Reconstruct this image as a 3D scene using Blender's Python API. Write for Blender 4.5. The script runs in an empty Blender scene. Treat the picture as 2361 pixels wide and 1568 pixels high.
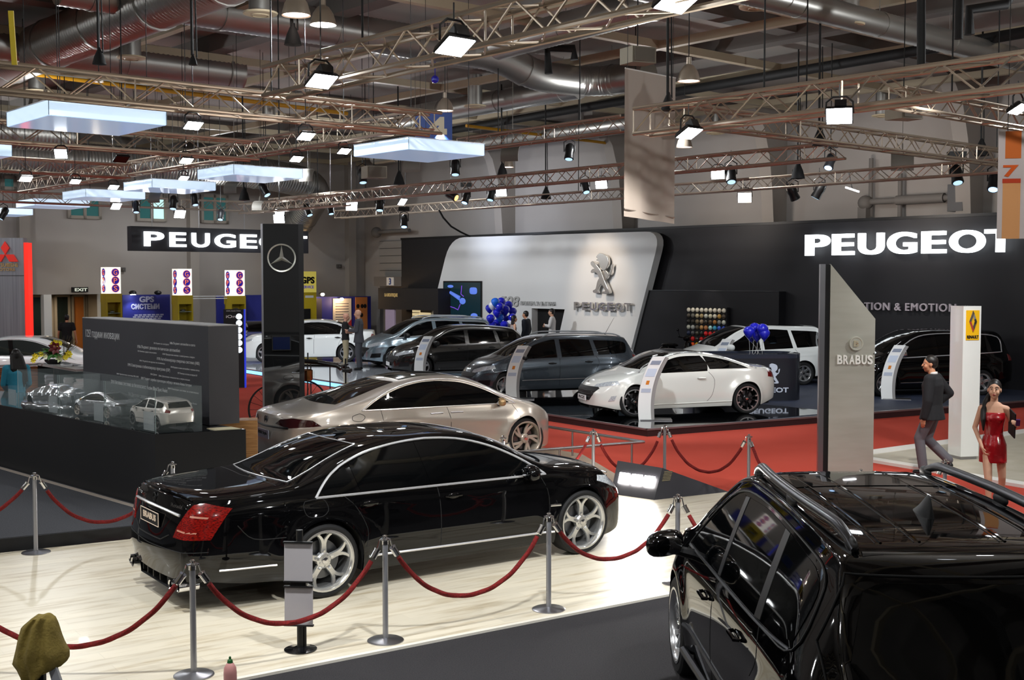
import bpy, bmesh, math, random
import numpy as np
from mathutils import Vector, Matrix
from mathutils.bvhtree import BVHTree
random.seed(7)
SC = bpy.context.scene
COL = SC.collection
PI = math.pi
# ------------------------------------------------------------------ camera
F = 2750.0; CX, CY = 1180.5, 784.0; HZ = 641.0; CAMZ = 3.1
PITCH = math.atan((CY - HZ) / F)
cam = bpy.data.cameras.new('camera'); camo = bpy.data.objects.new('camera', cam); COL.objects.link(camo)
cam.sensor_width = 36; cam.lens = 36 * F / 2361; cam.clip_start = 0.1; cam.clip_end = 300
camo.location = (0, 0, CAMZ); camo.rotation_euler = (PI / 2 - PITCH, 0, 0)
SC.camera = camo
# ------------------------------------------------------------------ world and picture settings
W = bpy.data.worlds.new('world'); SC.world = W; W.use_nodes = True
W.node_tree.nodes['Background'].inputs[0].default_value = (0.85, 0.9, 1, 1)
W.node_tree.nodes['Background'].inputs[1].default_value = 0.02
SC.view_settings.view_transform = 'Standard'; SC.view_settings.look = 'None'
SC.view_settings.gamma = 1; SC.view_settings.use_curve_mapping = False
SC.view_settings.exposure = 0.0
try:
    SC.cycles.max_bounces = 6; SC.cycles.diffuse_bounces = 3; SC.cycles.glossy_bounces = 4
    SC.cycles.transmission_bounces = 4; SC.cycles.transparent_max_bounces = 8
    SC.cycles.sample_clamp_indirect = 4; SC.cycles.use_adaptive_sampling = True; SC.cycles.adaptive_threshold = 0.025; SC.cycles.use_denoising = True; SC.cycles.caustics_reflective = False; SC.cycles.caustics_refractive = False
except Exception: pass

# ------------------------------------------------------------------ pixel rays -> places
def ray(px, py):
    a = (px - CX) / F; b = -(py - CY) / F
    return Vector((a, math.cos(PITCH) + b * math.sin(PITCH), -math.sin(PITCH) + b * math.cos(PITCH)))
def G(px, py, z=0.0):
    r = ray(px, py); t = (z - CAMZ) / r.z
    return Vector((r.x * t, r.y * t, z))
def D(px, py, d):
    r = ray(px, py); t = d / r.y
    return Vector((r.x * t, d, CAMZ + r.z * t))
HA = math.radians(41)                       # the hall's walls run along AX and BX
AX = Vector((math.cos(HA), math.sin(HA), 0)); BX = Vector((-math.sin(HA), math.cos(HA), 0))
def Hh(a, b, z=0.0):
    v = AX * a + BX * b; return Vector((v.x, v.y, z))
def onA(px, py, a0):                        # ray meets the plane a = a0 -> (b, z)
    r = ray(px, py); t = a0 / r.dot(AX); p = r * t
    return p.dot(BX), CAMZ + p.z
def onB(px, py, b0):
    r = ray(px, py); t = b0 / r.dot(BX); p = r * t
    return p.dot(AX), CAMZ + p.z

# ------------------------------------------------------------------ lights of the hall
def light(name, kind, loc, energy, color=(1, 1, 1), target=None, size=0.3, spot=60, blend=0.6, size_y=None):
    l = bpy.data.lights.new(name, kind); l.energy = energy; l.color = color
    if kind == 'AREA':
        l.shape = 'RECTANGLE' if size_y else 'DISK'; l.size = size
        if size_y: l.size_y = size_y
    else: l.shadow_soft_size = size
    if kind == 'SPOT': l.spot_size = math.radians(spot); l.spot_blend = blend
    o = bpy.data.objects.new(name, l); COL.objects.link(o); o.location = loc
    if target is not None:
        o.rotation_euler = (Vector(target) - Vector(loc)).to_track_quat('-Z', 'Y').to_euler()
    return o
LW = (1, 0.96, 0.90); LN = (0.96, 0.985, 1.0); LC = (0.86, 0.93, 1.0)
# point lights added in rows as high-bay lamps, to lift ceiling and walls
for a_, b_ in [(-14, 4), (-14, 16), (-14, 28), (-2, -8), (-2, 4), (-2, 16), (-2, 28), (-2, 40), (10, -8), (10, 4), (10, 16),
               (10, 28), (10, 40), (22, -4), (22, 8), (22, 20), (22, 32), (22, 43)]:
    light('added_bay_light', 'POINT', Hh(a_, b_, 6.9), 410, LN, size=0.11)
# stand rigs: spots on the trusses aimed at the stands
for p, t, e, c, s in [
    ((-3.5, 8.0, 5.6), (-2.0, 11.0, 0), 1500, LN, 75), ((0.5, 7.5, 5.6), (0.5, 11.0, 0), 1700, LN, 75),
    ((-6.5, 11.0, 5.6), (-4.5, 12.0, 0), 900, LN, 70), ((3.2, 9.8, 5.6), (2.6, 13.5, 0), 1300, LN, 70),
    ((-1.2, 14.5, 5.6), (-1.2, 18.5, 0.8), 1400, LW, 70), ((2.4, 17.5, 5.6), (-0.5, 20.5, 0.5), 1100, LW, 60),
    ((6.0, 16.0, 5.6), (4.0, 22.0, 0), 1500, LW, 80), ((8.0, 14.0, 5.6), (7.0, 19.0, 0), 1500, LN, 80),
    ((2.0, 21.0, 6.0), (3.4, 25.3, 0.6), 1700, LC, 60), ((-1.5, 24.5, 6.0), (1.0, 29.5, 0.6), 1300, LC, 60),
    ((-5.5, 29.5, 6.0), (-3.5, 35.5, 0.6), 1400, LC, 60), ((-8.5, 33.5, 6.0), (-8.0, 42.0, 0.6), 2400, LC, 60),
    ((6.5, 24.0, 6.0), (8.0, 32.0, 0.8), 1500, LC, 60), ((9.5, 21.5, 6.0), (10.5, 29.5, 0.8), 800, LC, 50),
    ((-14.0, 24.0, 6.0), (-12.5, 30.0, 0.8), 1700, LC, 70), ((-9.0, 14.0, 5.6), (-6.0, 17.0, 1), 700, LN, 70),
    ((3.5, 7.0, 5.5), (2.9, 9.0, 1.5), 260, LC, 90)]:
    light('truss_spot', 'SPOT', p, e * .62, c, t, 0.12, s, 0.7)
# ------------------------------------------------------------------ materials
def lin(c):
    if isinstance(c, str):
        c = tuple(int(c[i:i + 2], 16) / 255 for i in (0, 2, 4))
    return tuple(x / 12.92 if x <= 0.04045 else ((x + 0.055) / 1.055) ** 2.4 for x in c) + (1,)
MATS = {}
def mat(name, col, rough=0.5, metal=0.0, coat=0.0, emit=None, es=0.0, alpha=1.0, trans=0.0, spec=0.5, ior=1.45, noise=None, bump=None):
    """noise=(scale, col2, detail, stretch)  bump=(scale, strength)"""
    if name in MATS: return MATS[name]
    m = bpy.data.materials.new(name); m.use_nodes = True; MATS[name] = m
    nt = m.node_tree; b = nt.nodes['Principled BSDF']
    b.inputs['Base Color'].default_value = lin(col); b.inputs['Roughness'].default_value = rough
    b.inputs['Metallic'].default_value = metal; b.inputs['Coat Weight'].default_value = coat
    b.inputs['Coat Roughness'].default_value = 0.03; b.inputs['Specular IOR Level'].default_value = spec
    b.inputs['Alpha'].default_value = alpha; b.inputs['Transmission Weight'].default_value = trans; b.inputs['IOR'].default_value = ior
    if emit is not None:
        b.inputs['Emission Color'].default_value = lin(emit); b.inputs['Emission Strength'].default_value = es
    if noise or bump:
        tc = nt.nodes.new('ShaderNodeTexCoord')
        if noise:
            mp = nt.nodes.new('ShaderNodeMapping'); mp.inputs['Scale'].default_value = noise[3] if len(noise) > 3 else (1, 1, 1)
            if len(noise) > 4: mp.inputs['Rotation'].default_value = (0, 0, noise[4])
            n = nt.nodes.new('ShaderNodeTexNoise'); n.inputs['Scale'].default_value = noise[0]; n.inputs['Detail'].default_value = noise[2]
            r = nt.nodes.new('ShaderNodeValToRGB'); r.color_ramp.elements[0].position = 0.32; r.color_ramp.elements[1].position = 0.68
            r.color_ramp.elements[0].color = lin(noise[1]); r.color_ramp.elements[1].color = lin(col)
            nt.links.new(tc.outputs['Object'], mp.inputs[0]); nt.links.new(mp.outputs[0], n.inputs['Vector'])
            nt.links.new(n.outputs['Fac'], r.inputs[0]); nt.links.new(r.outputs[0], b.inputs['Base Color'])
        if bump:
            n2 = nt.nodes.new('ShaderNodeTexNoise'); n2.inputs['Scale'].default_value = bump[0]; n2.inputs['Detail'].default_value = 4
            bp = nt.nodes.new('ShaderNodeBump'); bp.inputs['Strength'].default_value = bump[1]; bp.inputs['Distance'].default_value = 0.01
            nt.links.new(tc.outputs['Object'], n2.inputs['Vector']); nt.links.new(n2.outputs['Fac'], bp.inputs['Height'])
            nt.links.new(bp.outputs[0], b.inputs['Normal'])
    return m
def wood(name, c1, c2, rot, scale=1.0, seam=0.25, rough=0.35):
    m = mat(name, c1, rough, coat=0.1)
    nt = m.node_tree; b = nt.nodes['Principled BSDF']; N = nt.nodes.new; L = nt.links.new
    tc = N('ShaderNodeTexCoord'); mp = N('ShaderNodeMapping'); mp.inputs['Rotation'].default_value = (0, 0, rot)
    L(tc.outputs['Object'], mp.inputs[0])
    m2 = N('ShaderNodeMapping'); m2.inputs['Scale'].default_value = (0.8 * scale, 7 * scale, 1); L(mp.outputs[0], m2.inputs[0])
    n = N('ShaderNodeTexNoise'); n.inputs['Scale'].default_value = 1.6; n.inputs['Detail'].default_value = 8; n.inputs['Roughness'].default_value = 0.6
    L(m2.outputs[0], n.inputs['Vector'])
    br = N('ShaderNodeTexBrick'); br.inputs['Scale'].default_value = 1.0; br.inputs['Mortar Size'].default_value = 0.004
    br.inputs['Brick Width'].default_value = 1.3; br.inputs['Row Height'].default_value = 0.19
    br.inputs['Color1'].default_value = (0.9, 0.9, 0.9, 1); br.inputs['Color2'].default_value = (1, 1, 1, 1); br.inputs['Mortar'].default_value = (1 - seam,) * 3 + (1,)
    L(mp.outputs[0], br.inputs['Vector'])
    r = N('ShaderNodeValToRGB'); e = r.color_ramp.elements; e[0].position = 0.30; e[0].color = lin(c2); e[1].position = 0.52; e[1].color = lin(c1)
    L(n.outputs['Fac'], r.inputs[0])
    mx = N('ShaderNodeMix'); mx.data_type = 'RGBA'; mx.blend_type = 'MULTIPLY'; mx.inputs['Factor'].default_value = 1
    L(r.outputs[0], mx.inputs[6]); L(br.outputs['Color'], mx.inputs[7]); L(mx.outputs[2], b.inputs['Base Color'])
    return m
M_black = mat('gloss_black_paint', '050506', 0.3, coat=1.0, spec=0.0)
M_suv = mat('gloss_black_suv_paint', '030304', 0.3, coat=1.0, spec=0.0)
M_plastic = mat('black_plastic', '0b0b0c', 0.45)
M_matte = mat('matt_black', '08080a', 0.75)
M_rubber = mat('tyre_rubber', '101011', 0.7)
M_glass = mat('dark_tinted_glass', '030405', 0.03)
M_glassg = mat('green_tinted_glass', '16201f', 0.05, coat=0.6)
M_chrome = mat('chrome', 'e6e6e8', 0.08, 1.0)
M_steel = mat('brushed_steel', 'a8a8ac', 0.32, 1.0)
M_trim = mat('bright_trim', 'e8e8ea', 0.22, 0.65, coat=.5)
M_alloy = mat('silver_alloy', 'c9cacc', 0.22, 0.9)
M_alloyd = mat('dark_alloy', '2a2b2d', 0.3, 0.8)
M_disc = mat('brake_disc_metal', '6e7074', 0.35, 1.0)
M_red = mat('red_lamp_lens', '8a120c', 0.15, coat=1.0, noise=(45, '3c0404', 3, (1, 1, 2.5)))
M_clear = mat('clear_lamp_lens', 'a9b0b6', 0.2, 0.3, coat=1.0, noise=(50, 'dfe4e8', 2))
M_white = mat('white_gloss_paint', 'e9ebe8', 0.22, coat=0.8)
M_whitem = mat('white_matt_panel', 'e4e4e2', 0.55)
M_alu = mat('truss_aluminium', 'b9ab9a', 0.34, 0.85)
M_cable = mat('black_cable', '0a0a0a', 0.7)
M_lamp = mat('lamp_glass_lit', 'ffffff', 0.5, emit='f6fbff', es=26)
M_lampw = mat('lamp_glass_warm_lit', 'ffffff', 0.5, emit='ffe8d0', es=14)
M_box = mat('lightbox_acrylic_lit', 'e6f3ff', 0.2, emit='c6e2fb', es=0.80)
M_boxb = mat('lightbox_underside_lit', 'bcd0ea', 0.12, emit='b4cdf2', es=0.42)
M_letter = mat('lit_white_letter', 'ffffff', 0.4, emit='f4fbff', es=3.0)
M_skin = mat('skin', 'c99a7c', 0.5, noise=(60, 'bd8a6c', 2))
M_hairb = mat('dark_hair', '15100e', 0.45)

# ------------------------------------------------------------------ mesh helpers
class MB:
    def __init__(s): s.v = []; s.f = []
    def add(s, vs, fs):
        n = len(s.v); s.v += [tuple(v) for v in vs]; s.f += [tuple(i + n for i in f) for f in fs]; return s
    def box(s, c, d, rz=0.0, R=None):
        x, y, z = d[0] / 2, d[1] / 2, d[2] / 2
        vs = [Vector((i * x, j * y, k * z)) for i in (-1, 1) for j in (-1, 1) for k in (-1, 1)]
        if R is None: R = Matrix.Rotation(rz, 3, 'Z')
        vs = [R @ v + Vector(c) for v in vs]
        return s.add(vs, [(0, 1, 3, 2), (4, 6, 7, 5), (0, 4, 5, 1), (2, 3, 7, 6), (0, 2, 6, 4), (1, 5, 7, 3)])
    def bbox(s, a, b):
        return s.box([(a[i] + b[i]) / 2 for i in range(3)], [abs(b[i] - a[i]) for i in range(3)])
    def prism(s, poly, z0, z1, M=None):
        n = len(poly); vs = [Vector((p[0], p[1], z0)) for p in poly] + [Vector((p[0], p[1], z1)) for p in poly]
        if M is not None: vs = [M @ v for v in vs]
        ar = sum(poly[i][0] * poly[(i + 1) % n][1] - poly[(i + 1) % n][0] * poly[i][1] for i in range(n))
        fs = [tuple(range(n))[::-1], tuple(range(n, 2 * n))] + [(i, (i + 1) % n, n + (i + 1) % n, n + i) for i in range(n)]
        if ar < 0: fs = [f[::-1] for f in fs]
        return s.add(vs, fs)
    def panel(s, poly, y0, y1):              # poly in x,z ; extruded in y
        return s.prism(poly, -y1, -y0, Matrix(((1, 0, 0), (0, 0, -1), (0, 1, 0))))
    def tube(s, pts, r, n=8, cap=True, rf=None):
        pts = [Vector(p) for p in pts]; P = len(pts); vs = []; up = None
        for i, p in enumerate(pts):
            t = (pts[min(i + 1, P - 1)] - pts[max(i - 1, 0)])
            if t.length < 1e-9: t = Vector((0, 0, 1))
            t.normalize()
            if up is None:
                up = Vector((0, 0, 1)) if abs(t.z) < 0.9 else Vector((1, 0, 0))
            u = t.cross(up)
            if u.length < 1e-6: u = t.orthogonal()
            u.normalize(); w = u.cross(t).normalized(); up = w
            ri = r[i] if isinstance(r, (list, tuple)) else r
            for k in range(n):
                a = 2 * PI * k / n; q = ri * (rf(i, a) if rf else 1)
                vs.append(p + (u * math.cos(a) + w * math.sin(a)) * q)
        fs = []
        for i in range(P - 1):
            for k in range(n):
                k2 = (k + 1) % n
                fs.append((i * n + k, (i + 1) * n + k, (i + 1) * n + k2, i * n + k2))
        if cap: fs += [tuple(range(n)), tuple(range((P - 1) * n, P * n))[::-1]]
        return s.add(vs, fs)
    def lathe(s, prof, n=24, c=(0, 0, 0), M=None, closed=False, caps=True):    # prof [(r,z)] about Z
        vs = []; m = len(prof)
        for r, z in prof:
            for k in range(n):
                a = 2 * PI * k / n; v = Vector((r * math.cos(a), r * math.sin(a), z))
                if M is not None: v = M @ v
                vs.append(v + Vector(c))
        fs = []
        for i in range(m if closed else m - 1):
            i2 = (i + 1) % m
            for k in range(n):
                k2 = (k + 1) % n
                fs.append((i * n + k, i * n + k2, i2 * n + k2, i2 * n + k))
        if not closed and caps:
            if prof[0][0] > 1e-6: fs.append(tuple(range(n))[::-1])
            if prof[-1][0] > 1e-6: fs.append(tuple(range((m - 1) * n, m * n)))
        return s.add(vs, fs)
    def ball(s, c, r, n=12, m=8, R=None, e=1.0):
        if not isinstance(r, (tuple, list)): r = (r, r, r)
        vs = []; c = Vector(c)
        sp = lambda t: math.copysign(abs(t) ** e, t)
        for j in range(m + 1):
            ph = -PI / 2 + PI * j / m
            for k in range(n):
                th = 2 * PI * k / n
                v = Vector((r[0] * sp(math.cos(ph)) * sp(math.cos(th)), r[1] * sp(math.cos(ph)) * sp(math.sin(th)), r[2] * sp(math.sin(ph))))
                if R is not None: v = R @ v
                vs.append(v + c)
        fs = [(j * n + k, j * n + (k + 1) % n, (j + 1) * n + (k + 1) % n, (j + 1) * n + k) for j in range(m) for k in range(n)]
        return s.add(vs, fs)
    def cap(s, p0, p1, r0, r1, n=10):         # tapered capsule
        p0 = Vector(p0); p1 = Vector(p1); d = p1 - p0; L = d.length; t = d.normalized()
        pts = []; rs = []
        for k in range(4):
            a = PI / 2 * k / 4; pts.append(p0 - t * r0 * math.cos(a)); rs.append(max(r0 * math.sin(a), 0.001))
        pts += [p0, p1]; rs += [r0, r1]
        for k in range(3, -1, -1):
            a = PI / 2 * k / 4; pts.append(p1 + t * r1 * math.cos(a)); rs.append(max(r1 * math.sin(a), 0.001))
        return s.tube(pts, rs, n)
    def build(s, name, m=None, parent=None, sharp=40, loc=None, rz=None):
        me = bpy.data.meshes.new(name); me.from_pydata(s.v, [], s.f); me.validate(); me.update()
        if sharp is not None:
            me.polygons.foreach_set('use_smooth', [True] * len(me.polygons))
            me.set_sharp_from_angle(angle=math.radians(sharp))
        if m is not None: me.materials.append(m)
        o = bpy.data.objects.new(name, me); COL.objects.link(o)
        if parent is not None: o.parent = parent
        if loc is not None: o.location = loc
        if rz is not None: o.rotation_euler = (0, 0, rz)
        return o
def tag(o, label=None, cat=None, group=None, kind=None):
    if label: o['label'] = label
    if cat: o['category'] = cat
    if group: o['group'] = group
    if kind: o['kind'] = kind
    return o
def thing(name, label, cat, loc=(0, 0, 0), rz=0.0, group=None):
    o = bpy.data.objects.new(name, None); COL.objects.link(o); o.empty_display_size = 0.2
    o.location = loc; o.rotation_euler = (0, 0, rz)
    return tag(o, label, cat, group)
def copy_tree(o, parent=None):
    c = o.copy(); COL.objects.link(c); c.parent = parent
    for ch in [x for x in COL.objects if x.parent == o]: copy_tree(ch, c)
    return c
def text_mb(s, w=None, h=None, x=0, z=0, y=0.0, depth=0.01, bold=0.0, align='C', shear=0.0, space=1.0, res=3, mb=None):
    """lettering standing in the x-z plane facing -Y, fitted into w x h, centred (or left aligned) at x, bottom at z"""
    cu = bpy.data.curves.new('t', 'FONT'); cu.body = s; cu.size = 1; cu.extrude = 0.0; cu.offset = bold; cu.resolution_u = res
    cu.shear = shear; cu.space_character = space
    o = bpy.data.objects.new('t', cu); COL.objects.link(o)
    bpy.context.view_layer.update()
    me = bpy.data.meshes.new_from_object(o.evaluated_get(bpy.context.evaluated_depsgraph_get()))
    V = np.array([v.co[:] for v in me.vertices]); Fs = [tuple(p.vertices) for p in me.polygons]
    ed = {}
    for f in Fs:
        for a, b in zip(f, f[1:] + f[:1]): ed[(a, b)] = ed.get((a, b), 0) + 1
    COL.objects.unlink(o); bpy.data.objects.remove(o); bpy.data.curves.remove(cu); bpy.data.meshes.remove(me)
    mn = V.min(0); mx = V.max(0); sx = (w / (mx[0] - mn[0])) if w else None; sz = (h / (mx[1] - mn[1])) if h else None
    if sx is None: sx = sz
    if sz is None: sz = sx
    X = (V[:, 0] - mn[0]) * sx; Z = (V[:, 1] - mn[1]) * sz
    X = X + x - ((mx[0] - mn[0]) * sx / 2 if align == 'C' else 0); Z = Z + z
    n = len(V)
    vs = [(X[i], y - depth, Z[i]) for i in range(n)] + [(X[i], y, Z[i]) for i in range(n)]
    fs = list(Fs) + [tuple(i + n for i in f[::-1]) for f in Fs]
    # front must face -Y : (x,z) counterclockwise faces -Y already
    for (a, b) in ed:
        if (b, a) not in ed: fs.append((b, a, a + n, b + n))
    mb = mb or MB(); mb.add(vs, fs); return mb
def rrect(x0, z0, x1, z1, r, n=5):
    out = []
    for cx, cz, a0 in ((x1 - r, z0 + r, -PI / 2), (x1 - r, z1 - r, 0), (x0 + r, z1 - r, PI / 2), (x0 + r, z0 + r, PI)):
        for k in range(n + 1):
            a = a0 + PI / 2 * k / n; out.append((cx + r * math.cos(a), cz + r * math.sin(a)))
    return out
def round_poly(pts, rad, n=6):
    out = []; N = len(pts)
    for i in range(N):
        p = Vector(pts[i]); a = Vector(pts[i - 1]); b = Vector(pts[(i + 1) % N]); r = rad[i] if isinstance(rad, (list, tuple)) else rad
        if r <= 0: out.append(tuple(p)); continue
        u = p + (a - p).normalized() * r; w = p + (b - p).normalized() * r
        for k in range(n + 1):
            t = k / n; out.append(tuple((1 - t) ** 2 * u + 2 * t * (1 - t) * p + t * t * w))
    return out
def ring2d(cx, cz, r0, r1, n=32, a0=0, a1=2 * PI):
    """flat annulus sector polygon list as quads"""
    qs = []
    for k in range(n):
        a = a0 + (a1 - a0) * k / n; b = a0 + (a1 - a0) * (k + 1) / n
        qs.append([(cx + r0 * math.cos(a), cz + r0 * math.sin(a)), (cx + r1 * math.cos(a), cz + r1 * math.sin(a)),
                   (cx + r1 * math.cos(b), cz + r1 * math.sin(b)), (cx + r0 * math.cos(b), cz + r0 * math.sin(b))])
    return qs
ANG_A = HA                 # panel frames: x to the viewer's right, -Y towards the viewer, for planes b = const
ANG_B = HA - PI / 2        # the same for planes a = const (x runs along -B)
# ================================================================== the hall: floor, walls, ceiling
def slab(name, pts, z0, z1, m, label=None, cat=None, kind='structure', parent=None):
    mb = MB(); mb.prism([(p[0], p[1]) for p in pts], z0, z1)
    o = mb.build(name, m, parent, sharp=30)
    if parent is None: tag(o, label, cat, None, kind)
    return o
M_redc = mat('red_carpet', 'b64a3c', 0.95, noise=(0.5, 'ab4235', 3), bump=(400, 0.3), spec=0.1)
M_grey = mat('dark_grey_carpet', '3c3a3b', 0.95, bump=(300, 0.5), noise=(90, '302f31', 3), spec=0.1)
M_grey2 = mat('grey_carpet', '55565a', 0.95, bump=(300, 0.5), noise=(70, '48494d', 3), spec=0.1)
M_wall = mat('painted_wall', 'aaa5a1', 0.85, noise=(0.25, '9c958f', 3), bump=(8, 0.15))
M_ceil = mat('ceiling_panel', 'b0aaa3', 0.9, noise=(0.3, 'a39d97', 2))
slab('floor', [Hh(-26, -22), Hh(31.8, -22), Hh(31.8, 47.2), Hh(-26, 47.2)], -0.2, 0.0, mat('hall_floor_grey', '57524d', .7, noise=(.6, '4b4743', 3)))
slab('floor_red_carpet', [Vector((-13, 19, 0)), Vector((-4.5, 13.5, 0)), Vector((5, 9, 0)), Vector((17, 12, 0)), Vector((24, 26, 0)), Vector((18, 32, 0)), Vector((6, 27, 0)), Vector((-6, 38, 0)), Vector((-13, 44, 0)), Vector((-24, 33, 0))], 0, .006, M_redc)
def wallbox(name, a0, b0, a1, b1, z0, z1, m=M_wall):
    mb = MB(); mb.bbox((a0, b0, z0), (a1, b1, z1)); o = mb.build(name, m, rz=HA); tag(o, kind='structure'); return o
wallbox('wall_back', 31.8, -22, 32.1, 47.5, 0, 8.9)
# wall with windows: pieces around an entrance opening
wa0, _ = onB(68, 700, 47.2); wa1, wz = onB(243, 678, 47.2)
wallbox('wall_left', -26, 47.2, wa0, 47.5, 0, 8.9)
wallbox('wall_left', wa1, 47.2, 31.8, 47.5, 0, 8.9)
wallbox('wall_left', wa0, 47.2, wa1, 47.5, wz, 8.9)
wallbox('wall_right', -26, -22.3, 31.8, -22, 0, 8.9)
wallbox('wall_front', -26.3, -22, -26, 47.5, 0, 8.9)
# ceiling: flat panels with recessed dark joints
mb = MB()
mb.bbox((-26, -22, 8.9), (31.8, 47.5, 9.05)); tag(mb.build('ceiling', M_ceil, rz=HA), kind='structure')
# lobby behind the entrance opening
M_lob = mat('lobby_wall', '8d8579', 0.8); M_orange = mat('warm_wood_door', 'b06a2e', 0.5)
mb = MB(); mb.bbox((wa0 - 0.5, 50.5, 0), (wa1 + 0.5, 50.7, wz + 0.1)); tag(mb.build('wall_lobby', M_lob, rz=HA), kind='structure')
mb = MB(); mb.bbox((wa0 - 0.5, 47.5, wz), (wa1 + 0.5, 50.7, wz + 0.15)); tag(mb.build('ceiling_lobby', M_ceil, rz=HA), kind='structure')
mb = MB(); mb.bbox((wa0 - 0.5, 47.2, -0.1), (wa1 + 0.5, 50.7, 0.01)); tag(mb.build('floor_lobby', M_lob, rz=HA), kind='structure')
for q in (wa0 - 0.6, wa1 + 0.5):
    mb = MB(); mb.bbox((q, 47.5, 0), (q + 0.1, 50.7, wz)); tag(mb.build('wall_lobby_side', M_lob, rz=HA), kind='structure')
light('lobby_lamp', 'AREA', Hh((wa0 + wa1) / 2, 49.3, wz - 0.15), 40, (1, 0.8, 0.55), size=0.5)
for i, (p0, p1, m, nm) in enumerate([(70, 105, M_glassg, 'door_1'), (127, 158, M_glassg, 'door_2'), (166, 194, M_orange, 'door_3'), (197, 232, mat('pale_door', '9c8d7c', .6), 'door_4')]):
    a0, _ = onB(p0, 700, 50.4); a1, _ = onB(p1, 700, 50.4)
    mb = MB(); mb.bbox((a0, 50.35, 0), (a1, 50.48, 2.3)); o = mb.build(nm, m, rz=HA); tag(o, kind='structure')
    f = MB()
    for q in (a0, a1): f.bbox((q - .05, 50.3, 0), (q + .05, 50.5, 2.35))
    f.bbox((a0, 50.3, 2.3), (a1, 50.5, 2.38)); f.build('door_frame', M_lob, o)
    h = MB(); h.ball(((a0 + a1) / 2 + .2, 50.3, 1.05), (.03, .03, .12)); h.build('door_handle', M_steel, o)
for p in (108, 238):
    a0, _ = onB(p, 700, 47.1); mb = MB(); mb.bbox((a0 - .15, 47.0, 0), (a0 + .15, 47.35, wz)); tag(mb.build('trim_1', M_whitem, rz=HA), kind='structure')
# windows high in the wall
M_teal = mat('window_glass', '2c5a58', 0.08, coat=0.6, emit='3f7f80', es=0.25)
M_tealb = mat('window_glass_daylight', '9fd0cc', 0.2, emit='c9f2f0', es=0.9)
M_frame = mat('window_frame_paint', '9a9288', 0.6)
for i, (x0, x1, ya, yb) in enumerate([(153, 232, 448, 506), (312, 382, 446, 512), (460, 524, 448, 516), (0, 64, 405, 440)]):
    a0, z1 = onB(x0, ya, 47.2); a1, z0 = onB(x1, yb, 47.2); a1, _ = onB(x1, yb, 47.2)
    fr = MB(); w = .12
    fr.bbox((a0, 47.05, z0), (a1, 47.25, z0 + w)); fr.bbox((a0, 47.05, z1 - w), (a1, 47.25, z1)); fr.bbox((a0, 47.05, z0), (a0 + w, 47.25, z1))
    fr.bbox((a1 - w, 47.05, z0), (a1, 47.25, z1)); fr.bbox(((a0 + a1) / 2 - w / 2, 47.05, z0), ((a0 + a1) / 2 + w / 2, 47.25, z1))
    o = fr.build('window_%d' % (i + 1), M_frame, rz=HA); tag(o, kind='structure')
    for s_ in (0, 1):
        am = (a0 + a1) / 2; b0 = a0 if s_ == 0 else am; b1 = am if s_ == 0 else a1
        g = MB(); g.bbox((b0 + .06, 47.12, z0 + .06), (b1 - .06, 47.18, z1 - .06)); g.build('pane', M_tealb if (i == 1 and s_ == 1) else M_teal, o)
# arched wall columns on the long wall: they lean into the roof
M_colm = mat('column_paint', '9d968f', 0.8)
for bx in (4.0, 10.2, 16.8, 23.4, 30.0, 36.6):
    mb = MB(); prof = [(31.8, 0), (31.25, 0), (31.15, 4.6), (31.05, 5.8), (30.9, 6.9), (30.6, 7.8), (30.1, 8.4), (29.6, 8.6), (29.6, 8.9), (31.8, 8.9)]
    R = Matrix(((1, 0, 0), (0, 0, 1), (0, 1, 0)))
    mb.prism(prof, bx - 0.22, bx + 0.22, R); tag(mb.build('wall_column', M_colm, rz=HA, sharp=25), kind='structure')
for ax in (2, 9, 16, 23, 30.9):
    mb = MB(); mb.bbox((ax - .2, 46.85, 0), (ax + .2, 47.2, 8.9)); tag(mb.build('wall_pilaster', M_colm, rz=HA), kind='structure')
# ------------------------------------------------------------------ roof steel: cream beams, dark girders
M_cream = mat('cream_steel', 'b5a88f', 0.6); M_ghaze = mat('girder_grey', '6f6b67', 0.7)
ia, ib = 0.67, 30.6
cb = Vector((ia, ib, 0)); a_c, b_c = cb.dot(AX), cb.dot(BX)
for k in range(-8, 8):
    b = b_c + 4.05 * k
    if not (-22 < b < 47): continue
    mb = MB(); mb.bbox((-26, b - .09, 8.32), (31.6, b + .09, 8.5)); o = mb.build('roof_beam', M_cream, rz=HA); tag(o, kind='structure')
for k in range(-8, 4):
    a = a_c + 4.6 * k
    if not (-26 < a < 31.5): continue
    mb = MB(); mb.bbox((a - .09, -22, 8.3), (a + .09, 47, 8.48)); o = mb.build('roof_beam', M_cream, rz=HA); tag(o, kind='structure')
for k in range(-3, 4):
    a = a_c + 2.3 + 9.2 * k
    if not (-26 < a < 31.5): continue
    mb = MB(); mb.bbox((a - .22, -22, 8.5), (a + .22, 47, 8.9)); tag(mb.build('roof_girder', M_ghaze, rz=HA), kind='structure')
for k in range(-6, 8):
    b = b_c + 2.0 + 8.1 * k
    if not (-22 < b < 47): continue
    mb = MB(); mb.bbox((-26, b - .25, 8.62), (31.8, b + .25, 8.9)); tag(mb.build('roof_girder', M_ghaze, rz=HA), kind='structure')
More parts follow.
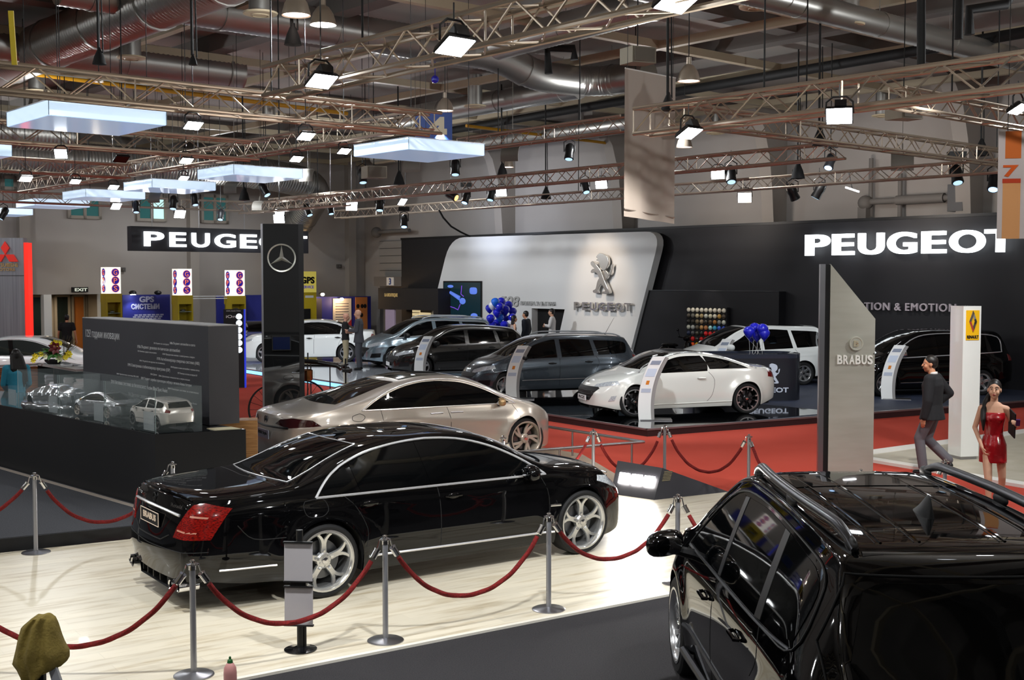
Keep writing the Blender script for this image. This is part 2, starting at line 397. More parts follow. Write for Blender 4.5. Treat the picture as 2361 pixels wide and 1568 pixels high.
# ------------------------------------------------------------------ ducts
M_duct = mat('galvanised_duct', 'a9a7a2', 0.36, 0.9)
def duct(pts, r, label, pitch=0.12):
    P = [Vector(p) for p in pts]; out = []
    # round the corners
    Q = [P[0]]
    for i in range(1, len(P) - 1):
        u = (P[i - 1] - P[i]); w = (P[i + 1] - P[i]); q = min(r * 2.2, u.length * .45, w.length * .45)
        a = P[i] + u.normalized() * q; c = P[i] + w.normalized() * q
        for k in range(9):
            t = k / 8; Q.append((1 - t) ** 2 * a + 2 * t * (1 - t) * P[i] + t * t * c)
    Q.append(P[-1])
    s = []; 
    for i in range(len(Q) - 1):
        L = (Q[i + 1] - Q[i]).length; n = max(1, int(round(L / (pitch / 2))))
        for k in range(n): s.append(Q[i].lerp(Q[i + 1], k / n))
    s.append(Q[-1])
    rs = [r * (1.0 + (0.035 if i % 2 else 0)) for i in range(len(s))]
    o0 = s[0].copy(); t = thing('ventilation_duct', label, 'duct', o0, 0)
    mb = MB(); mb.tube([p - o0 for p in s], rs, 20); mb.build('duct_skin', M_duct, t, sharp=30)
    for i in range(10, len(s) - 4, max(24, int(2.6 / pitch * 2))):
        mb = MB(); d = (s[i + 1] - s[i]).normalized(); mb.tube([s[i] - d * .04 - o0, s[i] + d * .04 - o0], r * 1.07, 20)
        mb.tube([s[i] - o0 + Vector((0, 0, r)), Vector((s[i].x, s[i].y, 8.85)) - o0], .008, 4)
        mb.build('joint_collar', M_duct, t)
    return t
def hp(px, py, z):                  # place on a plane at height z seen at this pixel
    return G(px, py, z)
duct([Hh(-20, 27.0, 8.15), Hh(14.5, 27.0, 8.15)], .42, 'long silver spiral duct running over the glowing light boxes')
duct([Hh(4.5, 16, 8.1), Hh(4.5, 29.5, 8.1), Hh(4.5, 40, 8.1)], .55, 'widest silver duct crossing above the nearer hanging truss')
duct([Hh(9.5, 17.5, 8.1), Hh(9.5, 31, 8.1), Hh(6.5, 34, 8.1)], .5, 'silver duct with red floor reflections beside the widest duct')
duct([Hh(8.0, 21.5, 8.3), Hh(18.2, 21.5, 8.3), Hh(19.4, 21.5, 7.95), Hh(21.4, 21.5, 8.0), Hh(21.6, 19.8, 8.0)], .36,
     'silver duct bending down near the roof beam crossing')
duct([Hh(21.6, 22.2, 8.0), Hh(21.6, 30, 8.0)], .3, 'thin silver duct continuing behind the bent duct')
duct([Hh(14.5, 12.7, 7.9), Hh(30, 12.7, 7.9)], .23, 'silver spiral duct behind the twin round air outlets')
duct([Hh(14, 14.2, 8.15), Hh(16.5, 14.2, 8.15), Hh(17, 20, 8.15)], .3, 'short silver duct branching off over the blank banner')
duct([Hh(27.5, 25, 7.95), Hh(27.5, 40, 7.95)], .3, 'silver duct running along the far long wall')
duct([Hh(27.5, 46, 5.5), Hh(27.2, 43.5, 7.0), Hh(24.0, 43.5, 7.4), Hh(12.0, 43.5, 7.4)], .62, 'large silver duct elbow in the far hall corner')
duct([Hh(-6, 38.2, 7.6), Hh(14.5, 38.2, 7.6)], .5, 'silver duct behind the far row of light boxes')
duct([Hh(3, 33, 8.0), Hh(10, 33, 8.0), Hh(11, 36, 7.6)], .45, 'silver elbow duct above the middle light boxes')
# dark service pipes
def pipe(pts, r, label, m=M_cable):
    o = MB(); P0 = Vector(pts[0]); o.tube([Vector(p) - P0 for p in pts], r, 10)
    ob = o.build('service_pipe', m, loc=P0); tag(ob, label, 'pipe', 'pipes and cable trays under the roof'); return ob
aP, _ = 0, 0
p1 = G(1045, 300, 8.15); p2 = G(2361, 75, 8.15); d_ = (p2 - p1).normalized()
pipe([p1 - d_ * 6, p2 + d_ * 12], .12, 'thick black pipe running above the blank banner')
p1 = G(70, 160, 8.2); p2 = G(460, -2, 8.2); d_ = (p2 - p1).normalized()
pipe([p1 - d_ * 3, p2 + d_ * 5], .1, 'thick black pipe crossing over the largest light box')
p1 = G(60, 152, 8.1); p2 = G(420, 2, 8.1)
pipe([p1, p2 + d_ * 3], .05, 'thin pale pipe beside the black pipe over the largest light box', M_cream)
M_yel = mat('yellow_gas_pipe', 'c08a18', 0.5)
p1 = G(60, 168, 7.9); p2 = G(800, 262, 7.9); pipe([p1, p2], .06, 'long yellow gas pipe behind the nearest truss', M_yel)
p1 = G(1075, 290, 7.9); p2 = G(1440, 335, 7.9); pipe([p1, p2], .05, 'short yellow gas pipe beyond the blue numbered sign', M_yel)
q = [D(1265, 170, 26), D(1262, 112, 26), D(1322, 112, 26), D(1324, 138, 26)]
pipe(q, .09, 'black pipe loop standing on a beam crossing')
pipe([D(2235, 80, 21), D(2235, 22, 21), D(2320, 10, 21), D(2330, -10, 21)], .09, 'black elbow pipe beyond the highest beam')
pipe([D(2210, 90, 20), D(2212, -10, 20)], .07, 'upright black pipe between the elbow pipe and the big truss')
pipe([D(2124, 150, 17), D(2124, -12, 17)], .06, 'black chain bag hanging over the big truss')
# round air outlets
for i, (px, py, lab) in enumerate([(600, 33, 'round air outlet between two wide ducts'), (1745, 18, 'round air outlet above the widest spiral duct end'), (1955, 60, 'round air outlet with a long silver neck over the big truss'),
                                   (303, 135, 'round air outlet behind the wide duct bend'), (1095, 246, 'round air outlet under the beam near the blue sign'), (85, 212, 'pale round air outlet over the first light box'),
                                   (620, 272, 'pale round air outlet behind the nearest truss'), (2035, 268, 'round air outlet beside the speaker box'), (1650, 308, 'small round air outlet beyond the banner')]):
    c = G(px, py, 7.75); t = thing('air_outlet', lab, 'air vent', c, 0, 'round air outlets')
    h = 8.3 - 7.75; mb = MB(); mb.lathe([(.2, 0), (.2, h + .3)], 20); mb.build('neck', M_duct, t)
    mb = MB(); mb.lathe([(.14, -.03), (.16, 0), (.2, -.02), (.3, 0), (.31, .03), (.2, .05)], 24, closed=True); mb.lathe([(0, .0), (.13, -.02), (.13, .01), (0, .02)], 20); mb.build('diffuser', mat('cream_diffuser', 'c2b394', .6), t)
# service pipes on the long wall
for p0, p1, nm, lb in [((2009, 365), (2009, 500), 'riser', 'upright grey conduit on the long wall near the plain end'), ((2076, 400), (2076, 500), 'riser', 'second upright grey conduit on the long wall')]:
    b, z0 = onA(p0[0], p0[1], 31.5); _, z1 = onA(p1[0], p1[1], 31.5)
    mb = MB(); mb.tube([(0, 0, 0), (0, 0, z0 - z1)], .07, 8); tag(mb.build('wall_conduit', M_ghaze, loc=Hh(31.5, b, z1)), lb, 'pipe')
b0, z0 = onA(1995, 466, 31.3); b1, z1 = onA(2212, 458, 31.3)
t = thing('roller_door_motor', 'grey motor and shaft across the long wall above the black stand wall', 'motor', Hh(31.3, b0, 0), ANG_B)
L = b0 - b1
mb = MB(); mb.tube([(0, 0, z0), (L, 0, z0)], .09, 10); mb.tube([(L * .35, 0, z0), (L * .85, 0, z0)], .14, 10); mb.build('shaft', M_ghaze, t)
mb = MB(); mb.ball((0, 0, z0 - .02), .22); mb.bbox((-.18, -.12, z0 - 1.2), (.1, .12, z0 - .15)); mb.build('gearbox', M_ghaze, t)
mb = MB(); mb.bbox((L - .25, -.2, z0 - .4), (L + .2, .2, z0 + .35)); mb.build('motor_housing', mat('dark_grey_metal', '3a3a3c', .5), t)
b0, z0 = onA(868, 535, 31.3); b1, z1 = onA(944, 530, 31.3)
t = thing('roller_door_motor', 'grey motor and shaft above the shutter with the number three sign', 'motor', Hh(31.3, b0, 0), ANG_B); L = b0 - b1
mb = MB(); mb.tube([(0, 0, z0), (L, 0, z0)], .09, 10); mb.build('shaft', M_ghaze, t)
mb = MB(); mb.ball((0, 0, z0 - .02), .25); mb.build('gearbox', M_ghaze, t)
# shutter door with panel joints and the number 3 board
b0, zt = onA(873, 556, 31.7); b1, zb = onA(926, 640, 31.7)
t = thing('roller_shutter', 'grey sectional shutter beside the end of the black stand wall', 'shutter', Hh(31.7, b0, 0), ANG_B)
for k in range(5):
    z = zb + (zt - zb) * k / 5; mb = MB(); mb.bbox((0, 0, z), (b0 - b1 + 1, .1, z + (zt - zb) / 5 - .03)); mb.build('shutter_panel', mat('shutter_grey', '98948f', .6), t)
mb = MB(); mb.bbox((0, .05, 0), (b0 - b1 + 1, .1, zt)); mb.build('backing', M_ghaze, t)
b0, z1 = onA(862, 638, 31.0); b1, z0 = onA(925, 660, 31.0)
t = thing('number_board', 'grey board with a small sign reading three above the boutique booth', 'sign', Hh(31.0, b0, 0), ANG_B)
mb = MB(); mb.bbox((0, 0, z0), (b0 - b1, .5, z1)); mb.build('board', mat('board_grey', '6b6865', .6), t)
mb = MB(); w = .55; x = (b0 - b1) * .62; mb.bbox((x - w / 2, -.03, z0 + .03), (x + w / 2, 0, z1 - .03)); p = mb.build('number_plate', M_whitem, t)
text_mb('3', h=(z1 - z0) * .7, x=x, z=z0 + .06, y=-.03, bold=.03).build('lettering', mat('sign_blue', '24468f', .5), p)
# small sensors on the walls
for px, py, lab in [(283, 622, 'small wall fan unit beside the first yellow booth column'), (783, 614, 'small black box on the far wall near the corner')]:
    a, z = onB(px, py, 47.1); mb = MB(); mb.bbox((-.12, -.1, -.09), (.12, 0, .09)); mb.ball((0, -.12, 0), .06); tag(mb.build('wall_sensor', mat('sensor_grey', '5a5653', .6), loc=Hh(a, 47.19, z), rz=HA), lab, 'sensor')
a, z = onB(184, 668, 47.15)
t = thing('exit_sign', 'small dark sign reading EXIT above the lobby entrance', 'sign', Hh(a, 47.1, z), HA)
mb = MB(); mb.bbox((-.32, 0, -.1), (.32, .09, .1)); mb.build('panel', M_matte, t)
text_mb('EXIT', w=.5, h=.12, x=.03, z=-.06, y=0, bold=.02).build('lettering', mat('exit_letter', 'dfe6d8', .5, emit='dfe6d8', es=.5), t)

# ================================================================== floors of the stands
def edge_line(p, q, n): return [p.lerp(q, i / n) for i in range(n + 1)]
# dark carpet aisle in front
E0 = G(560, 1568, .0); E1 = G(1520, 1378, .0); dE = (E1 - E0).normalized(); nE = Vector((dE.y, -dE.x, 0))
slab('floor_aisle', [E0 - dE * 6, E1 + dE * 9, E1 + dE * 9 + nE * 9, E0 - dE * 6 + nE * 9], 0.0, 0.012, M_grey)
# light wood floor of the black cars' stand
M_wood = wood('pale_plank_floor', 'e2d8c2', 'c2b294', -math.atan2(dE.y, dE.x) + 0.0, 1.0, 0.12)
WB0 = G(1680, 1134, .02)
wpts = [E0 - dE * 8, E1 + dE * 1.0 + dE * 2.3, WB0 + Vector((.35, -.2, 0)), WB0, G(1508, 1153, .02), G(1400, 1140, .02), G(1250, 1120, .02), Vector((-4.6, 15.2, 0)), G(300, 1245, .02), G(0, 1277, .02), G(-600, 1350, .02)]
slab('floor_wood', wpts, 0.0, 0.03, M_wood)
slab('trim_1', [E0 - dE * 8, E1 + dE * 3.3, E1 + dE * 3.3 + nE * .05, E0 - dE * 8 + nE * .05], 0, .034, mat('white_edge', 'e6e0d2', .4))
# grey raised platform
gp = [G(-300, 1312, 0), G(0, 1277, 0), G(312, 1245, 0), G(395, 1236, 0), Vector((-3.3, 15.6, 0)), Vector((-4.2, 19.5, 0)), Vector((-7.5, 22.5, 0)), Vector((-14, 20, 0)), Vector((-12, 13, 0))]
slab('floor_platform', gp, 0, .165, mat('platform_side', '1b1b1c', .6))
slab('floor_platform_carpet', [Vector(p).lerp(Vector((-7, 17, 0)), .006) for p in gp], .1, .172, M_grey2)
q0 = Vector((-4.4, 14.8, 0)); q1 = Vector((-11.4, 21.9, 0)); dq = (q1 - q0).normalized(); nq = Vector((dq.y, -dq.x, 0)) * -.09
slab('trim_2', [q0 + nq * .2, q1 + nq * .2, q1 + nq * 1.0, q0 + nq * 1.0], .16, .18, mat('pale_edge_strip', 'b0a498', .4))
# brown wood platform of the silver car
M_wood2 = wood('brown_plank_floor', 'a08c76', '8a7560', -math.radians(12), 1.2, .2)
bpl = [G(1250, 1127, .02), G(1408, 1140, .02), G(1432, 1100, .02), G(1340, 1046, .02), G(1240, 1030, .02), Vector((-1.0, 23.6, 0)), Vector((-6.2, 22.4, 0)), Vector((-4.4, 17.6, 0))]
slab('floor_silver_car', bpl, 0.004, .02, M_wood2)
# blue-grey stage with black gloss panels
C0 = G(1493, 990, .15); CL = (G(1300, 961, .15) - C0).normalized(); CR = (G(1885, 956, .15) - C0).normalized()
def stg(u, v): p = C0 + CL * u + CR * v; return Vector((p.x, p.y, 0))
M_bluec = mat('dark_blue_carpet', '2c3346', 0.6, noise=(60, '252b3c', 2), bump=(200, .2))
M_gblack = mat('black_gloss_floor', '0a0b0e', 0.06, coat=.8)
M_gwhite = mat('white_gloss_floor', 'c9ced6', 0.1, coat=.5)
slab('floor_stage', [stg(0, 0), stg(34, 0), stg(34, 16), stg(12, 16), stg(-1.0, 16)], 0, .14, mat('stage_riser', '2a1c1e', .4))
slab('floor_stage_carpet', [stg(0.04, .04), stg(33.9, .04), stg(33.9, 15.9), stg(12, 15.9), stg(-.9, 15.9)], .13, .152, M_bluec)
slab('floor_stage_gloss', [stg(.02, .02), stg(9.5, .02), stg(9.5, 4.6), stg(.6, 5.4), stg(-.1, 5.4), stg(0, 4.5)], .14, .16, M_gblack)
slab('floor_stage_white', [stg(10.4, .02), stg(33.8, .02), stg(33.8, 7), stg(10.4, 7)], .14, .16, M_gwhite)
slab('trim_2', [stg(-.03, -.03), stg(34, -.03), stg(34, .03), stg(-.03, .03)], .13, .165, mat('stage_edge_metal', '8a8688', .35, .8))
slab('trim_2', [stg(-.03, -.03), stg(.03, -.03), stg(-.85, 16), stg(-1.0, 16)], .13, .165, MATS['stage_edge_metal'])
slab('trim_3', [stg(10.6, -.05), stg(34, -.05), stg(34, -.02), stg(10.6, -.02)], .03, .13, mat('blue_light_strip', '8fd0ff', .3, emit='7cc4ff', es=1.6))
# cream stand of the yellow-logo brand
r0 = G(1990, 1052, .04); r1 = G(2361, 1000, .04); r2 = G(2361, 1113, .04)
dr1 = (r1 - r0).normalized(); dr2 = (r2 - r0).normalized()
M_creamf = mat('cream_stand_floor', 'b9b2a2', .45, noise=(3, 'ada693', 3)); M_wedge = mat('white_stand_edge', 'e2dfd8', .4)
slab('floor_cream', [r0, r0 + dr1 * 12, r0 + dr1 * 12 + dr2 * 6, r0 + dr2 * 9], 0, .045, M_creamf)
nl = Vector((-dr1.y, dr1.x, 0)); n2 = Vector((dr2.y, -dr2.x, 0))
slab('trim_3', [r0, r0 + dr1 * 12, r0 + dr1 * 12 + nl * .35, r0 + nl * .35 - dr1 * .2], 0, .055, M_wedge)
slab('trim_3', [r0, r0 + dr2 * 9, r0 + dr2 * 9 + n2 * .25, r0 + n2 * .25], 0, .055, M_wedge)
# ================================================================== cars
def mono(tab, x):
    """monotone cubic interpolation through the table [(x, y)]"""
    t = sorted(tab); X = np.array([p[0] for p in t], float); Y = np.array([p[1] for p in t], float)
    x = np.clip(np.asarray(x, float), X[0], X[-1]); h = np.diff(X); d = np.diff(Y) / h; n = len(X); m = np.zeros(n)
    if n == 2: return np.interp(x, X, Y)
    for i in range(1, n - 1):
        if d[i - 1] * d[i] > 0:
            w1 = 2 * h[i] + h[i - 1]; w2 = h[i] + 2 * h[i - 1]; m[i] = (w1 + w2) / (w1 / d[i - 1] + w2 / d[i])
    m[0] = d[0]; m[-1] = d[-1]
    k = np.clip(np.searchsorted(X, x, side='right') - 1, 0, n - 2); s = (x - X[k]) / h[k]
    return (Y[k] * (1 + 2 * s) * (1 - s) ** 2 + m[k] * h[k] * s * (1 - s) ** 2 + Y[k + 1] * s * s * (3 - 2 * s) + m[k + 1] * h[k] * s * s * (s - 1))
sm = lambda t: (lambda c: c * c * (3 - 2 * c))(np.clip(t, 0, 1))
CPROF = [(-.3, .90), (-.05, .93), (.05, .965), (.18, .985), (.45, 1.0), (.78, .992), (.93, .975), (1.0, .955)]
class CarShape:
    def __init__(s, S):
        s.S = S; xf, xr = S['xf'], S['xr']
        st = list(np.linspace(xr, xf, S.get('n', 96)))
        for xe, sg in ((xf, -1), (xr, 1)):
            rc = S.get('rc', .4)
            st += [xe + sg * rc * (1 - math.cos(a)) for a in np.linspace(0, PI / 2, 12)]
        for xa in (S['af'], S['ar']):
            Ra = S['Ra']; st = [x for x in st if abs(x - xa) > Ra + .004 or abs(x - xa) < 0]
            st += [xa - Ra * math.cos(a) for a in np.linspace(0, PI, 25)] + [xa - Ra - .003, xa + Ra + .003]
        st = sorted(set(round(x, 5) for x in st)); out = [st[0]]
        for x in st[1:]:
            if x - out[-1] > .0015: out.append(x)
        s.x = np.array(out); s.x[0] = xr; s.x[-1] = xf
        x = s.x; s.zt = mono(S['top'], x); s.belt = mono(S['belt'], x); s.crown = mono(S['crown'], x)
        s.ze = s.zt - s.crown; s.zbl = np.minimum(s.belt, s.ze - .012)
        sill = mono(S['sill'], x); s.sill0 = sill.copy(); zb = sill.copy()
        for xa in (S['af'], S['ar']):
            dx = x - xa; q = np.abs(dx) <= S['Ra'] + 1e-6
            zb[q] = np.maximum(sill[q], S['R'] + np.sqrt(np.maximum(S['Ra'] ** 2 - dx[q] ** 2, 0)))
        s.zb = zb
    def E(s, x):
        S = s.S; rc = S.get('rc', .4); t = np.clip((x - (S['xf'] - rc)) / rc, 0, 1); u = np.clip(((S['xr'] + rc) - x) / rc, 0, 1)
        return (1 - S.get('tf', .36) * (1 - np.sqrt(1 - t * t))) * (1 - S.get('tr', .3) * (1 - np.sqrt(1 - u * u)))
    def Y(s, x, z, sill, belt):
        S = s.S; w = mono(S['w'], x) * s.E(x); h = (z - sill) / (belt - sill)
        c = np.interp(h, [p[0] for p in CPROF], [p[1] for p in CPROF])
        xs = [p[0] for p in CPROF]
        c = mono(CPROF, np.clip(h, -.3, 1)); y = w * c
        up = np.maximum(z - belt, 0); y = y - (S['tumble'] * up + S.get('tq', .25) * up * up)
        fl = S.get('flare', .03)
        for xa in (S['af'], S['ar']):
            r = np.sqrt((x - xa) ** 2 + (z - S['R']) ** 2); g = np.exp(-(np.maximum(r - S['Ra'], 0) / .11) ** 2)
            y = y + fl * g * sm((belt - z + .25) / .3)
        if 'crease' in S:
            a, w_, tab = S['crease']; zc = mono(tab, x); y = y + a * np.exp(-((z - zc) / w_) ** 2)
        return y
    def deform(s, P):
        S = s.S; x, y, z = P[:, 0].copy(), P[:, 1], P[:, 2]; xf, xr = S['xf'], S['xr']
        belt = mono(S['belt'], x); gh = sm((z - belt + .02) / .25); xm = S.get('xm', (.2, -.3))
        f = sm((x - xm[0]) / .9); r = sm((xm[1] - x) / .9)
        nx = x - S.get('kf', .2) * y * y * gh * f + S.get('kr', .2) * y * y * gh * r
        ef = sm((x - (xf - .9)) / .9); er = sm(((xr + .8) - x) / .8)
        nx = nx - S.get('nf', .22) * y * y * ef + S.get('nr', .14) * y * y * er
        ef2 = sm((x - (xf - .5)) / .5); er2 = sm(((xr + .45) - x) / .45)
        nx = nx + ef2 * mono(S.get('rakeF', [(0, 0), (1, 0)]), z) + er2 * mono(S.get('rakeR', [(0, 0), (1, 0)]), z)
        P[:, 0] = nx; return P
    def grid(s):
        S = s.S; x = s.x; n = len(x); NB, NU, NT = 18, 8, 14; rows = []
        for k in range(NB + 1):
            z = s.zb + (s.zbl - s.zb) * (k / NB); rows.append((s.Y(x, z, s.sill0, s.belt), z))
        for k in range(1, NU + 1):
            z = s.zbl + (s.ze - s.zbl) * (k / NU); rows.append((s.Y(x, z, s.sill0, s.belt), z))
        Ye = rows[-1][0]; nn = S.get('topn', 2.7)
        for k in range(1, NT + 1):
            th = PI / 2 * k / NT; c = max(math.cos(th), 0) ** (2 / nn); q = math.sin(th) ** (2 / nn)
            rows.append((Ye * c if k < NT else Ye * 0, s.ze + (s.zt - s.ze) * q))
        s.M = len(rows); return np.array([[r[0] for r in rows], [r[1] for r in rows]])  # 2,M,n
    def mesh(s):
        g = s.grid(); M = s.M; n = len(s.x); X = np.tile(s.x, (M, 1))
        Pl = np.stack([X, g[0], g[1]], -1).reshape(-1, 3)                 # M*n, left
        Pr = np.stack([X[:-1], -g[0][:-1], g[1][:-1]], -1).reshape(-1, 3)
        V = [Pl, Pr]; idL = lambda i, j: i * n + j; idR = lambda i, j: (M * n + i * n + j) if i < M - 1 else i * n + j
        F_ = []
        for i in range(M - 1):
            for j in range(n - 1):
                F_.append((idL(i, j), idL(i + 1, j), idL(i + 1, j + 1), idL(i, j + 1)))
                F_.append((idR(i, j), idR(i, j + 1), idR(i + 1, j + 1), idR(i + 1, j)))
        base = M * n + (M - 1) * n; NC = 12; ex = []
        for j, sg in ((0, 1), (n - 1, -1)):
            ids = []
            for i in range(M - 1):
                yl = g[0][i, j]; z = g[1][i, j]; row = [idL(i, j)]
                for c in range(1, NC):
                    y = yl * (1 - 2 * c / NC); ex.append((s.x[j], y, z)); row.append(base + len(ex) - 1)
                row.append(idR(i, j)); ids.append(row)
            for i in range(M - 2):
                for c in range(NC):
                    q = (ids[i][c], ids[i][c + 1], ids[i + 1][c + 1], ids[i + 1][c])
                    F_.append(q if sg > 0 else q[::-1])
            top = idL(M - 1, j)
            for c in range(NC):
                q = (ids[M - 2][c], ids[M - 2][c + 1], top); F_.append(q if sg > 0 else q[::-1])
        V = np.concatenate(V + [np.array(ex)]); V = s.deform(V); s.V = V; s.F = F_
        s.bvh = BVHTree.FromPolygons([tuple(v) for v in V], F_); s.MBm = MB(); s.MBm.v = [tuple(v) for v in V]; s.MBm.f = F_
        return s.MBm
    def under(s):
        """black inner body: sill underside and wheel wells"""
        S = s.S; n = len(s.x); mb = MB(); y0 = s.Y(s.x, s.zb, s.sill0, s.belt) - .012; y1 = np.maximum(y0 - .27, .3) ; zf = np.full(n, S.get('floor', .2))
        P = []
        for yy, zz in ((y0, s.zb + .02), (y0, s.zb + .008), (y1, s.zb + .004), (y1, np.minimum(s.zb, zf + .02))):
            P.append(np.stack([s.x, yy, zz], -1))
        allp = np.concatenate(P + [p * np.array([1, -1, 1]) for p in P[::-1]]); allp = s.deform(allp.copy())
        m = 8; vs = [tuple(v) for v in allp]; fs = []
        for i in range(m - 1):
            for j in range(n - 1): fs.append((i * n + j, i * n + j + 1, (i + 1) * n + j + 1, (i + 1) * n + j))
        mb.add(vs, fs); return mb
    # projection: ang is the outward horizontal direction, or 'top'
    def proj(s, u, v, ang, off=0.004):
        if ang == 'top':
            o = Vector((u, v, 4)); d = Vector((0, 0, -1))
        else:
            a = math.radians(ang); Dv = Vector((math.cos(a), math.sin(a), 0)); T = Vector((-math.sin(a), math.cos(a), 0))
            o = Dv * 5 + T * u + Vector((0, 0, v)); d = -Dv
        h = s.bvh.ray_cast(o, d)
        if h[0] is None:
            h = s.bvh.find_nearest(o + d * 4)
            return h[0] + (-d) * off, -d, False
        nrm = h[1]
        if nrm.dot(d) > 0: nrm = -nrm
        return h[0] + nrm * off, nrm, True
    def patch(s, poly, ang, step=.06, off=.005, th=.012):
        bm = bmesh.new(); vs = [bm.verts.new((p[0], p[1], 0)) for p in poly]; bm.faces.new(vs)
        xs = [p[0] for p in poly]; ys = [p[1] for p in poly]
        for ax, lo, hi in ((0, min(xs), max(xs)), (1, min(ys), max(ys))):
            k = math.floor(lo / step) + 1
            while k * step < hi:
                co = [0, 0, 0]; co[ax] = k * step + .0001; no = [0, 0, 0]; no[ax] = 1
                bmesh.ops.bisect_plane(bm, geom=bm.verts[:] + bm.edges[:] + bm.faces[:], plane_co=co, plane_no=no, dist=1e-5); k += 1
        bmesh.ops.triangulate(bm, faces=[f for f in bm.faces if len(f.verts) > 4])
        P = {}; dirs = []
        bm.verts.ensure_lookup_table()
        outv = Vector((0, 0, 1)) if ang == 'top' else Vector((math.cos(math.radians(ang)), math.sin(math.radians(ang)), 0))
        for v in bm.verts:
            q, nr, ok = s.proj(v.co.x, v.co.y, ang, off); v.co = q
        bm.normal_update()
        if sum((f.normal.dot(outv) * f.calc_area() for f in bm.faces)) < 0: bmesh.ops.reverse_faces(bm, faces=bm.faces[:])
        be = [e for e in bm.edges if e.is_boundary]
        r = bmesh.ops.extrude_edge_only(bm, edges=be)
        for v in r['geom']:
            if isinstance(v, bmesh.types.BMVert): v.co -= outv * th
        bmesh.ops.recalc_face_normals(bm, faces=bm.faces[:])
        bm.verts.index_update(); mb = MB(); mb.v = [tuple(v.co) for v in bm.verts]; mb.f = [tuple(v.index for v in f.verts) for f in bm.faces]; bm.free()
        return mb
    def line(s, pts, ang, r=.004, off=0.0, closed=False, n=6, dens=.05):
        Q = []; P = list(pts) + ([pts[0]] if closed else [])
        for a, b in zip(P, P[1:]):
            L = math.hypot(b[0] - a[0], b[1] - a[1]); k = max(1, int(L / dens))
            Q += [(a[0] + (b[0] - a[0]) * i / k, a[1] + (b[1] - a[1]) * i / k) for i in range(k)]
        Q.append(P[-1]); mb = MB(); mb.tube([s.proj(q[0], q[1], ang, off)[0] for q in Q], r, n); return mb
def mirror(mb):
    o = MB(); o.v = [(v[0], -v[1], v[2]) for v in mb.v]; o.f = [f[::-1] for f in mb.f]; return o
def curve_pts(pts, n=4, closed=True):
    """Catmull-Rom through 2-D points; a point written (x, y, 1) stays a sharp corner"""
    P = [p if len(p) == 3 else (p[0], p[1], 0) for p in pts]; N = len(P); out = []
    for i in range(N if closed else N - 1):
        p1 = P[i]; p2 = P[(i + 1) % N]; p0 = P[i - 1] if (closed or i > 0) else p1; p3 = P[(i + 2) % N] if (closed or i + 2 < N) else p2
        if p1[2]: p0 = p1
        if p2[2]: p3 = p2
        for k in range(n):
            t = k / n; out.append(tuple(.5 * (2 * p1[a] + (p2[a] - p0[a]) * t + (2 * p0[a] - 5 * p1[a] + 4 * p2[a] - p3[a]) * t * t + (3 * p1[a] - p0[a] - 3 * p2[a] + p3[a]) * t ** 3) for a in (0, 1)))
    if not closed: out.append((P[-1][0], P[-1][1]))
    return out
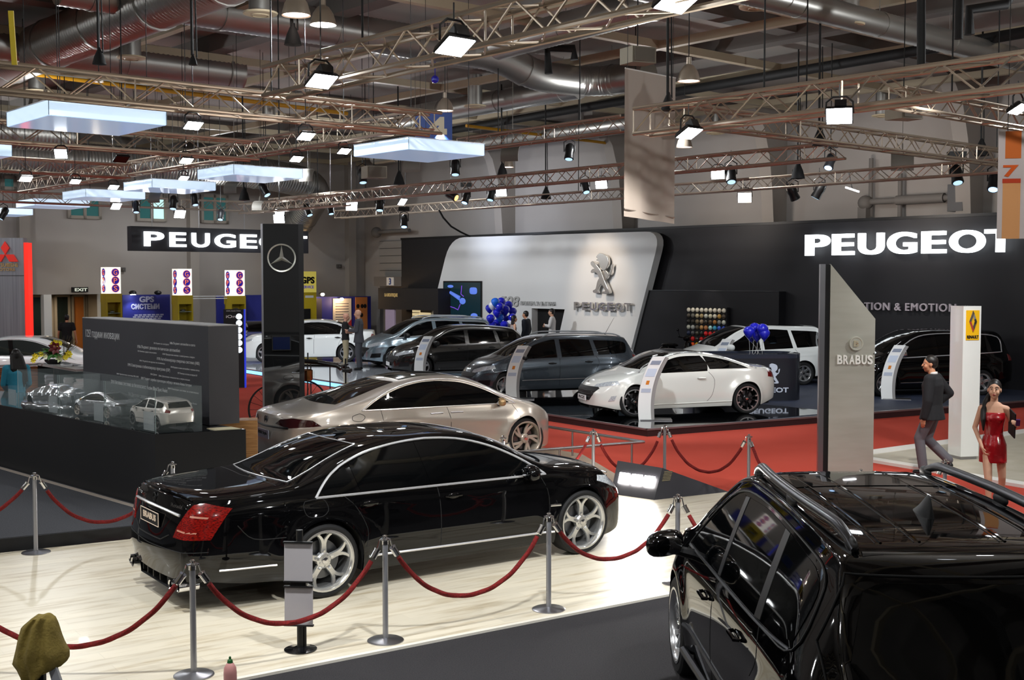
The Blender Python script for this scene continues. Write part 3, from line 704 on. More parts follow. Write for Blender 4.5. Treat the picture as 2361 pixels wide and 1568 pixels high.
def make_wheel(R, width, rim, style, mr, parent, mt=None, md=None, mcap=None):
    """a wheel with its axis along Y, outer face towards +Y"""
    w = width / 2
    Ry = Matrix(((1, 0, 0), (0, 0, 1), (0, 1, 0)))
    t = MB(); rb = rim
    t.lathe([(rb, -w + .01), (rb + .02, -w), (R - .03, -w), (R - .008, -w + .015), (R, -w + .04), (R, w - .04), (R - .008, w - .015), (R - .03, w), (rb + .02, w), (rb, w - .01), (rb - .01, 0)], 40, M=Ry, closed=True)
    wh = t.build('wheel', M_rubber, parent, sharp=30)
    r = MB()
    r.lathe([(rb + .008, w - .005), (rb + .012, w + .004), (rb - .006, w + .004), (rb - .022, w - .012), (rb - .03, w - .05), (rb - .035, -w + .02), (rb, -w + .01)], 40, M=Ry, caps=False)
    sp = []
    def spoke(a0, a1, w0, w1, r0, r1, yf=w - .03, yh=w - .045, bow=0.0, thick=.03):
        n = 6; vs = []
        for i in range(n + 1):
            q = i / n; rr = r0 + (r1 - r0) * q; aa = a0 + (a1 - a0) * (q ** 1.0) + bow * math.sin(PI * q)
            ww = (w0 + (w1 - w0) * q) / 2; y = yh + (yf - yh) * q - .008 * math.sin(PI * q)
            c = (rr * math.cos(aa), rr * math.sin(aa)); tn = (-math.sin(aa), math.cos(aa))
            vs += [(c[0] + tn[0] * ww * .7, y, c[1] + tn[1] * ww * .7), (c[0] - tn[0] * ww * .7, y, c[1] - tn[1] * ww * .7), (c[0] - tn[0] * ww, y - .01, c[1] - tn[1] * ww), (c[0] - tn[0] * ww, y - thick, c[1] - tn[1] * ww),
                   (c[0] + tn[0] * ww, y - thick, c[1] + tn[1] * ww), (c[0] + tn[0] * ww, y - .01, c[1] + tn[1] * ww)]
        fs = []
        for i in range(n):
            for k in range(6):
                k2 = (k + 1) % 6; fs.append((i * 6 + k, i * 6 + k2, (i + 1) * 6 + k2, (i + 1) * 6 + k))
        fs += [(0, 5, 4, 3, 2, 1)]
        r.add(vs, fs)
    ri = rb - .015
    if style == 'twin5':
        for k in range(5):
            a = PI / 2 + 2 * PI * k / 5
            for sg in (-1, 1): spoke(a + sg * .22, a + sg * .30, .042, .040, .055, ri, bow=-sg * .20)
            spoke(a + .0, a + .0, .07, .02, .04, .10)
    elif style == 'twin5b':
        for k in range(5):
            a = PI / 2 + .2 + 2 * PI * k / 5
            for sg in (-1, 1): spoke(a + sg * .10, a + sg * .24, .035, .045, .04, ri)
    elif style == 'swirl5':
        for k in range(5):
            a = PI / 2 + 2 * PI * k / 5
            spoke(a, a + .62, .05, .05, .05, ri, bow=.12); spoke(a + .1, a + .30, .05, .045, .05, ri, bow=-.05)
    elif style == 'five':
        for k in range(5): spoke(PI / 2 + 2 * PI * k / 5, PI / 2 + 2 * PI * k / 5, .085, .07, .03, ri)
    elif style == 'seven':
        for k in range(7): spoke(PI / 2 + 2 * PI * k / 7, PI / 2 + 2 * PI * k / 7, .055, .075, .03, ri)
    elif style == 'star10':
        for k in range(5):
            a = PI / 2 + .3 + 2 * PI * k / 5
            for sg in (-1, 1): spoke(a + sg * .14, a + sg * .26, .024, .03, .04, ri)
    r.lathe([(0, w - .028), (.062, w - .03), (.078, w - .045), (.08, w - .09)], 24, M=Ry)
    ro = r.build('rim', mr, wh, sharp=35)
    b = MB(); b.lathe([(0, .0), (rb * .66, .0), (rb * .66, .02), (0, .02)], 24, M=Ry); b.build('brake_disc', M_disc, wh)
    b = MB(); b.lathe([(rb - .03, -w + .03), (0, -w + .03)], 24, M=Ry, caps=False); b.build('wheel_backing', M_matte, wh)
    if style == 'star10':      # polished tips on the black wheel
        b = MB(); b.lathe([(rb - .012, w + .005), (rb + .012, w + .006), (rb + .012, w + .001), (rb - .012, w - .002)], 40, M=Ry, closed=True)
        for k in range(10):
            a = PI / 2 + .3 + 2 * PI * (k // 2) / 5 + (1 if k % 2 else -1) * .255
            b.box((math.cos(a) * (ri - .02), w - .012, math.sin(a) * (ri - .02)), (.05, .03, .03), R=Matrix.Rotation(-a, 3, 'Y'))
        b.build('polished_lip', M_alloy, wh)
    c = MB(); c.lathe([(0, w - .014), (.03, w - .016), (.036, w - .024), (.036, w - .04)], 20, M=Ry)
    for k in range(5):
        a = PI / 2 + .63 + 2 * PI * k / 5; c.ball((.055 * math.cos(a), w - .03, .055 * math.sin(a)), .008, 6, 4)
    c.build('hub_cap', mcap or M_chrome, wh)
    return wh
def make_mirror(x, y, z, m, parent, sc=1.0, stalk=None):
    """left-hand door mirror whose housing centre is at (x, y, z); returns the two mirrored objects"""
    for sg in (1, -1):
        mb = MB(); mb.ball((x - .02 * sc, sg * y, z), (.075 * sc, .115 * sc, .075 * sc), 16, 10, e=.75)
        mb.v = [(v[0] + (v[0] - x) * (.15 if v[0] > x else 0) - (abs(v[1]) - y) * .25, v[1], v[2] - .1 * (abs(v[1]) - y)) for v in mb.v]
        o = mb.build('side_mirror', m, parent)
        g = MB(); g.ball((x - .075 * sc, sg * y, z), (.016, .095 * sc, .058 * sc), 14, 8, e=.7); g.build('mirror_glass', M_chrome, o)
        st = MB(); st.tube([(x + .0, sg * (y - .22 * sc), z - .085 * sc), (x - .0, sg * (y - .05 * sc), z - .04 * sc)], [.035 * sc, .028 * sc], 8); st.build('mirror_stalk', stalk or M_plastic, o)
def make_car(name, label, cat, loc, az, S, paint, glass=None, group=None, scale=1.0, rz=None):
    glass = glass or M_glass
    t = thing(name, label, cat, loc, PI / 2 - math.radians(az) if rz is None else rz, group)
    if scale != 1.0: t.scale = (scale,) * 3
    C = CarShape(S); body = C.mesh().build('body', paint, t, sharp=38); C.under().build('underbody', M_matte, t)
    fl = MB(); fl.bbox((S['xr'] + .35, -.55, S.get('floor', .2) - .02), (S['xf'] - .35, .55, S.get('floor', .2) + .1)); fl.build('floor_pan', M_matte, t)
    both = lambda mb, nm, m, par=t, **k: [mb.build(nm, m, par, **k), mirror(mb).build(nm, m, par, **k)]
    LX = lambda poly: [(-p[0],) + tuple(p[1:]) for p in poly]
    # glasshouse
    if 'glass' in S:
        for poly in S['glass']: both(C.patch(curve_pts(LX(poly)), 90, off=.004), 'window', glass)
    if 'dlo' in S:
        both(C.line(curve_pts(LX(S['dlo'])), 90, r=S.get('dlo_r', .008), off=.004, closed=True), 'window_trim', S.get('dlo_m', M_trim))
    if 'pillars' in S:
        for poly in S['pillars']: both(C.patch(LX(poly), 90, off=.007), 'door_pillar', S.get('pillar_m', M_glass))
    for key, nm in (('ws', 'windshield'), ('rw', 'rear_window')):
        if key in S:
            x0, a0, x1, a1 = S[key]; k = (-S.get('kf', .2)) if key == 'ws' else S.get('kr', .2); N = 8
            lo = [(x0 + k * (a0 * (1 - 2 * i / N)) ** 2, a0 * (1 - 2 * i / N)) for i in range(N + 1)]
            hi = [(x1 + k * (a1 * (1 - 2 * i / N)) ** 2, a1 * (1 - 2 * i / N)) for i in range(N + 1)][::-1]
            C.patch(lo + hi, 'top', off=.004).build(nm, glass, t)
            if S.get('screen_trim'): C.line(lo + hi, 'top', r=.006, off=.003, closed=True).build(nm + '_trim', S['screen_trim'], t)
    for poly, m in S.get('top_patch', []): C.patch(poly, 'top', off=.004).build('roof_panel', m, t)
    for pts in S.get('top_lines', []):
        mb = C.line(pts, 'top', r=.004, off=-.001); mb.build('panel_gap', M_matte, t)
    for pts in S.get('top_ribs', []):
        mb = C.line(pts, 'top', r=.009, off=-.002); mb.build('roof_rib', paint, t)
    for pts in S.get('seams', []):
        both(C.line(curve_pts(LX(pts), closed=False), 90, r=.005, off=-.002), 'door_gap', M_matte)
    for pts, r, m, nm in S.get('strips', []):
        both(C.line(curve_pts(LX(pts), closed=False), 90, r=r, off=.002), nm, m)
    for ang, poly, m, nm in S.get('patches', []):           # on one side, mirrored
        u0 = 0
        if ang > 110 or ang < 70:
            a = math.radians(ang); u0 = -math.sin(a) * (S['xr'] + .16 if ang > 110 else S['xf'] - .28) + math.cos(a) * .76
        both(C.patch([(p[0] + u0, p[1]) for p in poly], ang, step=.05, off=.006), nm, m)
    for ang, poly, m, nm in S.get('mid_patches', []): C.patch(poly, ang, step=.06, off=.006).build(nm, m, t)
    for ang, pts, r, m, nm in S.get('mid_lines', []): C.line(pts, ang, r=r, off=.003).build(nm, m, t)
    for ang, pts, r, m, nm in S.get('side_lines', []): both(C.line(pts, ang, r=r, off=.003), nm, m)
    for hx, hz, m in S.get('handles', []):
        p, nr, _ = C.proj(-hx, hz, 90, .0)
        mb = MB(); mb.tube([p + Vector((-.1, .005, 0)), p + Vector((-.085, .035, 0)), p + Vector((.07, .038, .004)), p + Vector((.09, .004, .004))], [.012, .014, .014, .012], 8)
        mb.ball(p + Vector((0, -.002, -.004)), (.075, .01, .03), 12, 6); both(mb, 'door_handle', m)
    if 'mirror' in S:
        x, y, z, m, sc = S['mirror']; make_mirror(x, y, z, m, t, sc)
    # wheels
    w0 = make_wheel(S['R'], S.get('tw', .24), S['rim'], S['style'], S['rim_m'], t, mcap=S.get('cap_m'))
    tr = S['track']; w0.location = (S['af'], tr, S['R'])
    for x, sg in ((S['ar'], 1), (S['af'], -1), (S['ar'], -1)):
        c = copy_tree(w0, t); c.location = (x, sg * tr, S['R']); c.rotation_euler = (0, 0, 0 if sg > 0 else PI)
    if 'extra' in S: S['extra'](C, t, paint)
    return t, C
def plate(C, t, ang, z, w, h, txt, out=.02, mpl=None, mtx=None, sub=None, tilt=0.0):
    p, nr, _ = C.proj(0, z, ang, out); a = math.radians(ang)
    mb = MB(); mb.bbox((-w / 2, -.006, -h / 2), (w / 2, .006, h / 2)); o = mb.build('licence_plate', mpl or M_whitem, t)
    o.location = p; o.rotation_euler = (tilt, 0, a + PI / 2)
    if txt: text_mb(txt, w=w * .72, h=h * .5, z=-h * .2, y=-.006, depth=.002, bold=.03).build('plate_lettering', mtx or M_matte, o)
    return o
def place(px, py, z, az, axle, track, side):
    """ground origin of a car whose wheel (axle x, side +1 = its left) touches the floor at this pixel"""
    p = G(px, py, z); a = math.radians(az); f = Vector((math.sin(a), math.cos(a), 0)); l = Vector((-math.cos(a), math.sin(a), 0))
    q = p - f * axle - l * (track * side); q.z = z; return q
# ------------------------------------------------------------------ black luxury saloon
M_platek = mat('black_plate', '101012', .3); M_beige = mat('beige_lettering', 'cdb9a4', .4)
M_lb = mat('pale_lens_bar', 'b07a68', .3)
def saloon_extra(C, t, paint):
    # boot lid edge, number plate, badges, exhausts, diffuser
    o = plate(C, t, 180, .80, .50, .125, 'BRABUS', out=.012, mpl=M_platek, mtx=M_beige)
    w, h = .50, .125; mb = MB()
    for a, b in (((-w / 2, -h / 2), (w / 2, -h / 2)), ((w / 2, -h / 2), (w / 2, h / 2)), ((w / 2, h / 2), (-w / 2, h / 2)), ((-w / 2, h / 2), (-w / 2, -h / 2))):
        mb.tube([(a[0], -.006, a[1]), (b[0], -.006, b[1])], .004, 6)
    mb.build('plate_frame', M_beige, o)
    for y, txt, w, sg in ((-.52, 'Rotoia', .2, 1), (.50, 'Brabus', .2, 1)):
        p, nr, _ = C.proj(-y, .955, 180, .004); q = text_mb(txt, w=w, h=.035, depth=.004).build('badge_lettering', M_chrome, t); q.location = p; q.rotation_euler = (-.12, 0, PI * 1.5 + (-.16 if y > 0 else .16))
    p, nr, _ = C.proj(0, .985, 180, .004); mb = MB(); Ry = Matrix(((0, 0, 1), (1, 0, 0), (0, 1, 0)))
    mb.lathe([(.034, -.006), (.042, -.006), (.042, .004), (.034, .004)], 24, M=Ry, closed=True)
    for k in range(3):
        a = PI / 2 + 2 * PI * k / 3; mb.tube([(0, 0, 0), (0, math.cos(a) * .036, math.sin(a) * .036)], .005, 5)
    q = mb.build('star_badge', M_plastic, t); q.location = p
    for y in (-.68, -.54, .54, .68):
        p, nr, _ = C.proj(-y if False else y, .34, 180, 0); mb = MB()
        c = Vector((C.S['xr'] + .02 + .14 * y * y, y, .255)); mb.lathe([(.036, -.08), (.046, -.09), (.048, .1), (.036, .1)], 20, M=Ry, closed=True)
        mb.lathe([(0, .05), (.036, .05)], 16, M=Ry)
        q = mb.build('exhaust_pipe', M_chrome, t); q.location = c + Vector((.02, 0, 0))
    mb = MB()
    for i in range(9):
        y = -.7 + 1.4 * i / 8
        if i: mb.box((C.S['xr'] + .12 + .14 * y * y, y, .27), (.2, .02, .1))
    mb.tube([(C.S['xr'] + .05 + .14 * y * y, y, .325) for y in np.linspace(-.85, .85, 15)], .022, 8)
    mb.build('diffuser', M_plastic, t)
    # boot spoiler lip
    mb = MB(); pts = [(C.S['xr'] + .1 + .14 * y * y, y, C.bvh.ray_cast(Vector((C.S['xr'] + .1 + .14 * y * y, y, 4)), Vector((0, 0, -1)))[0].z + .006) for y in np.linspace(-.68, .68, 21)]
    mb.tube(pts, [.006 + .014 * math.sin(PI * i / 20) for i in range(21)], 8); mb.build('boot_spoiler', paint, t)
    # antenna
    p = C.bvh.ray_cast(Vector((-.95, 0, 4)), Vector((0, 0, -1)))[0]; mb = MB(); mb.ball(p + Vector((0, 0, .012)), (.08, .022, .022), 14, 8); mb.tube([p + Vector((-.02, 0, .02)), p + Vector((-.07, 0, .06))], [.015, .008], 8); mb.build('roof_antenna', M_plastic, t)
    # headlamps seen edge-on, grille, fog intakes
    mb = MB()
    for i in range(7): mb.tube([(C.S['xf'] + .02 - .22 * y * y, y, .52 + .04 * i) for y in np.linspace(-.32, .32, 9)], .008, 6)
    mb.build('grille', M_chrome, t)
S_sal = dict(xf=2.42, xr=-2.96, af=1.58, ar=-1.58, R=.36, Ra=.40, rim=.288, style='twin5', rim_m=mat('bright_machined_alloy', 'dcdcda', .2, .85), tw=.28, track=.80, floor=.17,
    top=[(-2.96, 1.045), (-2.86, 1.075), (-2.5, 1.09), (-2.1, 1.11), (-1.92, 1.125), (-1.75, 1.19), (-1.4, 1.33), (-1.05, 1.425), (-.6, 1.475), (-.15, 1.475), (.28, 1.435), (.65, 1.33), (1.0, 1.17), (1.22, 1.06), (1.36, 1.03), (1.8, .985), (2.2, .90), (2.36, .80), (2.42, .70)],
    belt=[(-2.82, .97), (-2.2, 1.0), (-1.6, 1.0), (0, .955), (1.3, .925), (2.0, .85), (2.42, .62)],
    crown=[(-2.82, .06), (-2.0, .07), (-1.5, .09), (-.6, .075), (.4, .075), (1.3, .09), (1.6, .09), (2.42, .08)],
    w=[(-2.82, .88), (-1.9, .925), (-.5, .935), (.8, .935), (1.7, .925), (2.42, .87)], sill=[(-2.82, .30), (-2.3, .24), (-1.2, .20), (1.2, .18), (2.1, .17), (2.42, .2)],
    tumble=.46, tq=.15, flare=.035, tf=.32, tr=.20, rc=.42, kf=.22, kr=.22, nf=.20, nr=.13,
    rakeR=[(0, .02), (.3, -.0), (.5, -.03), (.75, -.0), (1.05, .06)], rakeF=[(0, -.06), (.2, 0), (.5, 0), (.9, -.1)],
    crease=(.006, .03, [(-2.8, .9), (0, .84), (2.4, .72)]),
    glass=[[(-1.62, .985, 1), (-1.5, 1.10), (-1.36, 1.20), (-1.30, 1.235, 1), (-1.22, .985, 1)], [(-1.18, .985, 1), (-1.25, 1.255, 1), (-.98, 1.335), (-.7, 1.375), (-.45, 1.39, 1), (-.37, .975, 1)],
           [(-.26, .97, 1), (-.34, 1.39, 1), (-.08, 1.38), (.26, 1.32), (.62, 1.19), (.92, 1.03), (1.02, .955, 1)]],
    pillars=[[(-.375, .975), (-.255, .97), (-.335, 1.39), (-.455, 1.39)]],
    dlo=[(-1.665, .97, 1), (-1.53, 1.115), (-1.36, 1.23), (-1.06, 1.335), (-.7, 1.395), (-.32, 1.415), (.06, 1.385), (.42, 1.295), (.74, 1.155), (.98, 1.01), (1.08, .94, 1)], dlo_r=.013,
    ws=(1.20, .66, .42, .55), rw=(-1.95, .66, -1.12, .53), screen_trim=M_trim,
    top_lines=[[(-1.98, -.7), (-2.05, 0), (-1.98, .7)], [(1.5, -.7), (1.58, 0), (1.5, .7)], [(1.6, .66), (2.3, .5)], [(1.6, -.66), (2.3, -.5)]],
    seams=[[(-.31, .97), (-.28, .7), (-.28, .3)], [(1.0, .93), (1.10, .7), (1.08, .3)], [(-1.40, .985), (-1.25, .85), (-1.13, .62), (-1.15, .45)], [(-2.45, .80), (-2.3, .66), (-1.99, .64)],
           [(-1.78, .95), (-1.60, .96), (-1.55, .86), (-1.62, .80), (-1.76, .81), (-1.80, .9), (-1.78, .95)]],
    strips=[([(-1.12, .345), (0, .325), (1.16, .31)], .013, M_trim, 'sill_strip'), ([(-2.62, .40), (-2.08, .39)], .010, M_trim, 'bumper_trim'), ([(1.11, .60), (1.235, .60)], .014, M_chrome, 'fender_vent_trim')],
    handles=[(-1.1, .865, M_black), (-.12, .84, M_black)],
    patches=[(140, [(-.14, .69), (.25, .69), (.20, .79), (.03, 1.0), (-.06, 1.015), (-.28, .96)], M_red, 'taillight'), (140, [(-.11, .88), (.04, .895), (.04, .91), (-.12, .895)], mat('pale_lens_bar', 'b86a58', .3), 'lens_bar'), (140, [(-.02, .745), (.20, .755), (.19, .77), (-.03, .76)], MATS.get('pale_lens_bar'), 'lens_bar'),
             (38, [(-.10, .64), (.16, .72), (.34, .80), (.30, .86), (.08, .82), (-.06, .74)], M_clear, 'headlight')],
    mid_lines=[(180, [(-.60, .895), (-.3, .91), (0, .915), (.3, .91), (.60, .895)], .014, M_trim, 'boot_trim'), (180, [(-.46, .70), (-.3, .635), (.3, .635), (.46, .70)], .006, M_matte, 'boot_gap'),
               (180, [(-.85, .58), (0, .56), (.85, .58)], .004, M_matte, 'bumper_gap')],
    mirror=(.82, 1.03, 1.0, M_black, 1.05), extra=saloon_extra)
AZ1 = 54.7
L1 = place(752, 1379, .03, AZ1, -1.58, .93, -1)
make_car('luxury_saloon', 'glossy black saloon on the pale wood floor with bright twin-spoke wheels and red tail lamps', 'car', L1, AZ1, S_sal, M_black)
# lamp clusters: bars inside the tail lamps are part of the lens look
# ------------------------------------------------------------------ black off-roader close to the camera
M_satin = mat('satin_graphite_metal', '55565a', .3, .9)
def suv_extra(C, t, paint):
    zt = lambda x, y: C.bvh.ray_cast(Vector((x, y, 4)), Vector((0, 0, -1)))[0].z
    for sg in (1, -1):
        mb = MB(); pts = []; rs = []
        for i in range(29):
            q = i / 28; x = .42 - 2.22 * q; y = sg * (.575 + .05 * math.sin(PI * q)); e = min(q, 1 - q) * 9
            z = zt(x, y) + .01 + .06 * min(1, e) ** .6; pts.append((x, y, z)); rs.append(.018 + .012 * min(1, e + .2))
        mb.tube(pts, rs, 12); r = mb.build('roof_rail', M_satin, t)
        for q in (.0, .52, 1.0):
            f = MB(); x = .37 - 2.1 * q; y = sg * (.575 + .05 * math.sin(PI * q)); f.ball((x, y, zt(x, y) + .02), (.10, .022, .04), 12, 8); f.build('rail_foot', M_plastic, r)
    p = Vector((-1.15, 0, zt(-1.15, 0))); mb = MB()
    fin = [(.15, .005, .012), (.11, .02, .026), (.05, .05, .034), (-.01, .088, .036), (-.06, .12, .032), (-.10, .135, .024), (-.125, .12, .018), (-.135, .06, .02), (-.14, .005, .016)]
    mb.add([p + Vector((x, w * math.cos(PI * k / 10) * (1 - .75 * math.sin(PI * k / 10) ** 1.5), h * math.sin(PI * k / 10) - .01)) for x, h, w in fin for k in range(11)], [(i * 11 + k, i * 11 + k + 1, (i + 1) * 11 + k + 1, (i + 1) * 11 + k) for i in range(8) for k in range(10)])
    mb.build('shark_fin_antenna', M_plastic, t, sharp=50)
    mb = MB(); mb.tube([(-1.86 + .1 * y * y, y, 1.70) for y in np.linspace(-.55, .55, 13)], [.02] * 13, 8); mb.build('tailgate_spoiler', paint, t)
    for sg in (1, -1):
        mb = MB(); mb.tube([C.proj(-x * 1, z, 90, .02)[0] * 1 for x, z in [(-1.05, .30), (-.5, .29), (.4, .29), (1.1, .30)]], .03, 8)
        if sg < 0: mb = mirror(mb)
        mb.build('side_step', M_satin, t)
S_suv = dict(xf=2.30, xr=-2.42, af=1.46, ar=-1.46, R=.38, Ra=.43, rim=.28, style='twin5b', rim_m=M_alloy, tw=.28, track=.83, floor=.22,
    top=[(-2.42, 1.05), (-2.35, 1.17), (-2.2, 1.40), (-2.02, 1.62), (-1.88, 1.715), (-1.7, 1.745), (-1.3, 1.77), (-.5, 1.79), (.1, 1.785), (.5, 1.74), (.8, 1.62), (1.15, 1.42), (1.4, 1.25), (1.52, 1.20), (1.8, 1.15), (2.1, 1.06), (2.24, .95), (2.30, .82)],
    belt=[(-2.42, 1.02), (-1.5, 1.10), (0, 1.07), (1.3, 1.03), (2.0, .95), (2.3, .75)],
    crown=[(-2.42, .05), (-2.2, .06), (-1.5, .07), (.4, .07), (1.2, .09), (2.3, .09)],
    w=[(-2.42, .90), (-1.6, .95), (0, .955), (1.4, .955), (2.3, .90)], sill=[(-2.42, .38), (-1.2, .30), (1.2, .28), (2.3, .3)],
    tumble=.34, tq=.12, flare=.035, tf=.32, tr=.24, rc=.40, kf=.2, kr=.10, nf=.2, nr=.10, topn=3.2, xm=(.2, -1.3),
    rakeR=[(0, 0), (.5, -.02), (1.0, .02), (1.7, .06)],
    pillar_m=mat('satin_black_pillar', '1c1c1e', .35), glass=[[(1.16, 1.10, 1), (.72, 1.42), (.34, 1.60), (.22, 1.62, 1), (.12, 1.12, 1)], [(.02, 1.125, 1), (.10, 1.63, 1), (-.4, 1.65), (-.88, 1.635, 1), (-.98, 1.15, 1)],
           [(-1.10, 1.16, 1), (-1.0, 1.63, 1), (-1.4, 1.60), (-1.64, 1.57), (-1.76, 1.47), (-1.70, 1.22, 1)]],
    pillars=[[(.11, 1.12), (.21, 1.62), (.11, 1.63), (.03, 1.125)], [(-.975, 1.15), (-.885, 1.635), (-1.0, 1.63), (-1.10, 1.16)]],
    dlo=[(1.2, 1.085, 1), (.75, 1.44), (.34, 1.635), (-.4, 1.675), (-1.35, 1.64), (-1.70, 1.60), (-1.81, 1.48), (-1.74, 1.19), (-1.2, 1.14), (.1, 1.10)], dlo_r=.007, dlo_m=M_plastic,
    ws=(1.40, .70, .62, .60),
    top_patch=[([(.38, -.48), (.38, .48), (-.35, .50), (-.35, -.50)], M_glass)],
    top_ribs=[[(.4, y), (-1.72, y)] for y in (-.42, -.22, .22, .42)] , top_lines=[[(.4, y + .03), (-1.72, y + .03)] for y in (-.42, -.22, .22, .42)] + [[(.6, .53), (-1.75, .58)], [(.6, -.53), (-1.75, -.58)]],
    seams=[[(.07, 1.11), (.08, .8), (.05, .32)], [(1.22, 1.06), (1.16, .8), (1.0, .32)], [(-1.1, 1.14), (-1.22, .98), (-1.12, .85)]],
    strips=[([(-1.0, .55), (0, .53), (1.0, .52)], .018, M_satin, 'door_moulding'), ([(1.2, 1.075), (.1, 1.105), (-1.1, 1.14), (-1.70, 1.18)], .010, M_satin, 'belt_trim')],
    handles=[(-.72, .96, M_suv), (.30, .93, M_suv)],
    mid_patches=[(180, [(-.70, 1.06), (-.70, 1.25), (-.60, 1.56), (-.5, 1.60), (.5, 1.60), (.60, 1.56), (.70, 1.25), (.70, 1.06)], M_glass, 'rear_window')],
    mid_lines=[(180, [(-.80, 1.0), (-.80, 1.3), (-.66, 1.63), (.66, 1.63), (.80, 1.3), (.80, 1.0)], .006, M_matte, 'tailgate_gap')],
    patches=[(150, [(-.02, .88), (.26, .86), (.26, 1.02), (.0, 1.06)], M_red, 'taillight'), (30, [(-.3, .78), (.05, .86), (.05, .98), (-.26, .9)], M_clear, 'headlight'),
             (90, [(1.9, .74), (1.75, .78), (1.75, .86), (1.9, .84)], M_glass, 'fuel_flap') ],
    mirror=(.98, 1.13, 1.14, M_suv, 1.25), extra=suv_extra)
AZ2 = -1.0
make_car('off_road_car', 'glossy black off-roader on the dark carpet with graphite roof rails and shark fin antenna', 'car', Vector((2.27, 7.75, .012)), AZ2, S_suv, M_suv)
# ------------------------------------------------------------------ silver concept car
M_silver = mat('champagne_silver_paint', 'bcb4aa', .28, .6, coat=.8)
def silver_extra(C, t, paint):
    plate(C, t, 180, .62, .50, .13, 'F800 Style', out=.012, mpl=mat('silver_plate', 'a9b4c6', .3, .5))
    p, nr, _ = C.proj(0, .83, 180, .004); mb = MB(); Ry = Matrix(((0, 0, 1), (1, 0, 0), (0, 1, 0)))
    mb.lathe([(.052, -.006), (.06, -.006), (.06, .004), (.052, .004)], 24, M=Ry, closed=True)
    for k in range(3):
        a = PI / 2 + 2 * PI * k / 3; mb.tube([(0, 0, 0), (0, math.cos(a) * .054, math.sin(a) * .054)], [.009, .003], 5)
    q = mb.build('star_badge', mat('dark_badge', '2b3442', .3, .6), t); q.location = p
S_sil = dict(xf=2.2, xr=-2.62, af=1.46, ar=-1.46, R=.345, Ra=.385, rim=.275, style='swirl5', rim_m=mat('polished_swirl_alloy', 'b0a79c', .3, .45), tw=.26, track=.80, floor=.16,
    top=[(-2.62, .92), (-2.52, .96), (-2.2, 1.0), (-1.9, 1.045), (-1.6, 1.13), (-1.1, 1.28), (-.6, 1.385), (-.15, 1.43), (.2, 1.425), (.6, 1.36), (1.0, 1.22), (1.3, 1.08), (1.5, 1.0), (1.8, .93), (2.05, .82), (2.17, .70), (2.2, .6)],
    belt=[(-2.62, .88), (-1.8, .98), (-1.0, .97), (0, .945), (1.2, .92), (2.0, .80), (2.28, .55)],
    crown=[(-2.44, .05), (-1.8, .06), (-1.2, .09), (-.4, .08), (.4, .08), (1.3, .09), (2.28, .08)],
    w=[(-2.44, .88), (-1.5, .945), (0, .93), (1.5, .94), (2.28, .84)], sill=[(-2.44, .3), (-2.0, .2), (2.0, .17), (2.28, .22)],
    tumble=.5, tq=.2, flare=.045, tf=.36, tr=.3, kf=.24, kr=.24, nf=.24, nr=.16, rakeR=[(0, 0), (.5, -.06), (.85, 0), (1.0, .03)],
    crease=(.012, .05, [(-2.4, .75), (-.8, .80), (.6, .70), (2.2, .62)]),
    glass=[[(-1.40, .985, 1), (-1.15, 1.12), (-.8, 1.25), (-.4, 1.325), (-.1, 1.34, 1), (-.06, .965, 1)], [(.06, .96, 1), (.02, 1.335, 1), (.35, 1.30), (.7, 1.19), (1.0, 1.05), (1.15, .955, 1)]],
    pillars=[[(-.07, .965), (.07, .96), (.03, 1.335), (-.11, 1.34)], [(-1.12, .98), (-1.06, .98), (-.99, 1.17), (-1.03, 1.16)]],
    dlo=[(-1.46, .97, 1), (-1.18, 1.135), (-.8, 1.275), (-.4, 1.352), (.02, 1.365), (.4, 1.32), (.75, 1.20), (1.05, 1.05), (1.27, .94, 1)], dlo_r=.010,
    ws=(1.40, .64, .55, .54), rw=(-1.86, .62, -.80, .50),
    top_patch=[([(.45, -.44), (.45, .44), (-.62, .46), (-.62, -.46)], M_glassg)],
    seams=[[(.0, .95), (.06, .7), (.02, .28)], [(1.2, .92), (1.32, .7), (1.3, .3)], [(-1.15, .98), (-1.12, .82), (-1.1, .6)], [(-1.62, .90), (-1.5, .93), (-1.42, .88), (-1.5, .82), (-1.62, .84), (-1.62, .9)]],
    strips=[([(-.3, .86), (-.08, .86)], .012, M_steel, 'door_handle'), ([(.06, .86), (.28, .855)], .012, M_steel, 'door_handle')],
    patches=[(150, [(-.30, .78), (.1, .76), (.42, .80), (.30, .87), (.05, .90), (-.2, .87)], mat('dark_red_lens', '2a0608', .08, coat=1), 'taillight')],
    mid_lines=[(180, [(-.7, .76), (0, .74), (.7, .76)], .016, M_plastic, 'boot_gap')],
    mirror=(.96, 1.0, .985, mat('beige_mirror_shell', 'b79a72', .25, .6), .85), extra=silver_extra)
AZ3 = 58.0
L3 = place(1204, 1060, .02, AZ3, 1.46, .92, -1)
make_car('concept_saloon', 'champagne silver concept saloon with polished swirl wheels behind the black saloon', 'car', L3, AZ3, S_sil, M_silver, scale=1.04)
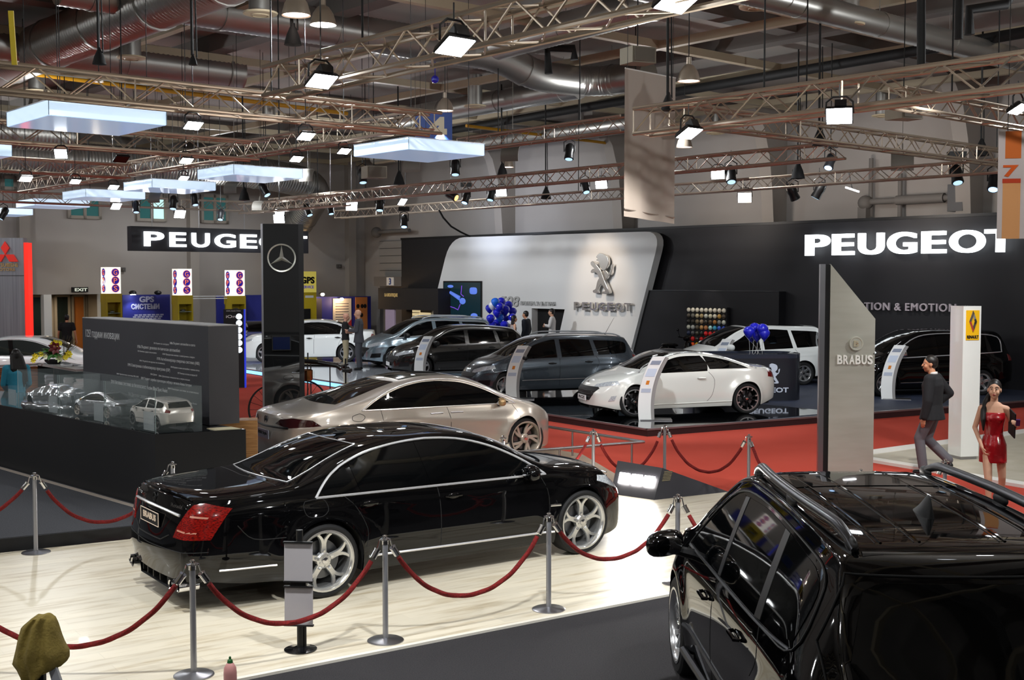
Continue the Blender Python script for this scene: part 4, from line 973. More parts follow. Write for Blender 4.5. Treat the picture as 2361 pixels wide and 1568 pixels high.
# ------------------------------------------------------------------ white coupe
M_pearl = mat('pearl_white_paint', 'e6e6df', .2, .1, coat=1.0)
M_emb = M_chrome
def peug_face(C, t, paint, zg=.42, zb=.70, w=.62, txt='', gm=None, fog=True):
    gm = gm or M_plastic
    C.patch([(-w, zg + .16), (-w * .55, zg - .10), (w * .55, zg - .10), (w, zg + .16), (w * .9, zg + .19), (-w * .9, zg + .19)], 0, step=.08, off=.008).build('grille', M_plastic, t)
    g = C.line([(-w * .9, zg + .1), (w * .9, zg + .1)], 0, r=.008, off=.01)
    for k in (0, 1): 
        q = C.line([(-w * (.8 - .18 * k), zg + .03 - .06 * k), (w * (.8 - .18 * k), zg + .03 - .06 * k)], 0, r=.008, off=.01); g.add(q.v, q.f)
    g.build('grille_bar', gm, t)
    plate(C, t, 0, zg - .06, .5, .11, txt, out=.03)
    p, nr, _ = C.proj(0, zb, 0, .004); mb = MB(); lion2d(mb, .11); o = mb.build('front_badge', M_chrome, t); o.location = p - Vector((0, 0, .05)); o.rotation_euler = (-.35, 0, PI / 2)
def lion2d(mb, h, d=.012):
    """heraldic upright lion relief of height h, x-z plane, facing -Y"""
    parts = [[(-.12, .91), (0, 1.0), (.16, .97), (.28, .90), (.31, .75), (.24, .63), (.15, .57), (.04, .61), (0, .72), (-.03, .80), (-.125, .83), (-.06, .87)],
             [(.15, .60), (.29, .50), (.26, .38), (.07, .26), (-.05, .12), (-.04, .02), (-.22, .02), (-.24, .08), (-.15, .12), (-.09, .30), (.0, .42), (.08, .54)],
             [(-.28, .76), (-.22, .81), (-.14, .77), (-.02, .67), (.11, .53), (.19, .36), (.31, .16), (.37, .06), (.34, 0), (.12, 0), (.13, .05), (.23, .07), (.12, .22), (-.01, .44), (-.12, .60), (-.24, .69)],
             [(-.31, .54), (-.25, .61), (-.15, .61), (-.04, .53), (-.08, .49), (-.15, .53), (-.25, .51)],
             [(.26, .50), (.36, .55), (.36, .67), (.43, .74), (.42, .61), (.36, .48), (.27, .44)]]
    for k, pl in enumerate(parts):
        q = curve_pts(pl, 3); q = [(p[0] * h, p[1] * h) for p in q]; dd = d * (1, .8, 1.5, 1, .7)[k]
        c = (sum(p[0] for p in q) / len(q), sum(p[1] for p in q) / len(q)); n = len(q)
        vs = [(p[0], 0, p[1]) for p in q] + [(p[0], -dd, p[1]) for p in q]
        ar = sum(q[i][0] * q[(i + 1) % n][1] - q[(i + 1) % n][0] * q[i][1] for i in range(n))
        fs = [tuple(range(n, 2 * n))] + [(i, (i + 1) % n, n + (i + 1) % n, n + i) for i in range(n)]
        if ar < 0: fs = [f[::-1] for f in fs]
        mb.add(vs, fs)
    return mb
def rcz_extra(C, t, paint):
    peug_face(C, t, paint, .44, .70, .58, 'RCZ')
S_rcz = dict(xf=2.12, xr=-2.17, af=1.29, ar=-1.32, R=.335, Ra=.375, rim=.255, style='star10', rim_m=M_alloyd, tw=.24, track=.80, floor=.15,
    top=[(-2.17, .93), (-2.1, 1.0), (-1.8, 1.03), (-1.5, 1.08), (-1.0, 1.22), (-.5, 1.325), (0, 1.36), (.3, 1.34), (.6, 1.26), (1.0, 1.07), (1.2, .97), (1.5, .90), (1.85, .79), (2.05, .67), (2.12, .55)],
    belt=[(-2.17, .86), (-1.4, .97), (-.6, .94), (.5, .91), (1.2, .86), (1.8, .74), (2.12, .5)],
    crown=[(-2.17, .06), (-1.6, .07), (-.9, .09), (.2, .07), (.9, .09), (2.12, .08)],
    w=[(-2.17, .84), (-1.3, .925), (-.3, .90), (.6, .90), (1.3, .915), (2.12, .80)], sill=[(-2.17, .32), (-1.7, .2), (1.7, .17), (2.12, .24)],
    tumble=.5, tq=.2, flare=.05, tf=.38, tr=.32, kf=.24, kr=.2, nf=.26, nr=.18, xm=(.1, -.5), rakeR=[(0, 0), (.6, -.03), (1.0, .06)],
    glass=[[(1.0, .915, 1), (.75, 1.07), (.45, 1.19), (.15, 1.255), (-.30, 1.265, 1), (-.42, 1.10), (-.40, .945, 1)], [(-.46, .985, 1), (-.36, 1.26, 1), (-.75, 1.20), (-1.12, 1.09), (-1.36, .99, 1)]],
    strips=[([(1.16, .93), (.85, 1.10), (.5, 1.245), (.1, 1.325), (-.4, 1.315), (-.85, 1.225), (-1.25, 1.09), (-1.55, .985)], .02, M_alloy, 'roof_arch'), ([(-.95, .29), (0, .27), (.95, .26)], .012, M_pearl, 'sill_strip')],
    ws=(1.14, .62, .42, .54), rw=(-1.5, .56, -.65, .50), top_patch=[([(.38, -.46), (.38, .46), (-.6, .46), (-.6, -.46)], mat('black_roof_film', '1b1b1f', .25, coat=.8))],
    seams=[[(-.42, .93), (-.55, .75), (-.50, .45), (-.38, .30)], [(.98, .90), (.96, .6), (.90, .29)]],
    handles=[(-.24, .80, M_pearl)],
    patches=[(35, [(-.42, .60), (-.05, .66), (.22, .70), (.16, .77), (-.1, .74), (-.36, .68)], M_clear, 'headlight'), (30, [(.0, .34), (.12, .36), (.16, .47), (.06, .45)], M_clear, 'fog_lamp'),
             (152, [(-.12, .80), (.26, .72), (.30, .78), (.12, .90), (-.06, .93)], M_red, 'taillight')],
    mirror=(.86, 1.0, .95, M_pearl, .95), extra=rcz_extra)
AZ4 = -106
L4 = place(1463, 963, .16, AZ4, 1.29, .90, 1)
make_car('sports_coupe', 'pearl white coupe with black star wheels and silver roof arches', 'car', L4, AZ4, S_rcz, M_pearl)
# ------------------------------------------------------------------ hatchback / estate family
def hatch_spec(kind, rim_m=M_alloy, style='five'):
    if kind == 'estate': tail = [(-2.28, .85), (-2.24, 1.02), (-2.10, 1.28), (-1.98, 1.45), (-1.8, 1.49), (-1.0, 1.525)]; xr = -2.28
    elif kind == 'hatch': tail = [(-2.05, .85), (-2.02, 1.02), (-1.86, 1.28), (-1.6, 1.43), (-1.3, 1.475), (-1.0, 1.50)]; xr = -2.05
    else: tail = [(-2.28, .9), (-2.24, 1.08), (-2.15, 1.35), (-2.02, 1.55), (-1.85, 1.61), (-1.0, 1.64)]; xr = -2.28
    top = tail + [(-.3, 1.535), (.1, 1.52), (.5, 1.44), (.9, 1.27), (1.25, 1.07), (1.4, 1.01), (1.7, .93), (1.95, .80), (2.06, .68), (2.12, .56)]
    if kind == 'van': top = tail + [(-.3, 1.66), (.2, 1.635), (.6, 1.52), (1.0, 1.32), (1.35, 1.10), (1.5, 1.05), (1.8, .96), (2.05, .82), (2.14, .66)]
    xf = 2.12 if kind != 'van' else 2.14
    hz = {'estate': 1.42, 'hatch': 1.38, 'van': 1.53}[kind]; xe = xr + .42
    S = dict(xf=xf, xr=xr, af=1.30, ar=-1.31, R=.32, Ra=.365, rim=.215, style=style, rim_m=rim_m, tw=.22, track=.78, floor=.16,
        top=top, belt=[(xr, .90), (-1.2, 1.0), (0, .96), (1.1, .92), (1.8, .78), (xf, .52)],
        crown=[(xr, .04), (xr + .3, .07), (-1.0, .075), (.4, .075), (1.0, .09), (xf, .08)],
        w=[(xr, .82), (-1.4, .895), (0, .90), (1.3, .895), (xf, .80)], sill=[(xr, .34), (-1.7, .24), (1.7, .21), (xf, .26)],
        tumble=.38, tq=.12, flare=.025, tf=.38, tr=.26, kf=.24, kr=.12, nf=.26, nr=.14, xm=(.1, -1.1), crease=(.008, .03, [(xr, .84), (0, .78), (xf, .62)]),
        rakeR=[(0, 0), (.6, -.04), (1.5, .03)],
        glass=[[(1.12, .955, 1), (.85, 1.12), (.5, 1.30), (.15, hz - .02), (-.02, hz, 1), (-.04, .985, 1)], [(-.16, .99, 1), (-.14, hz, 1), (-.5, hz + .005), (-.92, hz - .02, 1), (-1.0, 1.02, 1)],
               [(-1.12, 1.03, 1), (-1.02, hz - .03, 1), (xe + .2, hz - .06), (xe - .02, hz - .12), (xe - .02, 1.10), (xe + .12, 1.06)]],
        ws=(1.33, .66, .38, .56), seams=[[(-.10, .97), (-.10, .7), (-.08, .3)], [(1.05, .93), (.98, .6), (.9, .3)], [(-1.05, 1.0), (-1.12, .85), (-1.0, .6)]],
        strips=[([(-.9, .46), (0, .45), (.88, .44)], .012, M_alloy if kind == 'estate' else M_plastic, 'door_moulding')], handles=[(-.85, .87, M_plastic), (.1, .845, M_plastic)],
        patches=[(35, [(-.38, .60), (.0, .68), (.26, .74), (.22, .82), (-.06, .78), (-.34, .70)], M_clear, 'headlight'), (30, [(-.16, .32), (.14, .34), (.16, .47), (-.1, .45)], M_alloyd, 'fog_lamp'),
                 (150, [(-.02, .86), (.24, .84), (.26, .95), (.04, 1.02)], M_red, 'taillight')],
        mid_patches=[(180, [(-.58, 1.06), (-.50, hz - .06), (.50, hz - .06), (.58, 1.06)], M_glass, 'rear_window')],
        mirror=(.90, 1.0, 1.01, M_plastic, 1.0))
    return S
def rails_extra(txt, mr=M_alloy, gm=None, ant=False):
    def f(C, t, paint):
        peug_face(C, t, paint, .44, .74, .60, txt, gm)
        zt = lambda x, y: C.bvh.ray_cast(Vector((x, y, 4)), Vector((0, 0, -1)))[0].z
        if mr:
            for sg in (1, -1):
                mb = MB(); pts = []
                for i in range(21):
                    q = i / 20; x = .25 - 2.05 * q; y = sg * .55; pts.append((x, y, zt(x, y) + .01 + .05 * min(1, min(q, 1 - q) * 9) ** .6))
                mb.tube(pts, .017, 8); mb.build('roof_rail', mat('pale_rail', 'b9bdc2', .3, .3), t)
        if ant:
            p = Vector((-1.6, 0, zt(-1.6, 0))); mb = MB(); mb.tube([p, p + Vector((-.25, 0, .42))], [.006, .003], 6); mb.ball(p, .02, 8, 6); mb.build('antenna', M_plastic, t)
    return f
M_gun = mat('gunmetal_paint', '4a535c', .25, .6, coat=1.0); M_char = mat('charcoal_brown_paint', '2b2a29', .22, .7, coat=1.0); M_sky = mat('light_blue_silver_paint', '9fb2bd', .22, .7, coat=1.0)
S = hatch_spec('estate'); S['extra'] = rails_extra('', M_alloy, ant=True); AZ5 = -106
make_car('estate_car', 'gunmetal blue estate with silver roof rails behind the white coupe', 'car', place(1165, 920, .16, AZ5, 1.30, .88, 1), AZ5, S, M_gun)
S = hatch_spec('hatch'); S['extra'] = rails_extra('', None); S['rw'] = (-1.95, .5, -1.5, .5); S.pop('rw')
AZ6 = -107
make_car('hatchback', 'dark charcoal hatchback parked between two white curved panels', 'car', place(973, 871, .16, AZ6, 1.30, .88, 1), AZ6, S, M_char)
S = hatch_spec('estate'); S['extra'] = rails_extra('', M_chrome); S['dlo'] = [(1.16, .93, 1), (.5, 1.33), (0, 1.44), (-1.0, 1.43), (-1.8, 1.36), (-1.95, 1.15, 1)]; S['dlo_r'] = .012
S['top_patch'] = [([(.3, -.46), (.3, .46), (-1.2, .46), (-1.2, -.46)], M_glassg)]; AZ7 = -112
make_car('estate_car', 'light silver blue estate with a dark glass roof beside the two talking men', 'car', place(905, 849, .16, AZ7, 1.38, .9, 1), AZ7, S, M_sky, scale=1.06)
# white saloon
S = dict(S_sal); S.update(xf=2.28, xr=-2.45, af=1.41, ar=-1.41, R=.33, Ra=.37, rim=.22, style='five', rim_m=M_alloy, tw=.22, extra=rails_extra('', None), flare=.02, screen_trim=None, strips=[], seams=S_sal['seams'][:3],
    patches=[(40, [(-.38, .66), (.0, .72), (.22, .78), (.18, .84), (-.3, .76)], M_clear, 'headlight'), (150, [(-.1, .85), (.3, .85), (.34, .95), (.0, .98)], M_red, 'taillight')], mid_lines=[], mirror=(.95, 1.0, 1.0, M_white, 1.0))
sc = lambda tab, k=.93: [(p[0] * k,) + tuple(p[1:]) for p in tab]
for key in ('top', 'belt', 'crown', 'w', 'sill'): S[key] = sc(S_sal[key], .945)
S['top'] = [(max(min(p[0], 2.28), -2.45),) + p[1:] for p in [(-2.45, 1.045)] + S['top'][1:-1] + [(2.28, .7)]]
AZ8 = -97
make_car('saloon_car', 'white saloon seen side-on behind the two talking men', 'car', Vector((-7.3, 42.4, .16)), AZ8, S, M_white)
# white people carrier and black crossover
S = hatch_spec('van', style='seven'); S['extra'] = rails_extra('', None); S['mirror'] = (.95, 1.03, 1.08, M_white, 1.1); AZ9 = -103
S['top_patch'] = [([(.25, -.48), (.25, .48), (-1.5, .48), (-1.5, -.48)], M_glass)]
make_car('people_carrier', 'white people carrier behind the curved black reception desk', 'car', place(1853, 888, .152, AZ9, -1.31, .88, 1), AZ9, S, M_white)
S = hatch_spec('van', style='five'); S['extra'] = rails_extra('', None, M_chrome); S['mirror'] = (.95, 1.03, 1.08, M_chrome, 1.1); S['dlo'] = [(1.2, .94, 1), (.55, 1.38), (0, 1.53), (-1.0, 1.54), (-1.85, 1.45)]; S['dlo'] = S['dlo'] + [(-1.9, 1.08, 1)]; S['dlo_r'] = .014
S['strips'] = [([(-.9, .36), (0, .35), (.9, .34)], .016, M_chrome, 'door_moulding')]; AZ10 = -99
make_car('crossover_car', 'black crossover with chrome window line behind the man in the dark jacket', 'car', place(2040, 915, .152, AZ10, 1.30, .88, 1), AZ10, S, M_black)
# white saloon on the left, dark car, blue hatch, blue racing car
S = dict(S_sal); S.update(R=.33, Ra=.37, rim=.22, style='five', rim_m=M_alloy, tw=.22, flare=.02, screen_trim=None, strips=[], seams=S_sal['seams'][:3], extra=lambda C, t, p: None, mirror=(1.02, 1.03, 1.0, M_white, 1.0))
S['top'] = [(-2.82, 1.0), (-2.7, 1.09), (-2.3, 1.13), (-1.95, 1.17), (-1.5, 1.28), (-1.0, 1.40), (-.4, 1.475), (.1, 1.475), (.5, 1.435), (.85, 1.33), (1.2, 1.17), (1.42, 1.06), (1.55, 1.03), (1.9, .985), (2.2, .90), (2.36, .80), (2.42, .70)]
AZ11 = 78
make_car('saloon_car', 'white fastback saloon behind the flower arrangement', 'car', Vector((-13.6, 33.6, .0)), AZ11, S, M_white, glass=M_glassg)
S = hatch_spec('hatch'); S['extra'] = lambda C, t, p: None
make_car('hatchback', 'dark blue car roof showing beyond the white fastback saloon', 'car', Vector((-18.6, 37.6, 0)), 70, S, mat('dark_navy_paint', '1b2433', .2, .5, coat=1))
S = hatch_spec('hatch'); S['extra'] = lambda C, t, p: None; p = G(455, 800, 0)
make_car('hatchback', 'light blue hatchback roof beyond the grey innovation wall', 'car', Vector((-12.3, 44.6, 0)), 80, S, mat('light_blue_paint', '3f7fae', .2, .4, coat=1))
M_race = mat('racing_blue_paint', '12318f', .2, .3, coat=1)
S = hatch_spec('hatch'); S['top'] = [(x, z * .86 + .08) for x, z in S['top']]; S['belt'] = [(x, z * .86 + .08) for x, z in S['belt']]
S['glass'] = [[(x[0], x[1] * .86 + .08) + tuple(x[2:]) for x in g] for g in S['glass']]
def race_extra(C, t, paint):
    p, nr, _ = C.proj(0, .66, 0, .02); q = text_mb('PlayStation', w=1.0, h=.16, depth=.005).build('lettering', M_whitem, t); q.location = p; q.rotation_euler = (-.2, 0, PI / 2)
    C.patch([(-.6, .3), (.6, .3), (.5, .46), (-.5, .46)], 0, off=.01).build('bumper_patch', M_whitem, t)
S['extra'] = race_extra; S['mirror'] = (.9, 1.0, .93, M_race, 1.0)
make_car('racing_car', 'blue racing car with white lettering on its nose beyond the white saloon', 'car', Vector((-10.6, 48.4, 0.0)), 172, S, M_race)
# ------------------------------------------------------------------ scale models in the glass cases
def small(S0, **kw):
    S = dict(S0); S.update(kw); return S
M_msil = mat('model_silver_paint', 'b9bcbf', .25, .8, coat=.8); M_mwhite = mat('model_white_paint', 'd2cec6', .25, .4, coat=.8)
PZ = 1.135
fdir = Vector((-4.5 - -7.87, 14.95 - 18.35, 0)).normalized()
q = G(365, 975, PZ); S = small(hatch_spec('hatch'), extra=lambda C, t, p: None); S['mirror'] = (.9, 1.0, .96, M_mwhite, .9)
q1 = D(372, 950, 15.75); q1.z = PZ + .003
make_car('model_car', 'white scale model hatchback seen from behind, nearest the glass corner', 'model car', q1, -43, small(S, R=.34, Ra=.38, rim=.26, style='star10', rim_m=M_alloyd, top=[(x, z * .95) for x, z in S['top']]), M_mwhite, scale=.27)
q2 = D(245, 935, 16.9); q2.z = PZ + .003
make_car('model_car', 'silver scale model coupe in the middle glass case', 'model car', q2, -52, small(S_sil, extra=lambda C, t, p: None), M_msil, scale=.25)
q3 = D(128, 922, 17.9); q3.z = PZ + .05
# unfinished clay-like sculpture: only a rough metal form on a melting base
C = CarShape(small(S_sil, flare=.06)); t = thing('model_car', 'polished metal car sculpture rising from a rippled base in the glass case', 'model car', q3, PI / 2 + math.radians(60)); t.scale = (.22,) * 3
mb = C.mesh(); mb.v = [(x + .03 * math.sin(9 * y), y * (1 + .04 * math.sin(7 * x)), z + .03 * math.sin(6 * x + 3 * y)) for x, y, z in mb.v]; mb.build('car_form', mat('polished_aluminium', 'd6dbe0', .18, 1.0), t)
mb = MB(); mb.ball((0, 0, .0), (2.9, 1.4, .42), 40, 16, e=.8); mb.v = [(x + .12 * math.sin(5 * y + 2 * x), y + .1 * math.sin(4 * x), z + .09 * math.sin(7 * x) * math.cos(6 * y)) for x, y, z in mb.v]; mb.build('rippled_base', MATS['polished_aluminium'], t)
# ================================================================== stands and exhibits
def wthing(name, label, cat, a0, px, group=None):
    """thing on the long-wall plane a = a0; local x runs to the viewer's right, its origin under pixel column px"""
    b, _ = onA(px, 700, a0); t = thing(name, label, cat, Hh(a0, b, 0), ANG_B, group)
    def at(px, py):
        bb, z = onA(px, py, a0); return (b - bb, z)
    return t, at
M_pblack = mat('stand_wall_black', '18171b', .55)
# the long black stand wall
t, at = wthing('stand_wall', 'long black stand wall carrying the large lit letters', 'stand wall', 30.6, 926)
xl, _ = at(926, 600); xr_, _ = at(2361, 600)
mb = MB(); mb.bbox((0, 0, 0), (xr_ + 4, .25, 4.8)); mb.build('wall_panel', M_pblack, t)
mb = MB(); mb.bbox((-.02, -.03, 4.76), (xr_ + 4, .28, 4.84)); mb.build('top_trim', M_plastic, t)
x0, z0 = at(1500, 669); x1, z1 = at(1812, 672)
mb = MB(); mb.bbox((x0 - 3, -.35, 0), (x1, -.01, z0)); mb.build('niche_block', mat('niche_black', '121115', .5), t)
mb = MB(); mb.tube([(x0 - 3, -.36, z0), (x1, -.36, z0)], .015, 6); mb.build('niche_edge', M_steel, t)
# big lit name: seven letters, each its own part
def letters(t, txt, at, pxs, ytop, ybot, m, depth, y, bold=.04):
    """txt letters over pixel spans pxs; ytop/ybot functions of px"""
    for ch, (a, b) in zip(txt, pxs):
        m_ = (a + b) / 2; (xa, z1) = at(a, ytop(m_)); (xb, z0) = at(b, ybot(m_)); text_mb(ch, w=abs(xb - xa), h=z1 - z0, x=(xa + xb) / 2, z=z0, y=y, depth=depth, bold=bold, res=8).build('letter', m, t)
t, at = wthing('brand_letters', 'large lit white name standing on the long black wall', 'sign', 30.45, 1863)
yt = lambda p: 542 - (p - 1889) * .030; yb = lambda p: 589 - (p - 1889) * .019
letters(t, 'PEUGEOT', at, [(1863, 1915), (1925, 1971), (1985, 2040), (2052, 2115), (2131, 2183), (2195, 2273), (2276, 2345)], yt, yb, M_letter, .16, 0, .022)
t, at = wthing('slogan_lettering', 'small grey white slogan letters behind the steel tower', 'sign', 30.52, 1940)
M_slog = mat('slogan_grey', 'b5aab0', .4)
x0, z0 = at(1958, 712); x1, _ = at(2206, 712); _, z1 = at(2100, 700)
text_mb('MOTION & EMOTION', w=x1 - x0, h=.22, x=(x0 + x1) / 2, z=z0 - .02, y=0, depth=.06, bold=.012, space=1.15).build('lettering', M_slog, t)
# white slanted wall with a rounded outline, screen, doorway and chrome emblem
t, at = wthing('slanted_white_wall', 'white slanted wall with rounded corners carrying the chrome lion', 'stand wall', 30.1, 1240)
P_ = [at(980, 812), at(1450, 830), at(1524, 533), at(1038, 548)]
P_[0] = (at(975, 800)[0], .12); P_[1] = (at(1446, 800)[0], .12)
q = round_poly(P_, [0, 0, .7, .9])
# doorway cut: panel is built in pieces around it
(dx0, dzt), (dx1, _) = at(1226, 711), at(1303, 711); dsl = .28
def strip_clip(poly, x0, x1):
    bm = bmesh.new(); bm.faces.new([bm.verts.new((p[0], p[1], 0)) for p in poly])
    for co, no in ((x0, -1), (x1, 1)):
        bmesh.ops.bisect_plane(bm, geom=bm.verts[:] + bm.edges[:] + bm.faces[:], plane_co=(co, 0, 0), plane_no=(no, 0, 0), clear_outer=True, dist=1e-6)
    f = bm.faces[:][0]; r = [(v.co.x, v.co.y) for v in f.verts]; bm.free(); return r
mb = MB(); xs = [p[0] for p in q]; mb.panel(strip_clip(q, min(xs) - 1, dx0), 0, .32); mb.panel(strip_clip(q, dx1, max(xs) + 1), 0, .32)
mid = strip_clip(q, dx0, dx1); zz = max(p[1] for p in mid)
mb.panel([(dx0, dzt), (dx1, dzt), (dx1, zz - .01), (dx0, zz - .01)], 0, .32); wp = mb.build('white_panel', M_whitem, t, sharp=30)
mb = MB(); mb.bbox((dx0, .30, .12), (dx1, .34, dzt)); mb.build('doorway_back', M_matte, t)
mb = MB(); mb.panel([(dx1 - .6, .12), (dx1, .12), (dx1, dzt - .0), (dx1 - .02, dzt)], .0, .3); mb.build('doorway_jamb', M_whitem, t)
mb = MB(); x, z = at(1295, 740); mb.tube([(x, .28, z - .35), (x, .28, z + .3)], .03, 6); mb.build('door_light', mat('door_light_lit', 'ffd9a0', .4, emit='ffcf90', es=3), t)
x0, z1 = at(1022, 648); x1, z0 = at(1110, 736)
t2, at2 = wthing('wall_screen', 'large square screen showing blue engine parts on the white slanted wall', 'screen', 30.05, 1022)
x1 = at2(1110, 700)[0]; z1 = at2(1066, 648)[1]; z0 = at2(1066, 737)[1]
mb = MB(); mb.bbox((0, 0, z0), (x1, .05, z1)); mb.build('bezel', M_plastic, t2)
M_scr = mat('screen_dark_teal', '08141a', .2, emit='0f2830', es=.8); M_scb = mat('screen_blue_parts', '5070c0', .3, emit='5a78d8', es=.8); M_scp = mat('screen_violet_line', '7040c0', .3, emit='7a46d0', es=.9)
mb = MB(); mb.bbox((.06, -.005, z0 + .06), (x1 - .06, 0, z1 - .06)); sc_ = mb.build('display', M_scr, t2)
w, h = x1, z1 - z0; mb = MB()
mb.tube([(w * .1, -.01, z0 + h * .76), (w * .45, -.012, z0 + h * .55)], [.05, .09], 8); mb.ball((w * .52, -.012, z0 + h * .48), (.2, .01, .13)); mb.ball((w * .8, -.012, z0 + h * .75), (.24, .01, .14), e=.6); mb.ball((w * .82, -.012, z0 + h * .12), (.22, .01, .09)); mb.ball((w * .2, -.01, z0 + h * .86), (.2, .01, .06)); mb.build('picture_shape', M_scb, sc_)
mb = MB(); mb.tube([(w * .08, -.012, z0 + h * .36), (w * .3, -.012, z0 + h * .3), (w * .4, -.012, z0 + h * .25), (w * .46, -.012, z0 + h * .4)], .015, 6); mb.tube([(w * .5, -.012, z0 + h * .88), (w * .48, -.012, z0 + h * .66), (w * .55, -.012, z0 + h * .6)], .015, 6); mb.build('picture_line', M_scp, sc_)
t2, at2 = wthing('lion_emblem', 'large chrome upright lion relief on the white slanted wall', 'emblem', 30.06, 1388)
_, zt_ = at2(1388, 584); _, zb_ = at2(1388, 677); x, _ = at2(1380, 630)
mb = MB(); lion2d(mb, (zt_ - zb_), .10); o = mb.build('lion_relief', mat('lion_chrome', 'dcdad6', .22, .8, coat=.6), t2); o.location = (0, -.04, zb_); bv = o.modifiers.new('edge', 'BEVEL'); bv.width = .045; bv.segments = 3; bv.limit_method = 'ANGLE'
t2, at2 = wthing('chrome_lettering', 'chrome brand name below the lion relief', 'sign', 30.06, 1394)
px = [(1328, 1341), (1347, 1360), (1365, 1380), (1385, 1400), (1405, 1419), (1423, 1440), (1444, 1460)]
letters(t2, 'PEUGEOT', at2, px, lambda p: 696 + (p - 1328) * .02, lambda p: 715 + (p - 1328) * .02, mat('lion_chrome', 'dcdad6', .22, .8, coat=.6), .09, -.02, .02)
t2, at2 = wthing('premiere_lettering', 'faint grey raised text above the white wall doorway', 'sign', 30.07, 1152)
M_faint = mat('pale_grey_lettering', 'b4b4b2', .5)
z0 = at2(1175, 707)[1]; text_mb('508', w=at2(1197, 700)[0], h=at2(1175, 683)[1] - z0, x=at2(1175, 700)[0], z=z0, y=0, depth=.03, shear=.2, bold=.01).build('number', M_faint, t2)
z0 = at2(1240, 705)[1]; text_mb('ПРЕМИЕРА ЗА БЪЛГАРИЯ', w=at2(1280, 700)[0] - at2(1200, 700)[0], h=.16, x=at2(1240, 700)[0], z=z0, y=0, depth=.02).build('lettering', M_faint, t2)
# display rack of coloured paint domes
t, at = wthing('colour_display', 'black square wall case with rows of small coloured domes', 'display case', 30.1, 1583)
x1, _ = at(1676, 760); z1 = at(1630, 708)[1]; z0 = at(1630, 806)[1]
mb = MB(); mb.bbox((0, 0, z0), (x1, .12, z1)); mb.build('case', M_matte, t)
cols = ['e8dcc0', 'cfc6b0', 'd8d0bc', 'd9c8a0', 'e0d2b0', 'efe0b8', 'd8c090', 'e0b870', 'c8a060']
rowc = [['e6dcc6'] * 9, ['50483c', '6e6a60', 'c4b490', 'b8a070', 'c8c8b8', 'd8d0b0', 'e0d8c0', 'c89a50', '504438'], ['28241f', '2c2820', '7a6a50', '9a8468', '3a342c', '5a4630', 'a86a30', '8a8a80', 'c8c8b8'],
        ['b0b0a0', 'a8a8a0', '5a5040', 'b88a50', 'b87a4a', 'a8d0c8', '40a0c0', '2858c0', '2040a0'], ['283048', '484848', '3a382c', '2a2a24', 'd81c1c', 'd01818', 'e02020', '202020', '302c28'],
        ['2c2c28', 'c01818', '2a2620', 'c01c18', 'c82020', '48201c', '2c2828', '383028', '282420'], ['d02c14', 'e05018', 'd8a818', 'c04020', '302820', '2c2824', '282420', '262220', '2a2620']]
for r_, row in enumerate(rowc):
    for c_, hx in enumerate(row):
        x = x1 * (c_ + .6) / 9.2; z = z1 - (z1 - z0) * (r_ + .55) / 7.3
        mb = MB(); mb.ball((x, -.02, z), (.075, .06, .078), 10, 6); mb.build('paint_dome', mat('dome_' + hx, hx, .2, coat=.8), t)
light('display_lamp', 'SPOT', Hh(29.3, onA(1630, 760, 30.1)[0], 3.6), 60, LW, Hh(30.1, onA(1630, 760, 30.1)[0], 1.6), .05, 60)
bb_ = onA(1388, 650, 30.1)[0]
light('emblem_spot', 'SPOT', Hh(26.8, bb_, 6.3), 520, (1, .80, .62), Hh(30.1, bb_, 2.9), .3, 46, .8)
light('added_wall_fill', 'SPOT', Hh(19.5, bb_ + 2, 6.4), 1700, (.92, .95, 1), Hh(30.1, bb_ + 4, 2.0), .2, 80, .7)  # wide spot added to brighten the white wall evenly
light('added_wall_fill', 'SPOT', Hh(26.0, onA(2050, 600, 30.1)[0], 6.6), 500, LW, Hh(30.1, onA(2050, 600, 30.1)[0], 3.0), .2, 50, .9)  # same kind of added fill, over the black lettered wall
for p_ in (1180, 1700, 2100): light('hall_wall_lamp', 'SPOT', Hh(27.5, onA(p_, 420, 31)[0], 5.0), 240, (1, .88, .78) if p_ > 1300 else (.72, .8, 1), Hh(31.8, onA(p_, 440, 31)[0], 5.8), .3, 100, .9)
# boutique booth
t, at = wthing('boutique_booth', 'dark booth with small gold lettering beside the black stand wall', 'booth', 29.4, 872)
x1, zt_ = at(1010, 664); mb = MB(); xa = at(900, 700)[0]
zt2 = at(872, 664)[1]; mb.bbox((0, 0, zt2 - .9), (x1, .9, zt2)); mb.bbox((xa, .85, 0), (x1, .95, zt2 - .9)); mb.bbox((x1 - .3, 0, 0), (x1, .9, zt2 - .9)); mb.build('booth_shell', mat('booth_dark', '1d1b1c', .6), t)
xa, za = at(902, 680); text_mb('LA BOUTIQUE', w=.95, h=.17, x=xa, z=za - .1, y=0, depth=.02, bold=.02).build('lettering', mat('gold_lettering', 'b99c62', .4, emit='b99c62', es=.35), t)
xa, _ = at(886, 700); xb, _ = at(907, 700); mb = MB(); mb.bbox((xa, .05, .1), (xb, .12, at(890, 702)[1])); mb.build('banner_panel', mat('lilac_panel', 'b8a4bc', .6), t)
for p0, p1, y0, y1 in ((924, 940, 714, 738), (941, 964, 722, 748)):
    xa, za = at(p0, y1); xb, zb_ = at(p1, y0); mb = MB(); mb.bbox((xa, .6, za), (xb, .66, zb_)); sh = mb.build('lit_shelf', mat('shelf_glow', 'e8d0a0', .5, emit='ffe6b0', es=.55), t)
    mb = MB()
    for k in range(3): mb.bbox((xa - .02, .5, za + (zb_ - za) * k / 3), (xb + .02, .66, za + (zb_ - za) * k / 3 + .02))
    mb.build('shelf_board', M_matte, sh)
